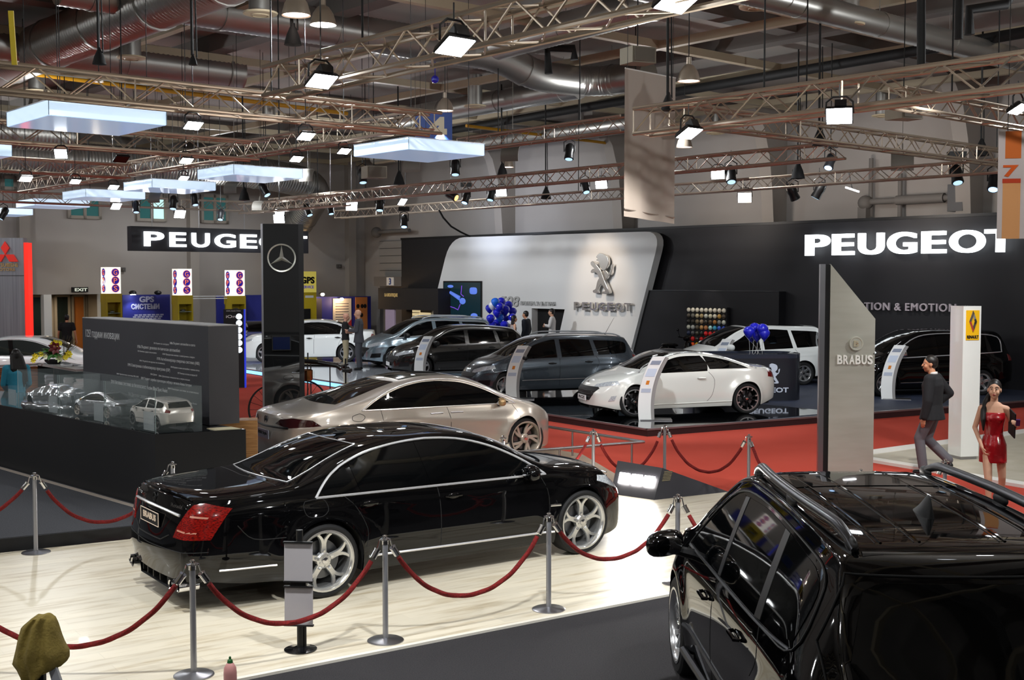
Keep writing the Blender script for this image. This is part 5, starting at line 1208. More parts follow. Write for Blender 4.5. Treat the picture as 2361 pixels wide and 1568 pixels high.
# ------------------------------------------------------------------ curved reception desk with the lion
cbx = G(1640, 905, .152); cby = G(1829, 905, .152)
d0 = Vector((7.05, 28.6, .152)); t = thing('reception_desk', 'curved black reception desk with a white lion mark and balloons', 'reception desk', d0, math.radians(4))
out = round_poly([(-2.7, .0), (0, 0), (0, 1.4), (-2.7, 1.4)], [.2, .55, .7, .2], 8); inn = round_poly([(-2.6, .22), (-.22, .22), (-.22, 1.2), (-2.6, 1.2)], [.1, .4, .5, .1], 8)
M_desk = mat('desk_anthracite', '1c1e25', .3, coat=.3)
mb = MB(); mb.prism(out, 0, 1.02); mb.build('desk_body', M_desk, t)
mb = MB(); n = len(out); vs = [(p[0], p[1], 1.02) for p in out] + [(p[0], p[1], 1.12) for p in out] + [(p[0], p[1], 1.13) for p in inn] + [(p[0], p[1], 1.02) for p in inn]
mb.add(vs, [(k * n + i, k * n + (i + 1) % n, (k + 1) * n + (i + 1) % n, (k + 1) * n + i) for k in range(3) for i in range(n)]); mb.build('counter_rim', mat('desk_rim', '2a2e3a', .15, coat=.8), t)
mb = MB(); lion2d(mb, .48, .01); o = mb.build('lion_mark', mat('lion_white', 'b9bfcc', .4), t); o.location = (-.83, -.0, .42)
text_mb('PEUGEOT', w=.95, h=.12, x=-.88, z=.20, y=0, depth=.01, bold=.03).build('lettering', MATS['lion_white'], t)
# balloons
def balloon(loc, r, m, label, group, string=None, rz=0):
    t = thing('balloon', label, 'balloon', loc, rz, group); mb = MB()
    mb.lathe([(0, -r * 1.12), (r * .12, -r * 1.10), (r * .45, -r * .85), (r * .8, -r * .38), (r * .98, .05 * r), (r * .97, .35 * r), (r * .75, .75 * r), (r * .35, .98 * r), (0, 1.03 * r)], 16); mb.build('balloon_skin', m, t)
    mb = MB(); mb.lathe([(.001, -r * 1.08), (r * .13, -r * 1.22), (r * .02, -r * 1.16)], 8, caps=False); mb.build('knot', m, t)
    if string: mb = MB(); mb.tube([(0, 0, -r * 1.1), (string[0] * .4, string[1] * .4, -string[2] * .5), string[:2] + (-string[2],)], .004, 4); mb.build('ribbon', M_whitem, t)
    return t
M_bb = mat('blue_balloon', '1d22b8', .12, coat=1); M_bb2 = mat('bright_blue_balloon', '1d62d0', .12, coat=1); M_bw = mat('white_balloon', 'dcdce4', .15, coat=.8)
rr = random.Random(3); anchor = Vector((5.9, 29.4, 1.0))
for i, (px, py) in enumerate([(1727, 766), (1740, 758), (1752, 764), (1762, 770), (1745, 773), (1733, 774), (1758, 760)]):
    p = D(px, py, 29.2 + .25 * (i % 3)); base = Vector((6.05 + .05 * (i - 3), 29.5, 1.15)); v = base - p
    balloon(p, .145, M_bb, 'blue balloon on a white ribbon over the reception desk', 'blue balloons over the reception desk', (v.x, v.y, -v.z))
pts = [(1142, 697, 2), (1156, 696, 0), (1173, 704, 0), (1136, 705, 3), (1129, 712, 0), (1152, 708, 0), (1166, 715, 0), (1182, 719, 0), (1146, 722, 0), (1160, 726, 0), (1131, 735, 0), (1153, 733, 2), (1170, 738, 0), (1181, 733, 0), (1146, 746, 0), (1163, 750, 0), (1135, 750, 0), (1128, 755, 0), (1176, 748, 3),
       (1166, 762, 0), (1147, 763, 0), (1135, 765, 0), (1178, 760, 0), (1158, 770, 0)]
k = 0
for i, (px, py, c) in enumerate(pts):
    p = D(px, py, 42.2 + .22 * ((i * 7) % 5 - 2)); lab, m, g = {0: ('dark blue balloon in the tall balloon column', M_bb, 'dark blue balloons of the balloon column'), 2: ('bright blue balloon in the tall balloon column', M_bb2, 'bright blue balloons of the balloon column'), 3: ('white balloon among the blue balloon column', M_bw, 'white balloons of the balloon column')}[c]
    balloon(p, .155, m, lab, g)
p = D(1154, 760, 42.2); mb = MB(); mb.tube([(0, 0, .15), (0, 0, 1.9)], .02, 6); mb.lathe([(0, 0), (.25, 0), (.25, .03), (0, .04)], 16, c=(0, 0, .152)); o = mb.build('balloon_stand', M_plastic, loc=(p.x, p.y, 0)); tag(o, 'slim black pole carrying the balloon column', 'stand')
# ------------------------------------------------------------------ curved white information blades beside the cars
def blade(px, py, z, hgt, az, label):
    p = G(px, py, z); t = thing('info_blade', label, 'information stand', p, -math.radians(az), 'curved white information blades beside the cars')
    n = 16; R_ = hgt * 1.25; prof = []
    for i in range(n + 1):
        q = i / n; a = q * .92; prof.append((-(math.sin(a * 1.15) * .10 * hgt) + .30 * hgt * q ** 2.2, hgt * q))
    wd, th = .13, .11; mb = MB(); vs = []
    for x, zz in prof:
        vs += [(x - wd, -.10, zz), (x + wd, -.10, zz), (x + wd, 0.02, zz), (x - wd, .02, zz)]
    fs = [(i * 4 + k, i * 4 + (k + 1) % 4, (i + 1) * 4 + (k + 1) % 4, (i + 1) * 4 + k) for i in range(n) for k in range(4)] + [(3, 2, 1, 0), (4 * n, 4 * n + 1, 4 * n + 2, 4 * n + 3)]
    mb.add(vs, fs); mb.build('blade_face', M_whitem, t)
    mb = MB(); vs = []
    for x, zz in prof: vs += [(x + wd, -.085, zz - .01), (x + wd + .07, -.085, zz - .03), (x + wd + .07, .04, zz - .03), (x + wd, .04, zz - .01)]
    mb.add(vs, fs); mb.build('blade_side', mat('blade_grey_side', '8d8a88', .5), t)
    mb = MB(); mb.bbox((-.1, -.2, 0), (.55, .25, .02)); mb.build('foot_plate', M_steel, t)
    for q0, q1, m in ((.88, .97, '8890a0'), (.70, .84, 'c4cede'), (.58, .66, 'd07a20'), (.48, .56, 'b0b8c8')):
        i0, i1 = prof[int(q0 * n)], prof[int(q1 * n)]; mb = MB(); w_ = wd * (.75 if m != 'd07a20' else .25)
        mb.add([(i0[0] - w_, -.104, i0[1]), (i0[0] + w_, -.104, i0[1]), (i1[0] + w_, -.104, i1[1]), (i1[0] - w_, -.104, i1[1]), (i0[0] - w_, -.1, i0[1]), (i0[0] + w_, -.1, i0[1]), (i1[0] + w_, -.1, i1[1]), (i1[0] - w_, -.1, i1[1])],
               [(0, 1, 2, 3), (7, 6, 5, 4), (0, 4, 5, 1), (1, 5, 6, 2), (2, 6, 7, 3), (3, 7, 4, 0)]); mb.build('printed_card', mat('card_' + m, m, .5), t)
blade(1487, 968, .16, 1.32, 4, 'curved white information blade in front of the pearl white coupe')
blade(1180, 920, .16, 1.30, 2, 'curved white information blade at the front wheel of the gunmetal estate')
blade(967, 873, .16, 1.24, 0, 'curved white information blade at the front wheel of the charcoal hatchback')
blade(903, 835, .16, 1.20, -2, 'curved white information blade before the light silver blue estate')
blade(1652, 892, .152, 1.3, 8, 'curved white information blade showing over the reception desk')
blade(2045, 920, .152, 1.32, 16, 'curved white information blade in front of the black crossover')
# ------------------------------------------------------------------ mirror tower with the three-pointed star
p = D(655, 940, 23.0); t = thing('mirror_tower', 'tall dark mirror tower with a silver ring star', 'tower', (p.x, p.y, 0), math.radians(14))
H_ = CAMZ + (641 - 517) * 23.0 / F; wd = .40
M_mir = mat('black_mirror', '74777a', .02, .95)
mb = MB(); mb.bbox((-wd + .03, 0, 0), (wd - .10, .22, H_)); mb.build('mirror_face', M_mir, t)
mb = MB(); mb.bbox((-wd, -.01, 0), (-wd + .03, .23, H_)); mb.build('edge_frame', M_steel, t)
mb = MB(); mb.bbox((wd - .10, .02, 0), (wd, .24, H_)); mb.build('side_panel', mat('tower_side', '1a1a1c', .35, coat=.3), t)
zc = CAMZ + (641 - 595) * 23 / F; r_ = .27
mb = MB(); Ry = Matrix(((1, 0, 0), (0, 0, 1), (0, 1, 0))); mb.lathe([(r_ - .025, -.03), (r_, -.04), (r_ + .005, 0), (r_ - .03, 0)], 48, c=(-.02, 0, zc), M=Ry, closed=True)
for k in range(3):
    a = PI / 2 + 2 * PI * k / 3; c = Vector((-.02, 0, zc)); e = c + Vector((math.cos(a) * (r_ - .02), -.01, math.sin(a) * (r_ - .02))); s1 = Vector((math.cos(a + 1.05), 0, math.sin(a + 1.05))) * .045; s2 = Vector((math.cos(a - 1.05), 0, math.sin(a - 1.05))) * .045
    mb.add([c + Vector((0, -.06, 0)), c + s1, e, c + s2], [(0, 2, 1), (0, 3, 2), (1, 2, 3)])
mb.build('ring_star', mat('satin_silver', 'd8d8cc', .35, .6), t)
zc = CAMZ + (641 - 790) * 23 / F
mb = MB(); mb.bbox((-.22, -.05, zc - .15), (.14, -.005, zc + .13)); s_ = mb.build('monitor', M_plastic, t)
mb = MB(); mb.bbox((-.2, -.055, zc - .13), (.12, -.05, zc + .11)); mb.build('monitor_screen', mat('monitor_dark_blue', '0a0f1e', .1, emit='0c1430', es=.5), s_)
# ------------------------------------------------------------------ steel tower with slanted top
pb = Vector((4.55, 16.6, 0)); t = thing('steel_tower', 'tall brushed steel tower with a slanted top and a round emblem', 'tower', pb, math.radians(-4))
H1 = CAMZ + (641 - 609) * 16.6 / F; H2 = CAMZ + (641 - 735) * 16.6 / F
M_bsteel = mat('tower_brushed_steel', 'c0beb2', .45, .5, noise=(1.2, 'b4b1a4', 4, (1, 1, 6)))
x0, x1 = -.12, .50
mb = MB(); mb.panel([(x0, 0), (x1, 0), (x1, H2), (x0, H1)], 0, .10); mb.build('front_sheet', M_bsteel, t)
mb = MB(); mb.bbox((x0 - .07, .02, 0), (x0, .09, H1 - .005)); mb.build('dark_groove', M_plastic, t)
mb = MB(); mb.bbox((x0 - .14, 0, 0), (x0 - .07, .10, H1)); mb.build('edge_profile', M_steel, t)
zc = CAMZ + (641 - 792) * 16.6 / F; xc = .24
mb = MB(); mb.lathe([(0, -.03), (.075, -.03), (.08, -.036), (.095, -.036), (.098, 0), (0, 0)], 32, c=(xc, 0, zc), M=Ry); em = mb.build('round_emblem', mat('emblem_pale_metal', 'cfcdbf', .3, .4), t)
mb = text_mb('B', w=.07, h=.085, x=xc, z=zc - .042, y=-.03, depth=.012, bold=.05); mb.build('emblem_letter', mat('emblem_cream', 'd8cdb0', .3, .5), em)
zl = CAMZ + (641 - 840) * 16.6 / F
for k, ch in enumerate('BRABUS'):
    text_mb(ch, w=.072, h=.13, x=.02 + .083 * k, z=zl, y=0, depth=.02, bold=.03).build('letter', mat('bright_letter_metal', 'f4f2ea', .4, .1), t)
mb = MB(); mb.lathe([(.007, -.005), (.011, -.005), (.011, 0), (.007, 0)], 12, c=(.49, 0, zl + .15), M=Ry, closed=True); mb.build('registered_mark', M_chrome, t)
# ------------------------------------------------------------------ white tower with the yellow square
pb = G(2222, 1060, .045); t = thing('white_tower', 'white square tower with a yellow square and a chrome diamond', 'tower', pb, math.radians(14))
H_ = CAMZ + (641 - 712) * pb.y / F; mb = MB(); mb.bbox((-.06, 0, .05), (.28, .36, H_)); mb.build('tower_body', M_white, t)
mb = MB(); mb.bbox((-.04, .02, 0), (.26, .34, .05)); mb.build('plinth', M_steel, t)
zt_ = H_ - .07; zb_ = zt_ - .50; mb = MB(); mb.bbox((-.01, -.012, zb_), (.24, 0, zt_)); y_ = mb.build('yellow_plate', mat('logo_yellow', 'efb70a', .45), t)
xc = .115; zc = (zt_ + zb_) / 2 + .06; mb = MB(); o_ = [(0, .19), (.075, 0), (0, -.19), (-.075, 0)]; i_ = [(0, .09), (.03, 0), (0, -.09), (-.03, 0)]
mid_ = [((a[0] + b[0]) / 2, (a[1] + b[1]) / 2) for a, b in zip(o_, i_)]
vs = [(xc + p[0], -.012, zc + p[1]) for p in o_] + [(xc + p[0], -.05, zc + p[1]) for p in mid_] + [(xc + p[0], -.012, zc + p[1]) for p in i_]
mb.add(vs, [(i, 4 + i, 4 + (i + 1) % 4, (i + 1) % 4) for i in range(4)] + [(4 + i, 8 + i, 8 + (i + 1) % 4, 4 + (i + 1) % 4) for i in range(4)]); mb.build('diamond_emblem', M_chrome, y_, sharp=10)
text_mb('RENAULT', w=.22, h=.055, x=xc, z=zb_ + .025, y=-.012, depth=.006, bold=.05).build('lettering', M_matte, y_)
# ------------------------------------------------------------------ black podium, innovation wall and glass cases
K0 = Vector((-4.5, 14.95, 0)); dl = Vector((-7.87 + 4.5, 18.35 - 14.95, 0)).normalized(); q = G(570, 990, 1.13); dr = (Vector((q.x, q.y, 0)) - K0).normalized()
angp = math.atan2(-dl.y, -dl.x)
t = thing('display_podium', 'large matt black podium carrying the model car cases', 'podium', (K0.x, K0.y, .172), 0)
rel = lambda u, v: (dl * u + dr * v)
P4 = [rel(0, 0), rel(7.5, 0), rel(7.5, 1.9), rel(4.3, 1.9), rel(2.0, 1.15), rel(0, 1.15)]
PH = 1.13 - .172
mb = MB(); mb.prism([(p.x, p.y) for p in [rel(0, 0), rel(7.5, 0), rel(7.5, 1.15), rel(0, 1.15)]], 0, PH); mb.build('podium_body', mat('podium_black', '0d0d10', .6), t)
mb = MB(); mb.prism([(p.x, p.y) for p in [rel(.01, .01), rel(7.4, .01), rel(7.4, 1.14), rel(.01, 1.14)]], PH, PH + .004); mb.build('gloss_top', M_gblack, t)
mb = MB(); mb.prism([(p.x, p.y) for p in [rel(.03, .78), rel(.30, .80), rel(.30, 1.12), rel(.03, 1.10)]], PH + .004, PH + .012); mb.build('leaflet_tray', mat('cream_sheet', 'd8cfae', .5), t)
# wall
w0 = G(483, 983, 1.13); w0 = Vector((w0.x, w0.y, 0)); w1 = D(191, 800, 19.1); w1 = Vector((w1.x, w1.y, 0)); dw = (w0 - w1); Lw = dw.length; dw.normalize()
t = thing('innovation_wall', 'dark grey wall with rows of white Cyrillic text on the black podium', 'information wall', (w1.x, w1.y, 1.14), math.atan2(dw.y, dw.x))
Hw = 2.46 - 1.14; M_dgrey = mat('wall_anthracite', '323237', .6)
mb = MB(); mb.bbox((0, 0, 0), (Lw, .44, Hw)); mb.build('wall_block', M_dgrey, t)
mb = MB(); mb.bbox((0, 0, Hw), (Lw, .44, Hw + .012)); mb.build('top_board', mat('wall_top_grey', '8b8988', .6), t)
M_txt = mat('wall_text_white', 'b9b9ba', .5)
def wt(s, px0, px1, ytop, ybot, pc=None):
    """a text line given by its pixel span on the wall"""
    def loc(px, py):
        r = ray(px, py); n_ = Vector((-dw.y, dw.x, 0)); k = (w1 - Vector((0, 0, 0))).dot(n_) / r.dot(n_); p = r * k; return ((Vector((p.x, p.y, 0)) - w1).dot(dw), CAMZ + p.z - 1.14)
    xa, z1 = loc(px0, ytop); xb, z0 = loc(px1, ybot); xa2, z0a = loc(px0, ybot)
    h = max(z1 - z0a, .03); text_mb(s, w=xb - xa, h=h, x=(xa + xb) / 2, z=(z0a), y=0, depth=.003, bold=.0, res=2).build('text_line', M_txt, t)
# the wall text: a line keeps its height on the wall; its start gives the baseline
for s_, a, b, y0, y1 in [('125! години иновации', 198, 275, 759, 780), ('1886 Първият автомобил в света', 392, 450, 788, 795), ('1931 Първият тест за сигурност', 355, 390, 790, 794), ('1936 Първият дизелов пътнически автомобил', 317, 415, 795, 804),
    ('1951 Система с ударна зона на купето', 318, 361, 809, 812), ('1959 Предпазен колан с електронен спирач', 375, 449, 815, 819), ('1978 Антиблокираща спирачна система (ABS)', 362, 460, 823, 832), ('1981 Първата въздушна възглавница', 322, 380, 831, 834),
    ('1995 Електронна стабилизираща програма (ESP)', 295, 392, 837, 846), ('1994 Първият в света автомобил с горивна клетка', 394, 460, 845, 849), ('1997 Помощна система за спиране ESP', 410, 455, 860, 863), ('2002 Превантивна система PRE-SAFE', 269, 320, 861, 864), ('2006 Дизел', 347, 362, 862, 865),
    ('2006 Дизелова технология с впръскване', 366, 438, 865, 869), ('2009 Първият серийно произведен хибрид с литиево-йонна батерия', 325, 442, 868, 876), ('2010 Активна система за безопасност Active Blind Spot Assist', 256, 386, 875, 886), ('2009 Помощна система за осветление', 387, 458, 894, 898),
    ('2010 Двигатели с директно впръскване', 296, 362, 904, 914), ('2010 Активна система Active Lane Keeping Assist', 366, 454, 914, 919)]:
    wt(s_, a, b, y0, y1)
# glass cases along the podium's front edge
M_pane = mat('clear_glass', 'e8f4f2', .02, trans=1.0, ior=1.45)
M_pane2 = mat('acrylic_glass', 'dfeeee', .03, alpha=.035)
cs = [(.06, 1.42), (1.46, 2.85), (2.9, 4.3), (4.35, 5.8)]
for i, ((u0, u1), lab) in enumerate(zip(cs, ['glass case over the white scale model hatchback', 'glass case over the silver scale model coupe', 'glass case over the polished metal sculpture', 'empty glass case with a caption card at the far podium end'])):
    t = thing('glass_case', lab, 'glass case', (K0.x, K0.y, 1.137), 0, 'glass cases along the black podium'); hg = .58 if i < 3 else .22
    def pane(a, b, z0=0, z1=None, th=.006):
        z1 = z1 or hg; n_ = Vector((-(b - a).y, (b - a).x, 0)).normalized() * th; mb = MB(); mb.prism([(a.x, a.y), (b.x, b.y), ((b + n_).x, (b + n_).y), ((a + n_).x, (a + n_).y)], z0, z1); mb.build('glass_pane', M_pane2, t)
    pane(rel(u0, .04), rel(u1, .04)); pane(rel(u0, .04), rel(u0, .62)); pane(rel(u1, .04), rel(u1, .62)); pane(rel(u0, .62), rel(u1, .62))
    for uu, vv in ((u0, .04), (u1, .04)): mb = MB(); p = rel(uu, vv); mb.tube([(p.x, p.y, 0), (p.x, p.y, hg)], .004, 4); mb.build('glass_edge', mat('glass_edge', 'aebfbf', .2, .3), t)
    a = rel(u0 + .05, .045); b = rel(u0 + .33, .045); n_ = dr * .004; mb = MB(); mb.prism([(a.x, a.y), (b.x, b.y), ((b + n_).x, (b + n_).y), ((a + n_).x, (a + n_).y)], .02, .26)
    mb.build('caption_card', mat('caption_acrylic', '9aa2a4', .4, alpha=.45), t)
# ------------------------------------------------------------------ brochure counter with flowers
CP1 = G(108, 838, 1.12); t = thing('brochure_counter', 'wood and black counter with open shelves full of printed papers', 'counter', (CP1.x - .6, CP1.y + .5, .006), math.radians(-50))
M_zeb = mat('zebra_wood', '9a6236', .45, noise=(2, '5f3a1f', 3, (1, 1, 14)))
mb = MB(); mb.bbox((.42, -1.3, 0), (.55, .0, 1.04)); mb.build('wood_panel', M_zeb, t)
mb = MB(); mb.bbox((.55, 0, 0), (3.0, .05, .62)); mb.bbox((.55, .6, 0), (3.0, .64, 1.06)); mb.bbox((.55, 0, 0), (.6, .6, 1.06)); mb.bbox((1.6, 0, .62), (1.64, .6, 1.06)); mb.bbox((.55, 0, .62), (3.0, .6, .64)); mb.build('shelf_carcass', M_plastic, t)
mb = MB(); mb.bbox((.4, -1.32, 1.06), (.6, .1, 1.11)); mb.bbox((.4, 0, 1.06), (3.0, .66, 1.11)); mb.build('counter_top', mat('counter_top_grey', '8a8784', .35), t)
CT = t
M_paper = mat('white_paper', 'cfcfcf', .7); M_paper2 = mat('grey_paper', '9a9a9c', .7)
rr = random.Random(11)
Rc = Matrix.Rotation(math.radians(-50), 3, 'Z')
for i in range(18):
    x = .72 + 2.1 * rr.random(); lvl = .645 if i < 12 else 1.115; y = .04 + .3 * rr.random(); nst = rr.randint(4, 14) if i < 12 else rr.randint(1, 3)
    o = MB()
    for k in range(nst): o.box((rr.uniform(-.01, .01), rr.uniform(-.01, .01), .008 + .016 * k), (.24, .18, .014), rz=rr.uniform(-.1, .1))
    p = Vector(CT.location) + Rc @ Vector((x, y + .1, lvl)); ob = o.build('brochure_stack', M_paper if i % 3 else M_paper2, loc=p, rz=math.radians(-50) + rr.uniform(-.3, .3))
    tag(ob, 'stack of pale printed brochures on the open counter shelves' if i < 12 else 'loose brochures lying on the counter top near the flowers', 'brochure', 'brochure stacks on the shelves' if i < 12 else 'brochures on the counter top')
ft = D(112, 838, 27.6); t = thing('flower_arrangement', 'low arrangement of yellow lilies, red blooms and green leaves', 'flowers', (ft.x + .15, ft.y - .1, 1.117)); t.scale = (1.15,) * 3
mb = MB(); mb.lathe([(0, 0), (.10, 0), (.16, .05), (.17, .09), (0, .08)], 16); mb.build('dish', M_matte, t)
M_leaf = mat('leaf_green', '3c6a2a', .5); M_yf = mat('yellow_petal', 'd8c428', .5); M_rf = mat('dark_red_petal', '5a1414', .6); M_wf = mat('cream_petal', 'c9cd98', .5); M_tw = mat('dry_twig', '4a4028', .8)
mb = MB()
for i in range(46):
    a = rr.uniform(0, 2 * PI); L = rr.uniform(.22, .5); e = rr.uniform(-.15, .9); d_ = Vector((math.cos(a) * math.cos(e), math.sin(a) * math.cos(e) * .6, math.sin(e) * .7)); s = Vector((0, 0, .12)); w = d_.cross(Vector((0, 0, 1))).normalized() * .05
    m1 = s + d_ * L * .55 + Vector((0, 0, .04)); e_ = s + d_ * L - Vector((0, 0, .05)); mb.add([s, m1 + w, e_, m1 - w, m1 + Vector((0, 0, .012))], [(0, 1, 4), (1, 2, 4), (2, 3, 4), (3, 0, 4), (0, 3, 2, 1)])
mb.build('leaf_sprays', M_leaf, t)
for i, (x, z, m, r) in enumerate([(-.30, .16, M_yf, .07), (-.36, .08, M_yf, .06), (-.22, .2, M_yf, .06), (.10, .42, M_yf, .08), (.02, .40, M_yf, .05), (.16, .42, M_yf, .06), (.10, .33, M_rf, .13), (.16, .12, M_wf, .085), (.34, .2, M_yf, .08), (.30, .14, M_yf, .06), (-.12, .16, M_wf, .05)]):
    mb = MB(); c = Vector((x, -.12 + .04 * (i % 3), z)); mb.ball(c, r * .45, 10, 6)
    for k in range(7):
        a = 2 * PI * k / 7; d_ = Vector((math.cos(a), -.5, math.sin(a))); w = d_.cross(Vector((0, 1, 0))).normalized() * r * .35; mb.add([c, c + d_ * r * .6 + w, c + d_ * r * 1.1, c + d_ * r * .6 - w, c + d_ * r * .6 - Vector((0, r * .15, 0))], [(0, 1, 4), (1, 2, 4), (2, 3, 4), (3, 0, 4), (0, 3, 2, 1)])
    mb.build('bloom', m, t)
mb = MB()
for i in range(26):
    a = rr.uniform(-.5, .9); mb.tube([(.22, 0, .15), (.22 + .3 * math.sin(a) + .05, rr.uniform(-.1, .1), .2 + .38 * math.cos(a) * rr.uniform(.6, 1))], .003, 4)
mb.build('twigs', M_tw, t)
# ------------------------------------------------------------------ silver wall with the red three-diamond mark
p = Vector((-16.5, 38.4, 0)); d_ = 38.4
zt_ = CAMZ + (641 - 549) * d_ / F; px2x = lambda px: (px - CX) * d_ / F
t = thing('silver_stand_wall', 'tall silver stand wall with a red three-diamond mark', 'stand wall', (px2x(57), d_, 0), 0)
z_ = lambda py: CAMZ + (641 - py) * d_ / F
mb = MB(); mb.bbox((-2.2, 0, 0), (0, .3, zt_)); mb.build('silver_panel', mat('ribbed_silver', '9a9ca2', .4, .6, noise=(3, '85878e', 2, (6, 1, .1))), t)
mb = MB(); mb.bbox((-2.2, -.01, z_(636)), (0, .0, z_(635))); mb.build('panel_joint', M_plastic, t)
mb = MB(); mb.bbox((.03, -.05, 0), (.15, .3, z_(560))); mb.build('red_light_strip', mat('red_strip_lit', 'ff2416', .4, emit='ff2a1c', es=.9), t)
M_rd = mat('red_diamond', 'e0281c', .3, coat=.8, emit='e0281c', es=.2)
cx_ = px2x(16) - px2x(57); zc = z_(587); ww = .135; hh = .21
for pl in ([(0, 0), (ww, hh), (0, 2 * hh), (-ww, hh)], [(0, 0), (-ww * 1.0, -hh * 1.1), (-ww * 3, -hh * 1.1), (-ww * 2, 0)], [(0, 0), (ww * 2, 0), (ww * 3, -hh * 1.1), (ww * 1.0, -hh * 1.1)]):
    mb = MB(); mb.panel([(cx_ + a, zc + b) for a, b in pl], -.06, 0); mb.build('red_diamond', M_rd, t)
for s_, y0, y1, w_ in (('MITSUBISHI', 607, 616, .80), ('MOTORS', 618, 625, .62)): text_mb(s_, w=w_, h=z_(y0) - z_(y1), x=cx_ - .02, z=z_(y1), y=0, depth=.02, bold=.03).build('lettering', mat('brass_lettering', 'c0a070', .35, .8), t)
# ------------------------------------------------------------------ booths in front of the far wall (plane b = 45.4)
BB = 45.4
def bthing(name, label, cat, px, b0=BB, group=None):
    a, _ = onB(px, 700, b0); t = thing(name, label, cat, Hh(a, b0, 0), ANG_A, group)
    return t, (lambda qx, qy: (onB(qx, qy, b0)[0] - a, onB(qx, qy, b0)[1]))
M_yel2 = mat('booth_yellow', 'b39a1c', .5); M_blue = mat('booth_blue', '2a2f86', .55)
M_gps = mat('lit_white_box', 'fbf8f0', .4, emit='fff8ec', es=.85); M_disk = mat('violet_disc', '2a1f9a', .5, emit='2a1fa0', es=.5); M_orl = mat('orange_letter', 'ff7a4a', .5, emit='ff7a50', es=.6)
for (x0, x1, y0, y1, yb, lab) in [(246, 278, 616, 677, 697, 'yellow booth column with lit box beside the exit sign wall'), (411, 442, 620, 681, 701, 'yellow booth column with lit box next to the blue systems panel'), (533, 564, 623, 682, 701, 'yellow booth column with lit box beside the mirror tower')]:
    t, at = bthing('booth_column', lab, 'display column', x0, 44.3); w, z1 = at(x1, y0); _, z0 = at(x1, y1); _, zb = at(x1, yb)
    mb = MB(); mb.bbox((0, 0, z0), (w, w * .45 + .25, z1)); lb = mb.build('lit_box', M_gps, t)
    for k, ch in enumerate('GPS'):
        zc = z1 - (z1 - z0) * (.2 + .3 * k); xc = w * .62; r = (z1 - z0) * .15
        mb = MB(); mb.lathe([(0, -.012), (r, -.012), (r, 0), (0, 0)], 24, c=(xc, 0, zc), M=Ry); mb.build('disc', M_disk, lb)
        text_mb(ch, w=r * .95, h=r * 1.2, x=xc, z=zc - r * .6, y=-.012, depth=.008, bold=.01).build('disc_letter', M_orl, lb)
        mb = MB(); mb.lathe([(r * .92, -.02), (r, -.02), (r, -.012), (r * .92, -.012)], 24, c=(xc, 0, zc), M=Ry, closed=True); mb.build('disc_ring', M_orl, lb)
        Rx = Matrix(((0, 0, 1), (1, 0, 0), (0, 1, 0))); mb = MB(); mb.lathe([(0, -.012), (r, -.012), (r, 0), (0, 0)], 24, c=(0, w * .45 * .5 + .12, zc), M=Rx); mb.build('disc', M_disk, lb)
        o = text_mb(ch, w=r * 1.1, h=r * 1.35, z=zc - r * .68, y=0, depth=.008, bold=.02).build('disc_letter', M_orl, lb); o.location = (-.012, w * .22 + .12, 0); o.rotation_euler = (0, 0, -PI / 2)
    mb = MB(); mb.bbox((-.03, -.02, zb), (w + .03, w * .45 + .27, z0)); mb.build('yellow_head', M_yel2, t)
    mb = MB(); mb.bbox((-.03, -.02, 0), (.03, .5, zb)); mb.bbox((w - .03, -.02, 0), (w + .03, .5, zb)); mb.bbox((-.03, .45, 0), (w + .03, .5, zb)); mb.bbox((0, 0, 0), (w, .48, .9)); mb.build('yellow_case', M_yel2, t)
    mb = MB()
    for zz in (1.3, 1.75): mb.bbox((.03, .0, zz), (w - .03, .45, zz + .02))
    sh = mb.build('glass_shelf', mat('shelf_glass', 'a8b8b0', .1, alpha=.6), t)
    mb = MB(); mb.ball((w * .5, .2, 1.82), (.12, .1, .05)); mb.build('shelf_item', M_alloy, sh); mb = MB(); mb.ball((w * .55, .2, 1.36), (.14, .1, .05)); mb.build('shelf_item', M_matte, sh)
light('column_uplight', 'POINT', Hh(onB(250, 650, 44.6)[0] - .25, 44.9, onB(250, 650, 44.6)[1]), 25, (1, .85, .6), size=.1)
t, at = bthing('systems_panel', 'blue booth panel with pale Cyrillic lettering between two yellow columns', 'display panel', 283); w, z1 = at(392, 679)
mb = MB(); mb.bbox((0, 0, 0), (w, .1, z1)); mb.build('panel', M_blue, t)
M_pl = mat('pale_blue_lettering', 'aeb0cc', .5)
x, z = at(338, 697); text_mb('GPS', w=at(354, 697)[0] - at(320, 697)[0], h=.24, x=x, z=z, y=0, depth=.02, bold=.04).build('lettering', M_pl, t)
x, z = at(335, 713); text_mb('СИСТЕМИ', w=at(368, 713)[0] - at(303, 713)[0], h=.22, x=x, z=z, y=0, depth=.02, bold=.04).build('lettering', M_pl, t)
for px, lab in ((304, 'small clip lamp shining on the blue systems panel'), (362, 'small unlit clip lamp on the blue systems panel top')):
    x, z = at(px, 676); tt, _ = bthing('clip_lamp', lab, 'lamp', px, BB - .1); mb = MB(); mb.ball((0, -.1, z + .02), (.16, .13, .09), 10, 6); mb.tube([(0, 0, z - .05), (0, -.08, z)], .02, 6); mb.build('shade', M_plastic, tt)
    if px == 304: mb = MB(); mb.bbox((-.08, -.2, z - .07), (.08, -.05, z - .05)); mb.build('lamp_glass', M_lamp, tt)
p_ = Hh(onB(304, 684, BB - .35)[0], BB - .35, at(304, 684)[1]); light('clip_lamp_light', 'SPOT', p_, 30, LC, p_ + Vector((.1, .2, -1)), .05, 110)
mb = MB(); x0, z0 = at(320, 738); 
for i in range(7):
    for j in range(3): mb.bbox((x0 - .3 + .18 * i + .06 * j, -.01, z0 + .02 + .075 * j), (x0 - .16 + .18 * i + .06 * j, 0, z0 + .075 + .075 * j))
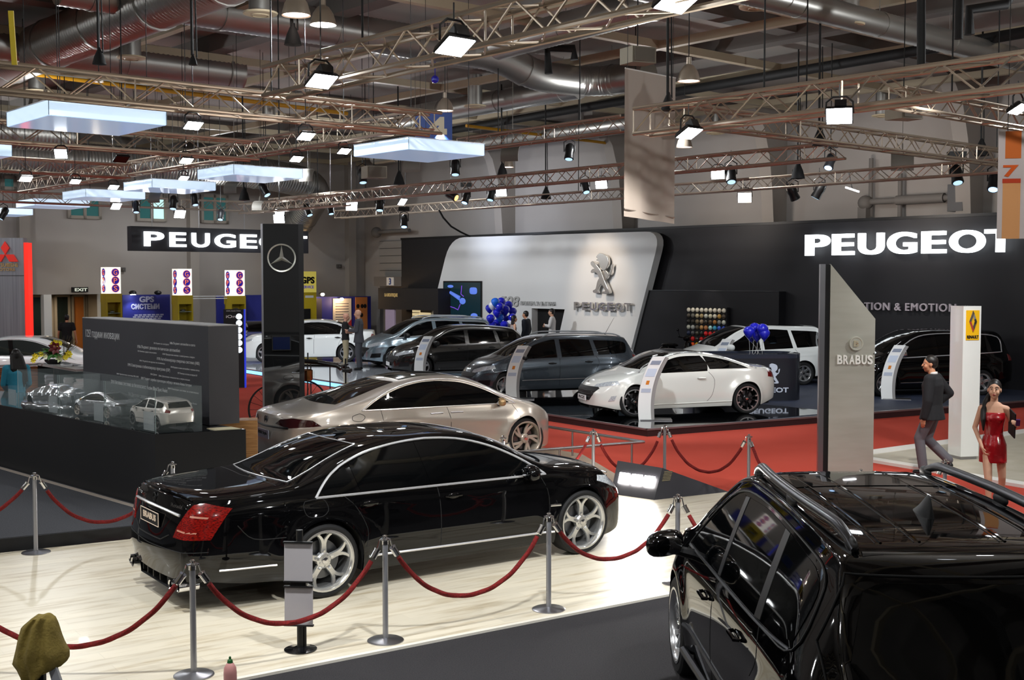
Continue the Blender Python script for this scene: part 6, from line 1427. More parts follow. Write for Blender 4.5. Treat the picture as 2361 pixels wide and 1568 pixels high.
mb.build('printed_tiles', M_pl, t)
t, at = bthing('booth_backdrop', 'blue booth partition beyond the third yellow column', 'display panel', 500); w, z1 = at(606, 680); mb = MB(); mb.bbox((0, 0, 0), (w, .1, z1)); mb.build('panel', M_blue, t)
t, at = bthing('booth_rails', 'twin pale rails joining the second and third yellow columns', 'rail', 443, 44.6); w, z = at(533, 685); mb = MB(); mb.tube([(0, 0, z + .04), (w, 0, z + .04)], .02, 6); mb.tube([(0, 0, z - .05), (w, 0, z - .05)], .02, 6); mb.build('rail', M_whitem, t)
t, at = bthing('booth_backdrop', 'blue booth partition with posters under the far wall corner', 'display panel', 706); w, z1 = at(855, 683); mb = MB(); mb.bbox((0, 0, 0), (w, .1, z1)); mb.build('panel', M_blue, t)
for x0, x1, y0, m, lab in ((768, 810, 688, 'white text poster lit by a warm lamp on the blue partition', 0), (820, 847, 685, 'orange poster with dark shapes on the blue partition', 1), (728, 742, 688, 'slim dark poster on the blue partition', 2)):
    tt, at2 = bthing('poster', m, 'poster', x0, BB - .05); w, z1 = at2(x1, y0); col = ('c9c4bc', 'b0703c', '3a3a4c')[lab]
    mb = MB(); mb.bbox((0, 0, .6), (w, .04, z1)); mb.build('sheet', mat('poster_' + col, col, .6), tt)
    mb = MB()
    if lab == 0:
        for k in range(7): mb.bbox((.12, -.006, z1 - .25 - .12 * k), (w * .85, 0, z1 - .21 - .12 * k))
        mb.build('print_lines', mat('poster_ink', '6a6870', .6), tt)
        mb = MB(); mb.panel([(w * .3, .6), (w, .6), (w, 1.25)], -.006, 0); mb.build('print_wedge', mat('poster_red', 'a83030', .6), tt)
    elif lab == 1:
        for sx, sz in ((.2, .75), (.55, .75), (.8, .75), (.5, .5)): mb.ball((w * sx, 0, .6 + (z1 - .6) * sz), (.09, .006, .1), 8, 5)
        mb.build('print_shapes', M_matte, tt)
for px, py, lab, w_ in ((744, 679, 'small warm lamp above the slim dark poster', 12), (788, 690, 'small warm lamp above the white text poster', 25)):
    tt, at2 = bthing('clip_lamp', lab, 'lamp', px, BB - .3); z = at2(px, py)[1]; mb = MB(); mb.ball((0, 0, z), (.09, .09, .07), 10, 6); mb.build('bulb', M_lampw, tt); mb = MB(); mb.tube([(0, .3, z + .05), (0, .05, z + .08)], .015, 6); mb.build('lamp_arm', M_plastic, tt)
    light('poster_light', 'POINT', Hh(onB(px, py, BB - .45)[0], BB - .45, z - .12), w_, (1, .62, .3), size=.05)
t, at = bthing('yellow_service_booth', 'yellow upright booth panel with a dark round logo beside the mirror tower', 'display column', 690, 44.9); w, z1 = at(729, 626); _, z2 = at(729, 674)
mb = MB(); mb.bbox((0, 0, 0), (w, .3, z2)); mb.build('yellow_base', mat('bright_booth_yellow', 'c8ae20', .5), t); mb = MB(); mb.bbox((0, 0, z2), (w, .3, z1)); hd = mb.build('header_box', mat('booth_header_lit', 'c8b84c', .5, emit='d8c860', es=.4), t)
x, z = at(712, 654); text_mb('GPS', w=w * .8, h=.3, x=w * .5, z=z, y=0, depth=.01, bold=.05).build('lettering', M_matte, hd); x, z = at(712, 665); text_mb('SERVICE', w=w * .7, h=.12, x=w * .5, z=z, y=0, depth=.01, bold=.02).build('lettering', M_disk, hd)
mb = MB(); _, za = at(710, 684); mb.bbox((.3, -.01, za - .05), (w - .15, 0, za + .05)); mb.build('name_strip', M_whitem, t)
for x_ in (712,):
    mb = MB(); a_, z_q = at(700, 712); mb.bbox((.1, -.1, z_q - .5), (.5, -.02, z_q)); mb.build('monitor', M_plastic, t)
# black info panel with lit discs
t = thing('disc_panel', 'black upright panel with a column of lit white discs', 'information stand', (D(515, 714, 33.5).x, 33.5, 0), math.radians(6))
z_ = lambda py: CAMZ + (641 - py) * 33.5 / F
mb = MB(); mb.bbox((0, 0, 0), (.56, .12, z_(713))); mb.build('panel', M_matte, t)
mb = MB(); mb.bbox((.56, 0, 0), (.6, .12, z_(713))); mb.build('blue_edge', mat('blue_edge_lit', '2030c0', .4, emit='2438d0', es=.6), t)
for py in (730, 745, 761, 776, 791, 807): mb = MB(); mb.lathe([(0, -.01), (.085, -.01), (.085, 0), (0, 0)], 20, c=(.43, 0, z_(py)), M=Ry); mb.build('lit_disc', mat('disc_glow', 'e8f4ff', .4, emit='e8f4ff', es=1.2), t)
text_mb('iOn', w=.26, h=.08, x=.2, z=z_(733), y=0, depth=.005).build('lettering', M_whitem, t); text_mb('100% ELECTRIC', w=.4, h=.025, x=.28, z=z_(718), y=0, depth=.004).build('small_lettering', M_whitem, t)
# hanging black name board before the far wall
dS = 40.0; pl = D(303, 521, dS); aS, zt_ = onB(303, 521, 38.5)
t = thing('hanging_name_board', 'long black board with lit white letters hanging before the far wall', 'sign', Hh(aS, 38.5, 0), ANG_A)
at = lambda qx, qy: (onB(qx, qy, 38.5)[0] - aS, onB(qx, qy, 38.5)[1]); zb_ = at(303, 578)[1]; xr2, _ = at(711, 560)
mb = MB(); mb.bbox((0, 0, zb_), (xr2, .35, zt_)); mb.build('board', mat('sign_board_black', '1c1c22', .5), t)
yt = lambda p: 533 + (p - 331) * .030; yb = lambda p: 568 + (p - 331) * .022
letters(t, 'PEUGEOT', at, [(331, 377), (390, 428), (441, 482), (494, 542), (553, 591), (597, 655), (660, 706)], yt, yb, M_letter, .08, 0, .022)
mb = MB()
for px in (355, 463, 568): x, _ = at(px, 520); mb.tube([(x, .15, zt_), (x, .15, 8.89)], .012, 5)
mb.build('hanging_cable', M_steel, t)
# ================================================================== rigging
GRP = 'aluminium lighting trusses'
def truss(p0, p1, w, label, n=None, tri=False):
    p0 = Vector(p0); p1 = Vector(p1); L = (p1 - p0).length; d = (p1 - p0).normalized(); u = Vector((-d.y, d.x, 0)).normalized(); v = u.cross(d) * -1
    if v.z < 0: v = -v
    t = thing('lighting_truss', label, 'truss', p0, 0, GRP); h = w / 2
    cs = [u * h - v * h, -u * h - v * h, u * h + v * h, -u * h + v * h] if not tri else [u * h - v * h, -u * h - v * h, v * h]
    for c in cs: mb = MB(); mb.tube([c, c + d * L], w * .085, 8); mb.build('chord_tube', M_alu, t)
    n = n or max(4, int(L / (w * 1.25))); n += n % 2
    mb = MB(); pairs = [(0, 2), (1, 3), (0, 1), (2, 3)] if not tri else [(0, 2), (1, 2), (0, 1)]
    for i in range(n):
        a = d * (L * i / n); b = d * (L * (i + 1) / n)
        for j, (x, y) in enumerate(pairs):
            x, y = (x, y) if i % 2 == 0 else (y, x)
            mb.tube([cs[x] + a, cs[y] + b], w * .036, 5, cap=False)
        if i % 8 == 0:
            for x, y in pairs: mb.tube([cs[x] + a, cs[y] + a], w * .036, 5, cap=False)
    mb.build('lacing', M_alu, t)
    mb = MB(); c = 0
    k = max(2, int(L / 8))
    for i in range(k):
        a = d * (L * (i + .5) / k); z = p0.z + d.z * L * (i + .5) / k; mb = MB(); mb.tube([a + v * h, a + Vector((0, 0, 8.89 - z))], .013, 5); mb.build('lifting_chain', M_cable, t)
    return t
def tline(x0, y0, d0, dirv, s0, s1, ext=(0, 0)):
    """truss centre line through the place seen at the pixel at depth d0, along a hall direction, from s0 to s1 metres"""
    p = D(x0, y0, d0); return p + dirv * s0, p + dirv * s1
def tpx(xa, ya, d0, dirv, xb):
    """from pixel (xa, ya) at depth d0 along dirv until the pixel column xb"""
    p = D(xa, ya, d0); k = (xb - CX) / F; s = (k * p.y - p.x) / (dirv.x - k * dirv.y); return p, p + dirv * s
a, b = tpx(300, 212, 16.5, AX, 1005); truss(a - AX * 7, b, .34, 'nearest long truss passing right over the largest light box')
a, b = tpx(300, 326, 21.5, AX, 590); truss(a - AX * 8, b, .34, 'second long truss passing just under the largest light box')
a, b = tpx(0, 378, 27, AX, 300); truss(a - AX * 3, b, .30, 'short truss above the far light boxes')
a, b = tpx(985, 276, 20.0, BX, 60); truss(a, b, .30, 'truss running away from the blue numbered sign over the light boxes')
a, b = tpx(330, 165, 0, AX, 400) if False else (None, None)
a, b = tpx(1130, 70, 11.6, BX, 640); truss(a - BX * 3.5, b, .34, 'large near truss crossing the top of the hall')
a, b = tpx(1480, 282, 17.6, BX, 2361); truss(a, b - BX * 3, .36, 'large orange-lit truss over the steel tower')
a, b = tpx(1560, 262, 18.5, AX, 2361); truss(a, b + AX * 2, .30, 'long truss running down towards the orange striped banner')
a, b = tpx(2069, 225, 16.5, AX, 2361); truss(a, b + AX * 2, .26, 'short truss beside the speaker box')
a, b = tpx(1065, 335, 29.0, BX, 1440); truss(a, b, .3, 'far truss between the blue sign and the blank banner')
a, b = tpx(780, 455, 37.0, BX, 1935); truss(a + BX * 4, b, .3, 'far truss with bright floodlights over the white slanted wall')
a, b = tpx(1005, 478, 40.0, BX, 2310); truss(a + BX * 6, b, .27, 'lowest far truss over the long black wall')
a, b = tpx(355, 468, 38.0, AX, 560); truss(a - AX * 8, b, .3, 'low far truss before the high windows')
a, b = tpx(560, 482, 38.5, BX, 800); truss(b, a, .3, 'low far truss piece above the mirror tower')
# glowing light boxes
def lbox(px, py, s, label):
    Z = 5.5; c = G(px, py, Z); t = thing('light_box', label, 'light box', (c.x, c.y, Z - .2), HA, None)
    t['group'] = 'square glowing light boxes'
    mb = MB(); mb.bbox((0, 0, 0), (s, s, .2)); mb.v = [(v[0], v[1], v[2]) for v in mb.v]; mb.build('lit_sides', M_box, t)
    mb = MB(); mb.bbox((.012, .012, -.008), (s - .012, s - .012, .002)); mb.build('glossy_underside', M_boxb, t)
    mb = MB(); mb.bbox((-.01, -.01, .2), (s + .01, s + .01, .215)); mb.build('top_frame', M_steel, t)
    mb = MB()
    for x, y in ((0, 0), (s, 0), (0, s), (s, s)): mb.tube([(x, y, 0), (x, y, .2)], .006, 4)
    mb.build('corner_seam', mat('seam_grey_blue', '7f93a6', .5), t)
    for x, y in ((.2, .2), (s - .2, .2), (.2, s - .2), (s - .2, s - .2)): mb = MB(); mb.tube([(x, y, .2), (x, y, 3.0)], .006, 4); mb.build('hanging_wire', M_cable, t)
for px, py, lab in [(112, 229.8, 'largest glowing light box, nearest of the hanging row'), (942, 316, 'glowing light box hanging before the blue numbered sign'), (538.8, 379.5, 'glowing light box nearest the small grey scoop lamp'),
                    (350.7, 412, 'glowing light box overlapping the black yoke lamp'), (197.5, 435.4, 'glowing light box over the second high window'), (80.6, 457.4, 'glowing light box over the first high window'),
                    (-40, 478, 'farthest glowing light box low over the first window'), (-205, 318, 'glowing light box cut off by the frame under the largest one')]:
    lbox(px, py, 1.68, lab)
# ------------------------------------------------------------------ lamps
M_house = mat('lamp_housing_black', '0c0c0e', .4, coat=.2); M_houseg = mat('lamp_housing_grey', '6c675f', .5)
def look(dv):  # rotation whose -Z looks along dv
    return Vector(dv).to_track_quat('-Z', 'Y').to_euler()
def flood(px, py, d, s, label, aim=(0, -1, -1.2), lit=True, warm=False, big=False, power=0):
    """asymmetric floodlight: black housing, glass face"""
    p = D(px, py, d); t = thing('floodlight', label, 'floodlight', p, 0, 'floodlights'); h = bpy.data.objects.new('lamp_head', None)
    a = Vector(aim).normalized(); R = a.to_track_quat('-Z', 'Y').to_matrix()
    mb = MB(); w, l = s, s * .8
    vs = []
    for z, k in ((0, 1.0), (.10 * s, 1.04), (.38 * s, .9), (.62 * s, .55), (.72 * s, .3)):
        vs += [(-w * k, -l * k, z), (w * k, -l * k, z), (w * k, l * k, z), (-w * k, l * k, z)]
    vs = [R @ Vector(v) for v in vs]
    mb.add(vs, [(i * 4 + k, i * 4 + (k + 1) % 4, (i + 1) * 4 + (k + 1) % 4, (i + 1) * 4 + k) for i in range(4) for k in range(4)] + [(16, 17, 18, 19)]); mb.build('housing', M_house, t)
    mb = MB(); z = -.006 if lit else .004; mb.add([R @ Vector(v) for v in ((-w * .94, -l * .94, z), (-w * .94, l * .94, z), (w * .94, l * .94, z), (w * .94, -l * .94, z), (-w * .94, -l * .94, .03), (-w * .94, l * .94, .03), (w * .94, l * .94, .03), (w * .94, -l * .94, .03))], [(0, 1, 2, 3), (4, 7, 6, 5), (0, 4, 5, 1), (1, 5, 6, 2), (2, 6, 7, 3), (3, 7, 4, 0)])
    mb.build('lamp_glass', (M_lampw if warm else M_lamp) if lit else M_glass, t)
    mb = MB(); top = Vector((0, 0, .72 * s + (.30 if big else .22)))
    if big: mb.box(R @ Vector((-.1 * s, .55 * s, .55 * s)), (s * .9, s * .75, s * .7), R=R); mb.build('ballast_box', M_house, t); mb = MB()
    sx = R @ Vector((1, 0, 0)); c = R @ Vector((0, 0, .3 * s))
    mb.tube([c + sx * w * 1.05, c + sx * w * 1.0 + Vector((0, 0, .9 * s)), c + sx * w * .5 + Vector((0, 0, 1.3 * s)), c - sx * w * .5 + Vector((0, 0, 1.3 * s)), c - sx * w + Vector((0, 0, .9 * s)), c - sx * w * 1.05], .012, 6)
    mb.tube([c + Vector((0, 0, 1.3 * s)), (c.x, c.y, (8.89 - p.z) if px < 850 else c.z + 1.3 * s + .15)], .008, 5); mb.build('yoke', M_house, t)
    if power: light('floodlight_beam', 'SPOT', p + a * .12, power, (1, .85, .7) if warm else LN, p + a * 5, .1, 95, .8)
    return t
B_ = True
for px, py, d, s, lab, kw in [
    (1050, 108, 10.5, .15, 'large floodlight with a glowing panel under the near top truss', dict(big=1)), (742, 188, 13.2, .15, 'large floodlight under the near end of the top truss', dict(big=1)),
    (1935, 268, 14.5, .155, 'large floodlight under the middle of the orange-lit truss', dict(big=1, aim=(-.3, -1, -1.2))), (1590, 308, 16.2, .155, 'large floodlight under the free end of the orange-lit truss', dict(big=1)),
    (1565, 2, 9.6, .17, 'large floodlight cut by the top frame edge', dict(big=1)), (2350, 252, 15, .13, 'floodlight half cut by the frame beside the short truss', {}),
    (446, 290, 17.2, .12, 'black yoke floodlight between the largest light box and the next truss', {}), (706, 315, 18.2, .12, 'black yoke floodlight under the end of the nearest truss', {}),
    (430, 371, 22, .11, 'lit floodlight above the overlapping light boxes', {}), (684, 367, 22, .11, 'lit floodlight over the light box with the scoop lamp', {}), (140, 355, 20, .10, 'starry floodlight under the largest light box', dict(aim=(.1, -1, -.5))),
    (60, 413, 27, .13, 'dim black floodlight hanging over the far light boxes', {}), (174, 419, 27, .11, 'lit floodlight hanging over the far light boxes', {}), (424, 411, 26, .10, 'lit floodlight on a looped yoke before a light box', {}),
    (262, 432, 30, .12, 'lit floodlight behind the light boxes over the second window', {}), (794, 349, 22, .11, 'lit floodlight left of the light box before the blue sign', {}), (280, 368, 26, .15, 'unlit black floodlight under the second truss', dict(lit=False)),
    (1155, 443, 36.5, .17, 'brightest starry floodlight over the white slanted wall', dict(aim=(-.2, -1, -.35))), (1386, 425, 36.5, .18, 'bright floodlight beside the blank banner', dict(aim=(-.3, -1, -.5))),
    (1655, 401, 30, .17, 'starry white floodlight to the right of the blank banner', dict(aim=(-.3, -1, -.4))), (1717, 456, 33, .19, 'warm floodlight below the starry white one', dict(aim=(-.2, -1, -.6), warm=True)),
    (811, 476, 38, .18, 'bright floodlight at the corner of the far truss', dict(aim=(.3, -1, -.5))), (928, 466, 37, .15, 'narrow tilted floodlight on the far truss', dict(aim=(1, -.7, -1))), (415, 494, 37, .17, 'tilted floodlight before the second high window', dict(aim=(.8, -1, -.8))),
    (645, 490, 38, .15, 'upper of the two floodlights over the mirror tower', dict(aim=(.2, -1, -.9))), (643, 505, 37.5, .17, 'lower of the two floodlights over the mirror tower', dict(aim=(0, -1, -.4))), (268, 476, 36, .15, 'slim lit floodlight above the long black name board', dict(aim=(.8, -.7, -1)))]:
    kw = dict(kw); kw['aim'] = kw.get('aim', (.35, -.40, -1)); flood(px, py, d, s, lab, **kw)
def scoop(px, py, d, s, label):
    p = D(px, py, d); t = thing('scoop_lamp', label, 'lamp', p, -.3, 'grey scoop lamps'); mb = MB(); n = 8; vs = []
    for i in range(n + 1):
        a = -.35 + 1.5 * i / n; y = -math.cos(a) * s; z = math.sin(a) * s; vs += [(-s * .75, y, z), (s * .75, y, z), (s * .75, y * .93, z * .93), (-s * .75, y * .93, z * .93)]
    mb.add(vs, [(i * 4 + k, (i + 1) * 4 + k, (i + 1) * 4 + (k + 1) % 4, i * 4 + (k + 1) % 4) for i in range(n) for k in range(4)] + [(0, 1, 2, 3), (4 * n + 3, 4 * n + 2, 4 * n + 1, 4 * n)]); mb.build('reflector', M_houseg, t)
    mb = MB(); mb.tube([(0, -s * .2, s), (0, 0, s * 1.6)], .02, 6); mb.tube([(0, 0, s * 1.6), (0, 0, 8.89 - p.z)], .008, 4); mb.box((0, -s * .3, s * .85), (s * 1.2, s * .4, s * .2)); mb.build('bracket', M_houseg, t)
for a_ in [(2080, 385, 30, .36, 'big grey scoop lamp under the long truss near the plain wall'), (541, 440, 28, .22, 'grey scoop lamp under the third light box'), (366, 462, 31, .22, 'grey scoop lamp before the second high window'), (715, 412, 30, .25, 'dark scoop lamp beyond the light box row'), (1182, 365, 30, .3, 'grey scoop lamp beside the hanging bell lamp'), (958, 390, 30, .3, 'grey scoop lamp below the light box before the blue sign'), (600, 480, 36, .22, 'grey scoop lamp left of the mirror tower')]: scoop(*a_)
def spotl(px, py, d, s, label, aim=(0, -.6, -1), glow=None, box=False, cat='spotlight'):
    p = D(px, py, d); t = thing('stage_spotlight', label, cat, p, 0, 'black stage spotlights'); R = Vector(aim).normalized().to_track_quat('-Z', 'Y').to_matrix()
    mb = MB(); mb.lathe([(s * .42, -s * .75), (s * .46, -s * .7), (s * .40, -s * .2), (s * .46, .1 * s), (s * .40, s * .6), (s * .2, s * .8)], 14, M=R); mb.build('lamp_body', M_house, t)
    mb = MB(); mb.lathe([(0, -s * .77), (s * .34, -s * .77), (s * .34, -s * .72), (0, -s * .70)], 14, M=R); mb.build('lens', glow or mat('lens_cool_glow', 'cfeaf0', .2, emit='b8e0ff', es=1.2), t)
    mb = MB(); mb.tube([(-s * .5, 0, 0), (-s * .5, 0, s * .9), (0, 0, s * 1.2), (s * .5, 0, s * .9), (s * .5, 0, 0)], s * .05, 6); mb.tube([(0, 0, s * 1.2), (0, 0, s * 1.7)], s * .06, 6); mb.tube([(0, 0, s * 1.6), (0, 0, (8.89 - p.z) if px < 850 else s * 2)], .008, 5); mb.build('yoke', M_house, t)
    if box: mb = MB(); mb.box((0, 0, s * 1.45), (s * 1.3, s * .6, s * .5)); mb.build('control_box', M_house, t)
M_wg = mat('lens_warm_glow', 'ffe0b0', .2, emit='ffb060', es=3); M_cg = mat('lens_blue_glow', 'd0e8ff', .2, emit='9cc8ff', es=2.5)
for px, py, d, s, lab, aim, gl, bx in [
    (1040, 450, 35, .27, 'black spotlight with a warm lens aimed sideways over the white wall', (.9, -.5, -.5), M_wg, 0), (1075, 455, 35, .25, 'moving head spotlight beside the warm one', (-.3, -.4, -1), M_cg, 1), (1133, 447, 36, .27, 'dark spotlight against the starry floodlight', (-.2, -.3, -1), None, 0),
    (1050, 386, 31, .27, 'black spotlight just under the light box before the blue sign', (0, -.3, -1), None, 0), (1313, 350, 30, .27, 'black spotlight under the far truss by the blank banner', (-.1, -.3, -1), None, 0), (1349, 430, 34, .26, 'black spotlight left of the bright floodlight by the banner', (.2, -.5, -1), None, 0),
    (1914, 372, 26, .24, 'moving head spotlight where the long truss meets the far truss', (-.4, -.5, -1), M_cg, 1), (1827, 443, 32, .3, 'first of two black spotlights on the lowest truss', (.5, .2, -1), None, 0), (1889, 439, 32, .3, 'second of two black spotlights on the lowest truss', (-.5, .2, -1), None, 0),
    (2205, 402, 29, .32, 'black spotlight head-on below the long truss', (0, -.5, -1), None, 1), (2292, 418, 27, .3, 'spotlight with a blue lens behind the orange banner', (-.3, -.5, -1), M_cg, 1), (1685, 402, 30, .3, 'blue-lit spotlight beside the starry white floodlight', (0, -.5, -1), None, 0),
    (836, 405, 31, .26, 'black spotlight above the hall corner', (.1, -.3, -1), None, 0), (876, 470, 36, .28, 'black spotlight over the door with the number three', (0, -.3, -1), None, 0), (932, 510, 37, .26, 'low small spotlight near the shutter', (0, -.4, -1), M_cg, 1), (509, 495, 36, .22, 'small spotlight before the third high window', (0, -.4, -1), None, 0),
    (609, 437, 31, .24, 'black spotlight under the third light box edge', (.6, -.3, -1), None, 0), (400, 467, 33, .25, 'black spotlight before the second high window', (0, -.3, -1), None, 0), (449, 460, 33, .22, 'small black spotlight between two light boxes', (.2, -.3, -1), None, 0), (314, 477, 34, .22, 'small black spotlight right of the slim floodlight', (.1, -.3, -1), None, 0),
    (710, 484, 37, .25, 'black spotlight behind the mirror tower top', (.4, -.3, -1), None, 0), (762, 482, 37, .22, 'small spotlight near the blue glow of the far truss', (.2, -.3, -1), None, 0), (8, 492, 36, .25, 'black spotlight at the picture edge under the farthest light box', (-.5, -.3, -1), None, 0)]:
    spotl(px, py, d, s, lab, aim, gl, bx)
def hoist(px, py, d, s, label):
    p = D(px, py, d); t = thing('chain_hoist', label, 'chain hoist', p, 0, 'black chain hoists'); mb = MB(); mb.lathe([(0, -s * .5), (s * .4, -s * .45), (s * .28, 0), (s * .10, s * .4), (.02, s * .5)], 12); mb.build('chain_bag', M_matte, t)
    mb = MB(); mb.tube([(-.01, 0, s * .4), (-.02, 0, 8.4 - p.z)], .022, 5); mb.build('chain', M_cable, t); mb = MB(); mb.tube([(.05, 0, s * .2), (.03, 0, (8.4 - p.z) * .6)], .012, 5); mb.build('spare_chain', M_cable, t)
for a_ in [(1541, 235, 17.5, .28, 'black hoist at the free end of the orange-lit truss'), (229, 130, 16.5, .24, 'hoist over the nearest truss above the largest light box'), (675, 80, 12.8, .24, 'hoist at the near end of the top truss'), (445, 138, 16, .15, 'small round hoist above the nearest truss'),
           (1840, 393, 28, .42, 'cone-shaped chain bag on the lowest truss'), (1259, 445, 36, .4, 'slim chain bag between the starry floodlight and the banner'), (1158, 393, 33, .42, 'blue-black chain bag beside the bell lamp'), (920, 410, 33, .4, 'chain bag above the far truss near the corner'), (563, 447, 30, .35, 'chain bag right of the grey scoop lamp'), (2263, 340, 26, .4, 'chain bag with two cables near the orange banner'),
           (1890, 315, 22, .35, 'chain bag over the long truss by the large floodlight')]: hoist(*a_)
# bell lamps
def bell(px, py, d, r, label, on=True):
    p = D(px, py, d); t = thing('bell_lamp', label, 'pendant lamp', p, 0, 'bell-shaped high lamps'); mb = MB(); mb.lathe([(r, 0), (r * .98, r * .2), (r * .8, r * .85), (r * .45, r * 1.35), (r * .22, r * 1.5), (r * .22, r * 2.1), (0, r * 2.15)], 24, caps=False); mb.build('bell_shade', mat('bell_lamp_shade', 'a09384', .35, .4), t)
    mb = MB(); mb.lathe([(0, .01), (r * .9, .01), (r * .9, .03), (0, .03)], 24); mb.build('lamp_face', mat('bell_face_lit', 'fff6ee', .4, emit='ffe8da', es=4), t); mb = MB(); mb.tube([(0, 0, r * 2), (0, 0, max(8.4 - p.z, .5))], .008, 5); mb.build('cord', M_cable, t)
for a_ in [(1588, 188, 17.5, .165, 'grey bell lamp between the blank banner and the long black pipe'), (683, 36, 12.6, .15, 'bright bell lamp at the top of the hall'), (1026, 256, 25, .18, 'bell lamp above the blue numbered sign'), (1169, 386, 34, .2, 'bell lamp over the far truss'), (228, 190, 18, .07, 'small bright lamp below the nearest hoist'), (1578, 340, 30, .2, 'low bell lamp beyond the large end floodlight')]: bell(*a_)
for a_, b_, lab in [(10, 16, 'added bell housing over the near end of the top truss'), (10, 28, 'added bell housing behind the largest light box'), (22, 20, 'added bell housing just left of the large floodlight at the free truss end'), (22, 32, 'added bell housing over the door with the number three'), (22, 43, 'far added bell housing over the third high window')]:  # bells added only to house the roof point lights in view
    p = Hh(a_, b_, 7.0); k = F / p.y; r_ = ray(0, 0); bell(CX + p.x / p.y * F, CY - F * math.tan(math.atan2(p.z - CAMZ, p.y) + PITCH), p.y, .2, lab)
# speaker boxes
for px, py, d, sz, lab in [(2083, 258, 20, .22, 'grey wedge speaker under the orange-lit truss'), (1470, 130, 20, .22, 'grey wedge speaker at the top of the blank banner'), (862, 398, 30, .25, 'grey box beside the corner spotlight'), (1500, 318, 31, .25, 'grey box behind the blank banner')]:
    p = D(px, py, d); t = thing('hanging_speaker', lab, 'speaker', p, .5, 'grey hanging speaker boxes'); mb = MB(); mb.prism([(-sz, -sz * .8), (sz, -sz), (sz, sz * .5), (-sz, sz * .9)], -sz * .6, sz * .6); mb.build('cabinet', mat('speaker_grey', '8a8374', .6), t); mb = MB(); mb.bbox((-sz * .9, -sz * .99, -sz * .5), (sz * .9, -sz * .93, sz * .5)); mb.build('grille_cloth', mat('grille_grey', '6a645a', .8), t)
    mb = MB(); mb.tube([(0, 0, sz * .6), (0, 0, 8.89 - p.z)], .012, 4); mb.build('wire', M_cable, t)
# thin tube light
p = D(1965, 437, 32); t = thing('tube_light', 'thin lit tube light under the lowest truss', 'lamp', p, -.6); mb = MB(); mb.box((0, 0, 0), (.38, .06, .04), R=Matrix.Rotation(.35, 3, 'Y')); mb.build('tube', M_lamp, t); mb = MB(); mb.tube([(0, 0, 0), (-.1, 0, .45)], .015, 5); mb.build('arm', M_house, t)
# ------------------------------------------------------------------ banners
def cloth(p0, wv, H, m, name, label, cat, waves=3, amp=.03, nx=24, nz=16):
    t = thing(name, label, cat, p0); mb = MB(); vs = []; n_ = Vector((-wv.y, wv.x, 0)).normalized()
    for s_ in (0, .006):
        for j in range(nz + 1):
            for i in range(nx + 1):
                q = i / nx; z = -H * j / nz; a = amp * math.sin(waves * 2 * PI * q + .8 * j / nz) * (.3 + .7 * j / nz); vs.append(wv * q + Vector((0, 0, z)) + n_ * (a + s_))
    k = (nx + 1) * (nz + 1); fs = []
    for j in range(nz):
        for i in range(nx):
            a = j * (nx + 1) + i; fs += [(a, a + nx + 1, a + nx + 2, a + 1), (k + a, k + a + 1, k + a + nx + 2, k + a + nx + 1)]
    mb.add(vs, fs); mb.build('cloth', m, t); return t, n_
p0 = D(1441, 157, 19.0); p1 = D(1558, 180, 19.3)
t, n_ = cloth(p0, p1 - p0, (500 - 165) * 19.1 / F, mat('blank_banner_cloth', 'b3a89f', .9), 'hanging_banner', 'blank pale cloth banner hanging over the white slanted wall', 'banner', 2.2, .02)
mb = MB(); w_ = p1 - p0; mb.tube([Vector((0, 0, 0)), w_], .012, 6); H_ = (500 - 165) * 19.1 / F
mb.build('top_rod', M_whitem, t); mb = MB(); mb.tube([Vector((0, 0, -H_ + .12)), w_ + Vector((0, 0, -H_ + .10))], .014, 6); mb.build('hem_rod', mat('hem_grey', '9a9088', .8), t)
for q in (.05, .95): mb = MB(); mb.tube([w_ * q, w_ * q + Vector((0, 0, 8.3 - p0.z))], .004, 4); mb.build('hanging_wire', M_cable, t)
d7 = 14.0; p0 = D(2303, 303, d7); wv = Vector((.62, -.12, 0)); H_ = (548 - 303) * d7 / F
t = thing('orange_banner', 'white and orange striped banner with a large seven', 'banner', p0, math.atan2(wv.y, wv.x)); wl = .62
mb = MB(); mb.bbox((0, 0, -H_), (wl, .01, 0)); mb.build('sheet', mat('banner_pinkish_white', 'c9bcb8', .8), t)
M_o1 = mat('banner_orange', 'd06a28', .8); M_o2 = mat('banner_pale_orange', 'd99a62', .8); k_ = d7 / F
mb = MB(); mb.bbox((.075, -.004, -62 * k_), (.25, 0, 8 * k_ * 0)); mb.build('upper_stripe', M_o1, t)
mb = MB(); mb.bbox((.055, -.004, -H_), (.25, 0, -118 * k_)); mb.build('lower_stripe', M_o2, t)
mb = MB(); mb.bbox((.05, -.008, -118 * k_), (.25, -.004, -108 * k_)); mb.build('red_stripe', mat('banner_red', 'c2401c', .8), t)
text_mb('7', w=.17, h=27 * k_, x=.14, z=-104 * k_, y=-.002, depth=.006, bold=.03).build('number', mat('banner_deep_orange', 'd85a18', .8), t)
mb = MB(); mb.tube([(.1, 0, 0), (.1, 0, 8.3 - p0.z)], .004, 4); mb.build('hanging_wire', M_cable, t)
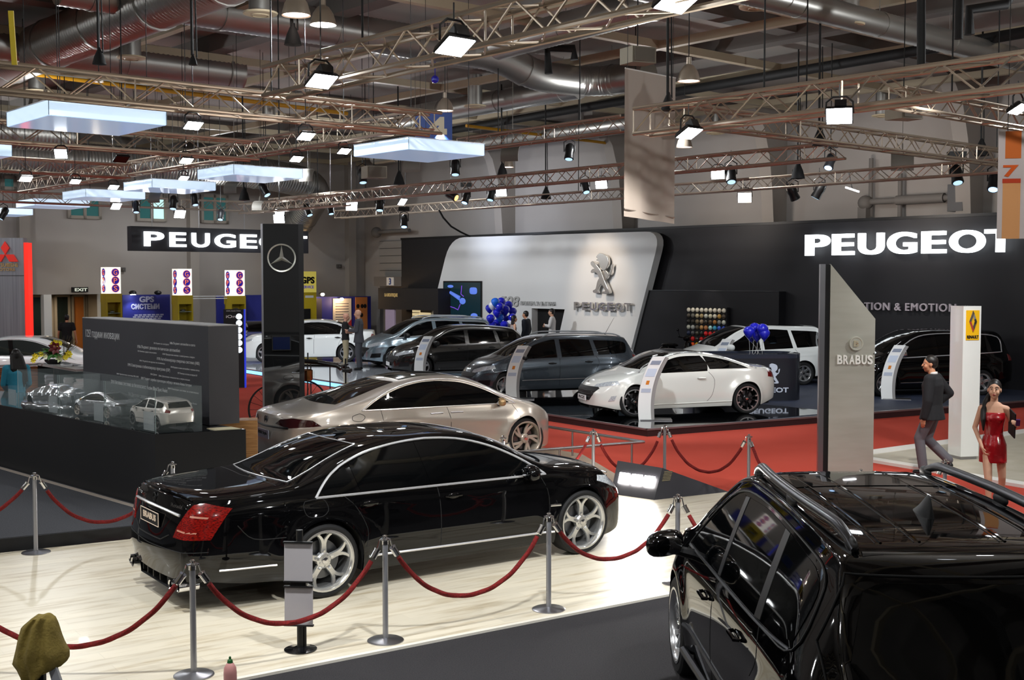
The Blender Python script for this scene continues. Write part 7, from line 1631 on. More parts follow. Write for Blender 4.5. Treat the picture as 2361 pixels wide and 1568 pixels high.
# blue numbered sign
ds = 24.5; p0 = D(958, 320, ds); t = thing('numbered_sign', 'blue hanging sign with a pale number four', 'sign', (p0.x, ds, p0.z), .05); k_ = ds / F
mb = MB(); mb.bbox((0, 0, -.1), (84 * k_, .05, 60 * k_)); mb.build('plate', mat('sign_blue_deep', '1e3f86', .5), t)
text_mb('4', w=48 * k_, h=56 * k_, x=48 * k_, z=-6 * k_, y=0, depth=.01, bold=.05).build('number', mat('sign_number_pale', 'c2b8a0', .5), t)
for x in (.1, 74 * k_): mb = MB(); mb.tube([(x, 0, 60 * k_), (x, 0, 8.3 - p0.z)], .004, 4); mb.build('hanging_wire', M_cable, t)
# yellow strap, dangling cable, small camera
p0 = D(25, 25, 14); mb = MB(); mb.panel([(-.03, 0), (.03, 0), (.06, -.62), (0, -.62)], -.01, .01); tag(mb.build('yellow_strap', mat('strap_yellow', 'c8b020', .6), loc=p0), 'yellow lifting strap hanging near the roof at the picture corner', 'strap')
pts = [D(1012, 484, 38.5), D(1022, 502, 38.6), D(1040, 522, 38.8), D(1062, 535, 39), D(1083, 545, 39.4)]; q0 = pts[0]; mb = MB(); mb.tube([p - q0 for p in pts], .03, 6); tag(mb.build('hanging_cable', M_cable, loc=q0), 'black cable drooping from the lowest truss to the black wall', 'cable')
p0 = D(1003, 183, 27); mb = MB(); mb.ball((0, 0, 0), (.09, .09, .09), 12, 8); mb.tube([(0, 0, .05), (0, 0, 1.1)], .01, 5); tag(mb.build('blue_balloon_stray', M_bb, loc=p0), 'stray dark blue balloon caught under the roof', 'balloon')

# ================================================================== posts and ropes
HP = .885
def post(p, label, zb=.03):
    t = thing('rope_post', label, 'rope post', (p.x, p.y, zb), random.random() * 0, 'silver rope posts'); 
    mb = MB(); mb.lathe([(0, 0), (.155, 0), (.155, .006), (.14, .014), (.04, .02), (.025, .028), (0, .028)], 32); mb.build('base_disc', M_steel, t)
    mb = MB(); mb.tube([(0, 0, .02), (0, 0, HP - .03)], .024, 16); mb.build('pole', mat('post_satin_grey', '9c9ca0', .35, .6), t)
    mb = MB(); mb.lathe([(0, HP + .02), (.012, HP + .02), (.022, HP + .012), (.012, HP + .004), (.012, HP - .005), (.048, HP - .012), (.05, HP - .02), (.028, HP - .03), (.028, HP - .06), (0, HP - .06)], 20); mb.build('top_cap', M_chrome, t)
    return t
def rope(a, b, za, zb, sag, label, visible=(0, 1)):
    """red rope from post a to post b hung on hooks"""
    a = Vector((a.x, a.y, 0)); b = Vector((b.x, b.y, 0)); d = (b - a); L = d.length; d.normalize()
    A = a + d * .075 + Vector((0, 0, za + HP - .10)); B = b - d * .075 + Vector((0, 0, zb + HP - .10)); n = max(40, int(L / .02)); k = []
    for i in range(n + 1):
        q = i / n; p = A.lerp(B, q); sh = (1 - (2 * q - 1) ** 2); sh = .75 * sh + .25 * (1 - abs(2 * q - 1) ** 4); p.z -= sag * sh; k.append(p)
    t = thing('barrier_rope', label, 'rope', A, 0, 'red barrier ropes'); R0 = .021
    pts = [p - A for p in k[3:-3]]; mb = MB(); mb.tube(pts, R0, 12, rf=lambda i, an: 1 + .09 * math.cos(3 * an - i * .55)); mb.build('rope_cord', mat('red_velvet_rope', '7a1210', .9, noise=(60, '560a08', 3)), t)
    for e, s_, x in ((k[0], k[4], a + Vector((0, 0, za + HP - .03))), (k[-1], k[-5], b + Vector((0, 0, zb + HP - .03)))):
        dd = (s_ - e).normalized(); mb = MB(); mb.tube([e - A, e + dd * .075 - A], .028, 14); mb.tube([e - dd * .01 - A, e - A], .031, 14); mb.build('end_ferrule', M_chrome, t)
        mb = MB(); m = (e + x) / 2 + Vector((0, 0, .055)) + (e - x) * .15; mb.tube([x - A, (x + m) / 2 - A + Vector((0, 0, .02)), m - A, e - dd * .005 - A], .006, 6); mb.build('end_hook', M_chrome, t)
    return t
S1 = G(83, 1274, .03); S2 = G(447, 1557, .03); S3 = G(889, 1477, .03); S4 = G(1265, 1405, .03)
def top_at(px, py, zb): return (lambda d: D(px, py, d))((CAMZ - zb - HP) / ((py - HZ) / F))
S5 = top_at(1563, 1147, .03); S6 = top_at(398, 1070, .03); S7 = top_at(1160, 1009, .02); S8 = top_at(1368, 994, .0); S9 = top_at(1533, 984, 0); S10 = top_at(1727, 1006, 0); S11 = top_at(1985, 1088, 0); S12 = top_at(2179, 1064, 0)
P_ = [(S1, 'silver rope post before the grey raised carpet', .03), (S2, 'nearest silver rope post, cut by the lower picture edge', .03), (S3, 'silver rope post between the sign stand and the black saloon door', .03), (S4, 'silver rope post before the front wheel of the black saloon', .03),
      (S5, 'silver rope post between the black saloon and the off-roader mirror', .03), (S6, 'rope post peeking over the boot of the black saloon', .03), (S7, 'silver rope post before the swirl wheel of the silver car', .02), (S8, 'silver rope post inside the steel handrail on the red carpet', 0), (S9, 'silver rope post before the white coupe on the red carpet', 0),
      (S10, 'silver rope post right of the floodlight wedge on the red carpet', 0), (S11, 'rope post top peeking over the off-roader roof before the steel tower', 0), (S12, 'silver rope post behind the off-roader near the walking man', 0)]
for p, lab, zb in P_: post(p, lab, zb)
S0 = G(-230, 1480, .03); post(S0, 'rope post outside the picture holding the first rope', .03) if False else None
rope(S1, Vector((S1.x - 1.6, S1.y - .95, 0)), .03, .03, .42, 'red rope falling away from the post before the grey carpet')
rope(S1, S6, .03, .03, .52, 'red rope between the grey carpet post and the black saloon boot')
rope(Vector((S2.x - 1.95, S2.y - .02, 0)), S2, .03, .03, .56, 'nearest red rope passing behind the draped cloth')
rope(S2, S3, .03, .03, .50, 'red rope crossing before the grey sign stand')
rope(S3, S4, .03, .03, .52, 'red rope hanging before the sill of the black saloon')
rope(S4, S5, .03, .03, .42, 'red rope below the nose of the black saloon')
rope(S5, Vector((S5.x + 1.2, S5.y - 1.0, 0)), .03, .03, .45, 'red rope disappearing behind the off-roader windscreen')
rope(Vector((S7.x - 1.5, S7.y - .6, 0)), S7, .03, .02, .45, 'short red rope behind the black saloon windscreen')
rope(S7, S8, .02, 0, .50, 'red rope inside the steel handrail')
rope(S8, S9, 0, 0, .52, 'red rope behind the floodlight wedge')
rope(S9, S10, 0, 0, .50, 'red rope hanging over open red carpet before the white coupe')
rope(S10, S11, 0, 0, .6, 'red rope falling towards the off-roader roof rail')
rope(S11, S12, 0, 0, .5, 'red rope rising to the post near the walking man')
# ------------------------------------------------------------------ steel handrail on the brown platform
t = thing('handrail', 'bent stainless handrail with two bars around the brown platform', 'handrail', (0, 0, 0)); c_ = G(1484, 1123, 0)
hz = .47; bend = top_at(1484, 1019, 0); dd_ = (CAMZ - hz) / ((1019 - HZ) / F); bend = D(1484, 1019, dd_)
def at_h(px, py, h): dq = (CAMZ - h) / ((py - HZ) / F); return D(px, py, dq)
A_ = at_h(1245, 981, hz); B_p = at_h(1484, 1019, hz); C_p = at_h(1150, 1046, hz)
mb = MB(); mb.tube([A_ + (A_ - B_p) * .6, A_, B_p + (A_ - B_p).normalized() * .05, B_p, B_p + (C_p - B_p).normalized() * .05, C_p], .025, 12); mb.build('top_rail', M_steel, t)
for px, py in ((1320, 993), (1290, 1033), (1457, 1023)):
    p = at_h(px, py, hz); mb = MB(); mb.tube([(p.x, p.y, .0), (p.x, p.y, hz - .02)], .018, 10); mb.lathe([(0, 0), (.05, 0), (.05, .01), (0, .012)], 14, c=(p.x, p.y, 0)); mb.build('rail_post', M_steel, t)
# ------------------------------------------------------------------ floodlight wedge
A = G(1408, 1139, .03); B = G(1508, 1153, .03); T = G(1680, 1134, .03); t = thing('floodlight_wedge', 'black floor wedge with three bright floodlights and a small vent grille', 'floor light box', (0, 0, 0)); 
def zat(px, py, dd): return D(px, py, dd)
At = D(1424, 1062, A.y + .33); Bt = D(1527, 1079, B.y + .33); Tb = T + Vector((-.5, .5, 0)); Ab = A + Vector((.25, .9, 0))
M_wd = mat('wedge_dark', '29282d', .6)
mb = MB(); vs = [A, B, T, Tb, Ab, At, Bt]; mb.add(vs, [(0, 1, 6, 5), (1, 2, 6), (6, 2, 3), (5, 6, 3, 4), (0, 5, 4), (0, 4, 3, 2, 1)]); mb.build('wedge_body', M_wd, t, sharp=10)
fu = (B - A).normalized(); fv = ((At - A)).normalized(); fn = fu.cross(fv).normalized()
if fn.y > 0: fn = -fn
Lf = (B - A).length
for k in range(3):
    c = A + fu * Lf * (.24 + .29 * k) + fv * (At - A).length * .50; mb = MB(); s_ = Lf * .118; hh_ = .085
    q_ = [c + fu * a + fv * b for a, b in ((-s_, -hh_), (s_, -hh_), (s_, hh_), (-s_, hh_))]; vs = [p + fn * .012 for p in q_] + [p - fn * .004 for p in q_]; mb.add(vs, [(0, 1, 2, 3), (7, 6, 5, 4), (0, 4, 5, 1), (1, 5, 6, 2), (2, 6, 7, 3), (3, 7, 4, 0)])
    o = mb.build('floodlight_window', mat('wedge_flood_lit', 'ffffff', .4, emit='fffaf4', es=40), t)
    light('wedge_beam', 'SPOT', c + fn * .03, 300, (1, .96, .9), c + fn * 3 + Vector((-.6, 0, -.8)), .1, 130, .6)
su = (T - B).normalized(); sv = (Bt - B).normalized(); sn = su.cross(sv).normalized()
if sn.y > 0: sn = -sn
c = B + su * .12 + sv * (Bt - B).length * .72
for k in range(7):
    q_ = c + sv * (-.075 + .025 * k); mb = MB(); mb.tube([q_ - su * .07 + sn * .006, q_ + su * .07 + sn * .006], .006, 5); mb.build('vent_slat', mat('vent_brass', 'a39878', .4, .5), t)
# ------------------------------------------------------------------ sign stand in front
p = G(693, 1498, .03); t = thing('sign_stand', 'black pole sign stand with two blank grey panels before the rear wheel', 'sign stand', p, -.08)
mb = MB(); mb.lathe([(0, 0), (.135, 0), (.135, .008), (.06, .02), (.04, .03), (0, .03)], 32); mb.build('base_disc', mat('gloss_black_base', '0c0c0e', .2, coat=.6), t)
mb = MB(); mb.tube([(-.0, 0, .02), (-.0, 0, 1.0)], .028, 14); mb.tube([(.035, 0.01, .02), (.035, .01, .5)], .014, 10); mb.build('pole', M_plastic, t)
k_ = p.y / F; M_pan = mat('blank_grey_panel', '9a9698', .6)
zq = lambda py: CAMZ - (py - HZ) * k_ - .03
for y0, y1, w in ((1253, 1345, .118), (1357, 1448, .118)):
    z1, z0 = zq(y0), zq(y1); mb = MB(); vs = []
    for z, yy in ((z0, -.055), (z1, -.04)): vs += [(-w, yy, z), (w, yy, z), (w, yy + .008, z), (-w, yy + .008, z)]
    mb.add(vs, [(0, 1, 5, 4), (1, 2, 6, 5), (2, 3, 7, 6), (3, 0, 4, 7), (4, 5, 6, 7), (3, 2, 1, 0)]); mb.build('blank_panel', M_pan, t)
    for z in (z0, z1): mb = MB(); mb.bbox((-w - .004, -.062, z - .006), (w + .004, -.028, z + .006)); mb.build('panel_clip', M_plastic, t)
mb = MB(); mb.bbox((-.07, -.04, zq(1357)), (.06, .02, zq(1345))); mb.build('bracket', M_plastic, t)
# ------------------------------------------------------------------ post with cloth, bottle
p = D(92, 1520, 8.0); t = thing('folding_board', 'folded black and white board stand under the olive cloth', 'board stand', (p.x, p.y, .03), 0)
mb = MB(); mb.prism([(-.10, -.02), (.03, -.02), (.03, .03), (-.10, .03)], 0, .60); mb.build('black_leg', M_matte, t)
mb = MB(); mb.panel([(.035, .55), (.09, .52), (.26, 0), (.17, 0)], -.03, .0); mb.build('white_leg', mat('white_leg', 'b9bcc4', .5), t)
ctop = D(88, 1430, 8.0); t = thing('olive_cloth', 'crumpled olive yellow cloth draped over a board stand', 'cloth', (ctop.x, ctop.y, ctop.z)); k_ = 8.0 / F
mb = MB(); nx, nz = 28, 22; vs = []
left = [(-20, 0), (-42, 20), (-50, 45), (-56, 75), (-64, 105), (-55, 118), (-48, 140), (-36, 152), (-10, 152)]; right = [(28, -2), (34, 12), (42, 40), (50, 62), (60, 80), (60, 96), (52, 108), (44, 110), (30, 98)]
for j in range(nz + 1):
    q = j / nz; lq = q * (len(left) - 1); i0 = min(int(lq), len(left) - 2); f = lq - i0
    l = [left[i0][a] * (1 - f) + left[i0 + 1][a] * f for a in (0, 1)]; r = [right[i0][a] * (1 - f) + right[i0 + 1][a] * f for a in (0, 1)]
    for i in range(nx + 1):
        s = i / nx; x = l[0] * (1 - s) + r[0] * s; z = l[1] * (1 - s) + r[1] * s; bulge = math.sin(PI * s)
        y = -.13 * bulge * min(1, .35 + q * 1.6) + .020 * math.sin(9 * s * PI * .7 + 2 * q) * min(1, q * 2) + .012 * math.sin(17 * s + 9 * q); zz = -z * k_ + .02 * bulge * (1 - q) + .006 * math.sin(11 * s + 7 * q)
        vs.append((x * k_, y, zz))
N1 = (nx + 1) * (nz + 1); vs2 = [(v[0], v[1] * .0 + .10 - abs(v[1]) * .2 + (0 if True else 0), v[2]) for v in vs]
fs = [(j * (nx + 1) + i, (j + 1) * (nx + 1) + i, (j + 1) * (nx + 1) + i + 1, j * (nx + 1) + i + 1) for j in range(nz) for i in range(nx)]
mb.add(vs, fs); mb.add(vs2, [f[::-1] for f in fs])
bd = [i for i in range(nx + 1)] + [j * (nx + 1) + nx for j in range(1, nz + 1)] + [nz * (nx + 1) + i for i in range(nx - 1, -1, -1)] + [j * (nx + 1) for j in range(nz - 1, 0, -1)]
mb.f += [(bd[i], bd[(i + 1) % len(bd)], N1 + bd[(i + 1) % len(bd)], N1 + bd[i]) for i in range(len(bd))]
mb.build('cloth', mat('olive_cloth', '8c7a3a', .9, noise=(12, '7a6930', 4), bump=(60, .5)), t, sharp=80)
p = D(531, 1580, 8.6); t = thing('squeeze_bottle', 'pink squeeze bottle with a green cap on the floor', 'bottle', (p.x, p.y, .02)); zt_ = CAMZ - (1526 - HZ) * 8.6 / F - .02
mb = MB(); h = zt_; mb.lathe([(0, 0), (.044, 0), (.048, .02), (.048, h * .62), (.044, h * .74), (.025, h * .84), (.018, h * .86), (0, h * .86)], 20); mb.build('bottle_body', mat('pink_plastic', 'c78c88', .35), t)
mb = MB(); mb.lathe([(.020, h * .85), (.022, h * .86), (.018, h * .92), (.008, h * .94), (.009, h * .975), (.006, h), (0, h)], 16); mb.build('green_cap', mat('green_cap', '1e5a28', .4), t)
# ------------------------------------------------------------------ early motor carriage behind the silver car
pc = D(745, 880, 23.5); t = thing('motor_carriage', 'early open motor carriage with a long black bench behind the silver car', 'carriage', (pc.x, pc.y, 0), math.radians(-12)); k_ = 23.5 / F
xq = lambda px: (px - 745) * k_; zq = lambda py: CAMZ - (py - HZ) * k_
M_wire = mat('wheel_black', '101010', .5); M_brass = mat('brass_fitting', 'b07a4a', .25, 1.0)
def spoked(c, R, tilt, nm='spoked_wheel'):
    mb = MB(); M_ = Matrix.Rotation(tilt, 3, 'Z') @ Matrix(((1, 0, 0), (0, 0, 1), (0, 1, 0))); mb.lathe([(R - .03, -.02), (R, -.02), (R, .02), (R - .03, .02)], 40, c=c, M=M_, closed=True)
    for k in range(20): a = 2 * PI * k / 20; mb.tube([Vector(c), Vector(c) + M_ @ Vector((R * .97 * math.cos(a), R * .97 * math.sin(a), 0))], .004, 4)
    mb.lathe([(0, -.06), (.05, -.06), (.05, .06), (0, .06)], 12, c=c, M=M_); mb.build(nm, M_wire, t)
spoked((xq(633), -.25, .50), .52 if False else .50, .15); spoked((xq(655), .9, .50), .50, .15); spoked((xq(830), .3, .34), .34, .15)
b = MB(); b.tube([(xq(690), 0, zq(833)), (xq(730), 0, zq(835)), (xq(780), 0, zq(843)), (xq(790), 0, zq(850))], .045, 10); b.tube([(xq(690), .5, zq(838)), (xq(780), .5, zq(848))], .045, 10); b.bbox((xq(690), .0, zq(846)), (xq(786), .5, zq(842))); b.build('bench_seat', mat('black_leather', '121212', .35, coat=.3), t)
for px in (707, 715, 762): mb = MB(); mb.tube([(xq(px), 0, .5), (xq(px), 0, zq(840))], .012, 6); mb.build('seat_bracket', M_wire, t)
mb = MB(); mb.tube([(xq(790), 0, zq(848)), (xq(800), 0, zq(856)), (xq(812), 0, zq(858))], .02, 6); mb.tube([(xq(800), 0, .4), (xq(800), 0, zq(826))], .018, 8); mb.bbox((xq(796), -.1, zq(857)), (xq(812), .1, zq(850))); mb.build('steering_column', M_wire, t)
mb = MB(); mb.tube([(xq(708), 0, zq(835)), (xq(708), 0, zq(814))], .014, 6); mb.build('brake_lever', M_wire, t)
mb = MB(); mb.lathe([(0, 0), (.09, 0), (.1, .05), (.1, .2), (.07, .22), (0, .22)], 16, c=(xq(712), -.1, zq(877))); mb.ball((xq(697), -.1, zq(868)), .06, 12, 8); mb.build('brass_engine', M_brass, t)
mb = MB(); mb.tube([(xq(600), 0, .5), (xq(860), 0, .42)], .03, 8); mb.tube([(xq(640), .7, .5), (xq(860), .3, .42)], .03, 8); mb.bbox((xq(660), -.05, .38), (xq(790), .6, .52)); mb.build('chassis_frame', M_wire, t)
mb = MB(); mb.tube([(xq(672), -.3, .55), (xq(672), -.3, .75), (xq(700), -.3, .78)], .05, 8); mb.ball((xq(672), -.3, .62), .14, 14, 8); mb.build('flywheel', M_brass, t)
# short wooden block beside the podium
p = G(575, 1012, 0); q = G(579, 985, 0)
mb = MB(); mb.bbox((0, 0, 0), (.55, .35, 1.12)); p = D(569, 1000, 16.4); tag(mb.build('wooden_plinth', mat('striped_wood', 'b98c58', .45, noise=(3, '8a6038', 3, (1, 1, 16))), loc=(p.x - .42, p.y + .02, 0), rz=.2), 'striped wooden plinth at the end of the black podium', 'plinth')
# parked scooter silhouette by the niche wall
p = Hh(29.2, onA(1560, 780, 29.2)[0], .152); t = thing('motor_scooter', 'black scooter standing in the dark before the black niche', 'scooter', p, ANG_B)
mb = MB()
for x in (-.6, .65): mb.lathe([(.12, -.05), (.23, -.06), (.25, 0), (.23, .06), (.12, .05)], 20, c=(x, 0, .25), M=Ry, closed=True)
mb.build('wheels', M_rubber, t)
mb = MB(); mb.ball((-.35, 0, .55), (.45, .16, .22), 16, 8); mb.ball((-.3, 0, .78), (.38, .13, .07), 14, 6); mb.ball((.1, 0, .32), (.4, .15, .06), 14, 6); mb.ball((.48, 0, .6), (.12, .2, .36), 14, 8); mb.tube([(.62, 0, .3), (.42, 0, 1.0)], .04, 8); mb.ball((.42, 0, 1.02), (.1, .14, .09), 12, 6); mb.build('scooter_body', M_black, t)
mb = MB(); mb.tube([(.35, -.33, 1.08), (.42, 0, 1.02), (.35, .33, 1.08)], .018, 6); mb.tube([(.38, -.28, 1.08), (.36, -.34, 1.28)], .008, 5); mb.ball((.36, -.36, 1.3), (.06, .02, .04), 10, 6); mb.build('handlebar', M_black, t)
# ================================================================== people
def remesh(o, v, smooth=3):
    m = o.modifiers.new('surface', 'REMESH'); m.mode = 'VOXEL'; m.voxel_size = v; m.use_smooth_shade = True
    if smooth: s = o.modifiers.new('relax', 'SMOOTH'); s.factor = .5; s.iterations = smooth
    return o
def loft(mb, rings, n=20):
    """rings: (z, cx, cy, rx, ry)"""
    vs = []
    for z, cx, cy, rx, ry in rings:
        vs += [(cx + rx * math.cos(2 * PI * k / n), cy + ry * math.sin(2 * PI * k / n), z) for k in range(n)]
    m = len(rings); fs = [(i * n + k, i * n + (k + 1) % n, (i + 1) * n + (k + 1) % n, (i + 1) * n + k) for i in range(m - 1) for k in range(n)] + [tuple(range(n))[::-1], tuple(range((m - 1) * n, m * n))]
    if rings[-1][0] < rings[0][0]: fs = [f[::-1] for f in fs]
    return mb.add(vs, fs)
BASE = dict(hipL=(0, .09, .93), hipR=(0, -.09, .93), kneeL=(.02, .10, .50), kneeR=(.02, -.10, .50), ankL=(-.02, .10, .09), ankR=(-.02, -.10, .09), shL=(0, .185, 1.43), shR=(0, -.185, 1.43),
            elL=(-.03, .24, 1.14), elR=(-.03, -.24, 1.14), wrL=(.04, .25, .89), wrR=(.04, -.25, .89), neck=(0, 0, 1.48), head=(.03, 0, 1.635))
def hand(mb, w, d, side, pn, s=1.0, curl=.5):
    """palm and five fingers from wrist w along d; pn is the palm's facing direction"""
    d = Vector(d).normalized(); pn = Vector(pn); pn = (pn - d * pn.dot(d)).normalized(); u = d.cross(pn).normalized() * side; w = Vector(w)
    for k in (-1, 0, 1): mb.cap(w + u * .012 * k * s, w + d * .085 * s + u * .026 * k * s, .016 * s, .013 * s, 8)
    for k, L in zip((-1.5, -.5, .5, 1.5), (.066, .078, .074, .056)):
        a = w + d * .085 * s + u * .0175 * k * s; c1 = curl * .6; b = a + (d * math.cos(c1) + pn * math.sin(c1)) * L * .5 * s; c2 = curl * 1.5; e = b + (d * math.cos(c2) + pn * math.sin(c2)) * L * .5 * s
        mb.cap(a, b, .0088 * s, .008 * s, 8); mb.cap(b, e, .008 * s, .0068 * s, 8)
    a = w + d * .025 * s - u * .022 * s; b = a + (d * .7 - u * .7 + pn * .25).normalized() * .04 * s; e = b + (d * .95 - u * .15 + pn * .3).normalized() * .034 * s; mb.cap(a, b, .011 * s, .010 * s, 8); mb.cap(b, e, .0095 * s, .008 * s, 8)
def person(label, loc, az, H, skin, pose, kit, vox=.011, hair=None, yaw=0.0, woman=False, face=False, hands=((0, 0, -1), (0, 0, -1))):
    t = thing('person', label, 'person', loc, PI / 2 - math.radians(az)); s = H / 1.75; t.scale = (s, s, s)
    J = dict(BASE)
    if woman: J.update(shL=(0, .165, 1.42), shR=(0, -.165, 1.42), elL=(-.03, .205, 1.14), elR=(-.03, -.205, 1.14), wrL=(.03, .23, .90), wrR=(.03, -.23, .90))
    J.update(pose); J = {k: Vector(v) for k, v in J.items()}; g = .86 if woman else 1.0; mb = MB()
    Rz = Matrix.Rotation(yaw, 3, 'Z'); hc = J['head']; hp = lambda x, y, z: hc + Rz @ Vector((x, y, z))
    # head: skull, jaw, nose, ears, brow, neck
    mb.ball(hp(-.01, 0, .025), (.098, .077, .10), 20, 14, R=Rz); mb.ball(hp(.022, 0, -.045), (.068, .056, .07), 16, 10, R=Rz); mb.ball(hp(.052, 0, -.088), (.028, .026, .024), 12, 8, R=Rz)
    mb.cap(hp(.084, 0, .02), hp(.108, 0, -.022), .009, .013, 8); mb.ball(hp(.085, 0, -.057), (.012, .024, .010), 10, 6, R=Rz)
    for q in (1, -1): mb.ball(hp(-.005, q * .078, -.005), (.02, .009, .03), 10, 8, R=Rz); mb.ball(hp(.055, q * .035, -.03), (.035, .03, .035), 10, 8, R=Rz); mb.cap(hp(.082, q * .012, .034), hp(.066, q * .05, .036), .009, .009, 8)
    mb.cap(J['neck'] + Vector((-.01, 0, -.06)), hp(-.015, 0, -.05), .058 * g, .052 * g, 12)
    lo = kit.get('low', 1); loft(mb, [(.88, 0, 0, .09 * g, .14), (1.0, 0, 0, .09 * g, .13 * g), (1.15, 0, 0, .09 * g, .125 * g), (1.32, 0, 0, .10 * g, .155 * g), (1.43, 0, 0, .075 * g, .15 * g), (1.48, 0, 0, .05, .07)])
    for q, a in (('L', 1), ('R', -1)):
        mb.cap(J['neck'] + Vector((0, a * .04, -.06)), J['sh' + q], .045, .052 * g, 10); mb.cap(J['sh' + q], J['el' + q], .050 * g, .039 * g, 10); mb.cap(J['el' + q], J['wr' + q], .038 * g, .025 * g, 10)
        mb.cap(J['hip' + q], J['knee' + q], .084 * g, .056 * g, 12); mb.cap(J['knee' + q], J['ank' + q], .055 * g, .036 * g, 12)
        kn = J['knee' + q]; an = J['ank' + q]; mb.cap(kn.lerp(an, .25) + Vector((-.02, 0, 0)), kn.lerp(an, .5) + Vector((-.012, 0, 0)), .042 * g, .034 * g, 10)
        mb.cap(an + Vector((0, 0, -.045)), an + Vector((.10, 0, -.055)), .032, .028, 8)
        d = (J['wr' + q] - J['el' + q]).normalized(); hand(mb, J['wr' + q], kit.get('hd' + q, d), a, hands[0 if q == 'L' else 1], 1.0 if not woman else .92, kit.get('curl', .45))
    body = remesh(mb.build('body', skin, t, sharp=None), vox, 2)
    for q in (1, -1):
        e = MB(); e.ball(hp(.0755, q * .031, .016), (.010, .013, .0065), 12, 8, R=Rz); o = e.build('eye', mat('eye_white', 'd8d2cc', .2), t); e = MB(); e.ball(hp(.0835, q * .031, .016), (.003, .0062, .006), 10, 6, R=Rz); e.build('iris', M_hairb, o)
        if face: e = MB(); e.tube([hp(.088, q * .014, .040), hp(.087, q * .034, .047), hp(.074, q * .052, .040)], .004, 6); e.build('eyebrow', M_hairb, t)
    e = MB(); e.ball(hp(.095, 0, -.053), (.006, .021, .005), 12, 6, R=Rz); e.ball(hp(.094, 0, -.061), (.006, .017, .0055), 12, 6, R=Rz); e.build('lips', mat('lips_red' if face else 'lips', '9c2c30' if face else '8f5a4c', .35), t)
    if hair:
        e = MB(); kind, hm = hair
        e.ball(hp(-.022, 0, .045), (.100, .084, .098), 20, 14, R=Rz); 
        if kind != 'crop': e.ball(hp(-.03, 0, .01), (.092, .087, .10), 18, 12, R=Rz)
        else: e.ball(hp(-.045, 0, .0), (.07, .080, .07), 16, 10, R=Rz)
        if kind == 'long':
            for k in range(7): y = -.066 + .022 * k; e.cap(hp(-.06, y, .02), hp(-.11, y * 1.5 - .03, -.22), .046, .044, 8); e.cap(hp(-.11, y * 1.5 - .03, -.22), hp(-.12, y * 1.2 - .09, -.44 - .05 * (k % 3)), .044, .014, 8)
        if kind == 'tail':
            e.ball(hp(-.10, 0, .02), .035, 10, 8); P = [hp(-.11, -.01, 0), hp(-.10, -.06, -.08), hp(-.05, -.105, -.17), hp(.03, -.125, -.27), hp(.075, -.125, -.38), hp(.08, -.12, -.52)]
            for a, b, r0, r1 in zip(P, P[1:], (.034, .038, .040, .038, .034), (.038, .040, .038, .034, .012)): e.cap(a, b, r0, r1, 10)
        if kind == 'bob':
            for k in range(5): y = -.06 + .03 * k; e.cap(hp(-.06, y, .02), hp(-.07, y * 1.3, -.19), .04, .03, 8)
        h = remesh(e.build('hair', hm, t, sharp=None), .010, 2)
    for nm, fn, m in kit['clothes']:
        e = MB(); fn(e, J, g); o = e.build(nm, m, t, sharp=None); remesh(o, max(vox, .010), 4)
    for nm, fn, m in kit.get('items', []): e = MB(); fn(e, J, g); e.build(nm, m, t)
    return t
def c_shoes(e, J, g):
    for q in 'LR': a = J['ank' + q]; e.cap(a + Vector((-.03, 0, -.05)), a + Vector((.12, 0, -.058)), .042, .034, 10); e.cap(a + Vector((0, 0, -.03)), a + Vector((0, 0, .0)), .040, .042, 10)
def c_trousers(w=1.0, hem=.062):
    def f(e, J, g):
        loft(e, [(.86, 0, 0, .11, .165), (.93, 0, 0, .118, .172), (1.02, 0, 0, .112, .155)])
        for q in 'LR': e.cap(J['hip' + q] + Vector((0, 0, -.03)), J['knee' + q], .098 * w, .078 * w, 12); e.cap(J['knee' + q], J['ank' + q] + Vector((0, 0, .03)), .076 * w, hem, 12)
    return f
def c_top(hem=.93, sl='long', r=1.0, jacket=False, collar=1.50):
    def f(e, J, g):
        k = (1.12 if jacket else 1.0) * r
        loft(e, [(hem, 0, 0, (.142 if jacket else .122) * k, (.19 if jacket else .17) * k * (g + .04)), (1.05, 0, 0, .108 * k, .15 * k * g), (1.2, .0, 0, .112 * k, .158 * k * g), (1.34, 0, 0, .120 * k, .178 * k * g), (1.43, -.005, 0, .092 * k, .165 * k * g), (collar, -.01, 0, .055, .062)])
        for q, a in (('L', 1), ('R', -1)):
            sh, el, wr = J['sh' + q], J['el' + q], J['wr' + q]; e.cap(Vector((0, a * .06, 1.43)), sh, .06 * k, .066 * k, 10)
            if sl == 'long': e.cap(sh, el, .066 * k, .054 * k, 12); e.cap(el, el.lerp(wr, .93), .053 * k, .042 * k, 12)
            elif sl == 'short': e.cap(sh, sh.lerp(el, .62), .064 * k, .058 * k, 12)
    return f
# fabrics
M_jack = mat('dark_jacket_cloth', '141519', .85, bump=(80, .2)); M_gtr = mat('grey_trouser_cloth', '5b5a60', .8, bump=(60, .2)); M_shoe = mat('black_leather_shoe', '0b0b0b', .3)
M_wshirt = mat('white_shirt', 'cfccca', .8); M_navy = mat('navy_suit_cloth', '171b26', .8); M_gsuit = mat('grey_suit_cloth', '4a4b50', .85); M_tee = mat('black_tshirt', '0e0e10', .85); M_khaki = mat('khaki_trousers', 'a29678', .85)
M_vinyl = mat('red_shiny_vinyl', '9c1018', .16, coat=1.0, bump=(14, .9)); M_turq = mat('turquoise_shirt', '2c86a0', .75, bump=(20, .5)); M_gdress = mat('grey_dress', '8d8a8c', .8)
skinl = mat('fair_skin', 'd2a184', .5); skint = mat('tanned_skin', 'b57f60', .5); skinp = mat('pinkish_skin', 'c08e76', .5)
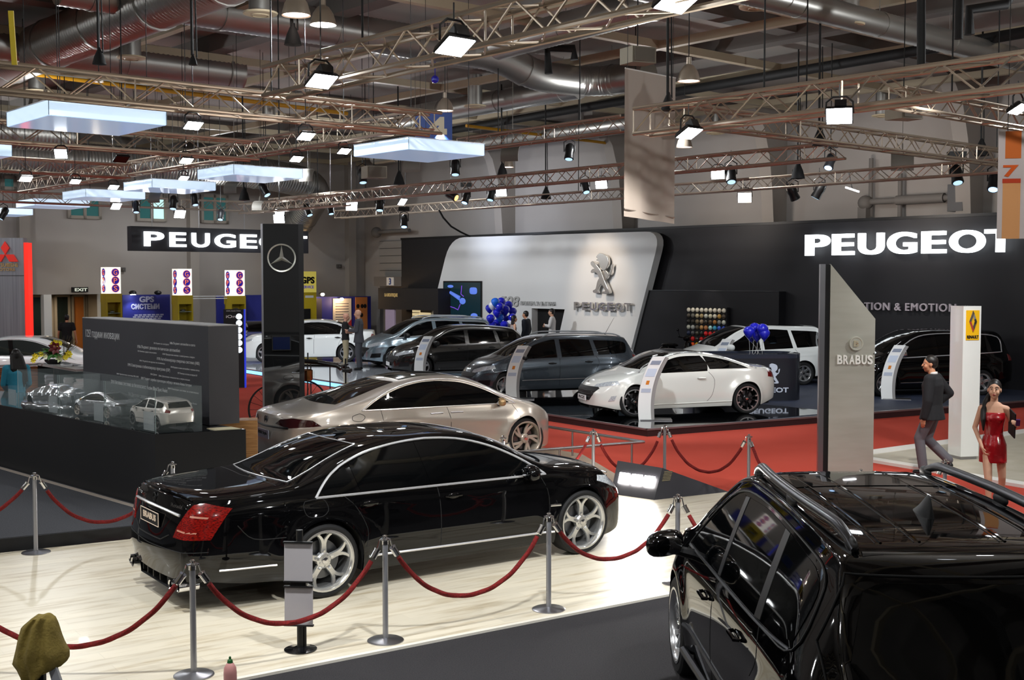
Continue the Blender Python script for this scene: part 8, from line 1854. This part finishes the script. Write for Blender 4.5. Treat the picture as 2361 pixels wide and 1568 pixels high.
# man walking away in dark jacket
p = G(2128, 1100, .0); p.z = .0
wl = dict(hipL=(0, .09, .95), hipR=(0, -.09, .95), kneeL=(.20, .08, .56), ankL=(-.02, .08, .12), kneeR=(.02, -.09, .50), ankR=(-.20, -.09, .13), elR=(-.16, -.30, 1.20), wrR=(.02, -.25, 1.02), elL=(.0, .25, 1.12), wrL=(.05, .24, .86), head=(.05, 0, 1.64))
wl.update(kneeL=(.16, .08, .54), ankL=(.10, .08, .09), kneeR=(.10, -.09, .52), ankR=(-.22, -.09, .20))
person('man walking in a dark jacket and grey trousers beside the white tower', Vector((6.62, 18.7, .0)), -55, 1.86, skint, wl, dict(clothes=[('jacket', c_top(.83, 'long', 1.14, True), M_jack), ('shirt_collar', lambda e, J, g: e.tube([(-.01, .0, 1.49), (-.005, 0, 1.53)], .060, 14), M_wshirt), ('trousers', c_trousers(1.02, .07), M_gtr), ('shoes', c_shoes, M_shoe)]), .009, ('crop', M_hairb), yaw=.45, hands=((0, -1, 0), (0, 1, 0)))
# woman in red
ww = dict(hipL=(0, .085, .93), hipR=(0, -.085, .93), kneeL=(-.06, .12, .50), ankL=(-.22, .13, .12), kneeR=(.14, -.06, .50), ankR=(.16, -.05, .10), shL=(0, .150, 1.395), shR=(0, -.150, 1.395), elR=(-.02, -.225, 1.14), wrR=(.12, -.14, .90), elL=(-.05, .25, 1.16), wrL=(.13, .27, 1.20), head=(.03, 0, 1.64))
def c_dress(e, J, g): loft(e, [(.70, .01, .0, .125, .172), (.80, .0, 0, .125, .170), (.93, 0, 0, .118, .165), (1.06, 0, 0, .085, .118), (1.18, .01, 0, .092, .122), (1.28, .02, 0, .108, .142), (1.345, .012, 0, .094, .138), (1.35, .012, 0, .088, .13)]); e.ball((.085, .055, 1.27), (.045, .05, .05)); e.ball((.085, -.055, 1.27), (.045, .05, .05))
def i_folder(e, J, g): e.box((.07, .215, 1.22), (.23, .014, .33), R=Matrix.Rotation(.25, 3, 'Y') @ Matrix.Rotation(.25, 3, 'Z'))
def i_phone(e, J, g): w = J['wrL']; e.box(w + Vector((.10, .0, .05)), (.02, .05, .10), R=Matrix.Rotation(.6, 3, 'Y'))
def c_heels(e, J, g):
    for q in 'LR': a = J['ank' + q]; e.cap(a + Vector((-.02, 0, -.045)), a + Vector((.13, 0, -.075)), .036, .026, 10); e.cap(a + Vector((-.03, 0, -.05)), a + Vector((-.035, 0, -.085)), .014, .008, 6)
person('woman in a shiny red strapless dress carrying a black folder', Vector((6.27, 15.45, .0)), 198, 1.76, skinl, ww, dict(hdL=(.6, -.2, .3), curl=.8, clothes=[('dress', c_dress, M_vinyl), ('shoes', c_heels, M_shoe)], items=[('folder', i_folder, M_matte), ('phone', i_phone, mat('purple_phone', '4a2458', .25))]), .007, ('tail', M_hairb), yaw=-.12, woman=True, face=True, hands=((0, -1, .3), (0, 1, 0)))
# two men talking
fold = dict(elL=(.02, .24, 1.16), wrL=(.27, .12, 1.16), elR=(.02, -.24, 1.16), wrR=(.27, -.12, 1.16))
person('bald man in a black T-shirt and khaki trousers facing the man in the grey suit', G(797, 851, .16), 78, 1.80, skinp, dict(fold), dict(clothes=[('t_shirt', c_top(.90, 'short', 1.06), M_tee), ('trousers', c_trousers(), M_khaki), ('shoes', c_shoes, M_shoe)]), .013, None, hands=((0, 0, -1), (0, 0, -1)))
person('bald man in a grey suit talking with his hands before the silver blue estate', G(828, 853, .16), -84, 1.92, skinl, dict(fold), dict(clothes=[('jacket', c_top(.80, 'long', 1.0, True), M_gsuit), ('shirt_front', lambda e, J, g: loft(e, [(1.18, .115, 0, .02, .02), (1.3, .115, 0, .03, .045), (1.47, .04, 0, .05, .06)]), M_wshirt), ('trousers', c_trousers(), M_gsuit), ('shoes', c_shoes, M_shoe)]), .013, None, hands=((0, 0, 1), (0, 0, 1)))
# three at the doorway
q = D(1184, 800, 40.6); q.z = .152
person('dark-haired woman in a grey sleeveless dress beside the balloon column', q, 70, 1.66, skinl, {}, dict(clothes=[('dress', lambda e, J, g: loft(e, [(.45, 0, 0, .15, .19), (.85, 0, 0, .12, .165), (1.05, 0, 0, .085, .115), (1.3, .01, 0, .105, .14), (1.42, 0, 0, .075, .12)]), M_gdress), ('belt', lambda e, J, g: loft(e, [(1.04, 0, 0, .093, .124), (1.08, 0, 0, .093, .124)]), M_matte), ('shoes', c_shoes, M_shoe)]), .013, ('bob', M_hairb), woman=True)
q = D(1213, 800, 41.0); q.z = .152
person('man in a dark navy suit standing beside the white wall doorway', q, -65, 1.80, skint, {}, dict(clothes=[('jacket', c_top(.82, 'long', 1.05, True), M_navy), ('shirt_collar', lambda e, J, g: e.tube([(-.03, 0, 1.49), (-.02, 0, 1.53)], .057, 12), M_wshirt), ('trousers', c_trousers(), M_navy), ('shoes', c_shoes, M_shoe)]), .013, ('crop', M_hairb))
q = D(1273, 800, 42.6); q.z = .152
person('man in a white shirt with folded arms before the dark doorway', q, -80, 1.84, skinl, dict(elL=(.06, .25, 1.17), wrL=(.24, .02, 1.2), elR=(.06, -.25, 1.15), wrR=(.24, .03, 1.16)), dict(clothes=[('shirt', c_top(.93, 'long', 1.06), M_wshirt), ('trousers', c_trousers(), M_tee), ('shoes', c_shoes, M_shoe)]), .013, ('crop', M_hairb), hands=((-1, 0, 0), (-1, 0, 0)))
# man in black T-shirt near the lobby
q = D(155, 800, 42.0); q.z = 0
person('man in a black T-shirt walking towards the lobby entrance', q, -8, 1.80, skint, dict(elL=(-.02, .27, 1.15), elR=(-.02, -.27, 1.15), wrL=(.04, .30, .90), wrR=(.04, -.30, .90)), dict(clothes=[('t_shirt', c_top(.90, 'short', 1.12), M_tee), ('trousers', c_trousers(), M_tee), ('shoes', c_shoes, M_shoe)]), .013, ('crop', M_hairb))
# woman in turquoise behind the counter
q = D(38, 860, 20.6); q.z = .172
person('woman with long dark hair and a turquoise shirt seen from behind', q, -30, 1.68, skinl, dict(elL=(.05, .21, 1.14), wrL=(.24, .14, 1.02), elR=(.05, -.21, 1.14), wrR=(.24, -.14, 1.02)), dict(clothes=[('shirt', c_top(.88, 'long', 1.12), M_turq), ('trousers', c_trousers(), M_tee), ('shoes', c_shoes, M_shoe)]), .012, ('long', M_hairb), woman=True)
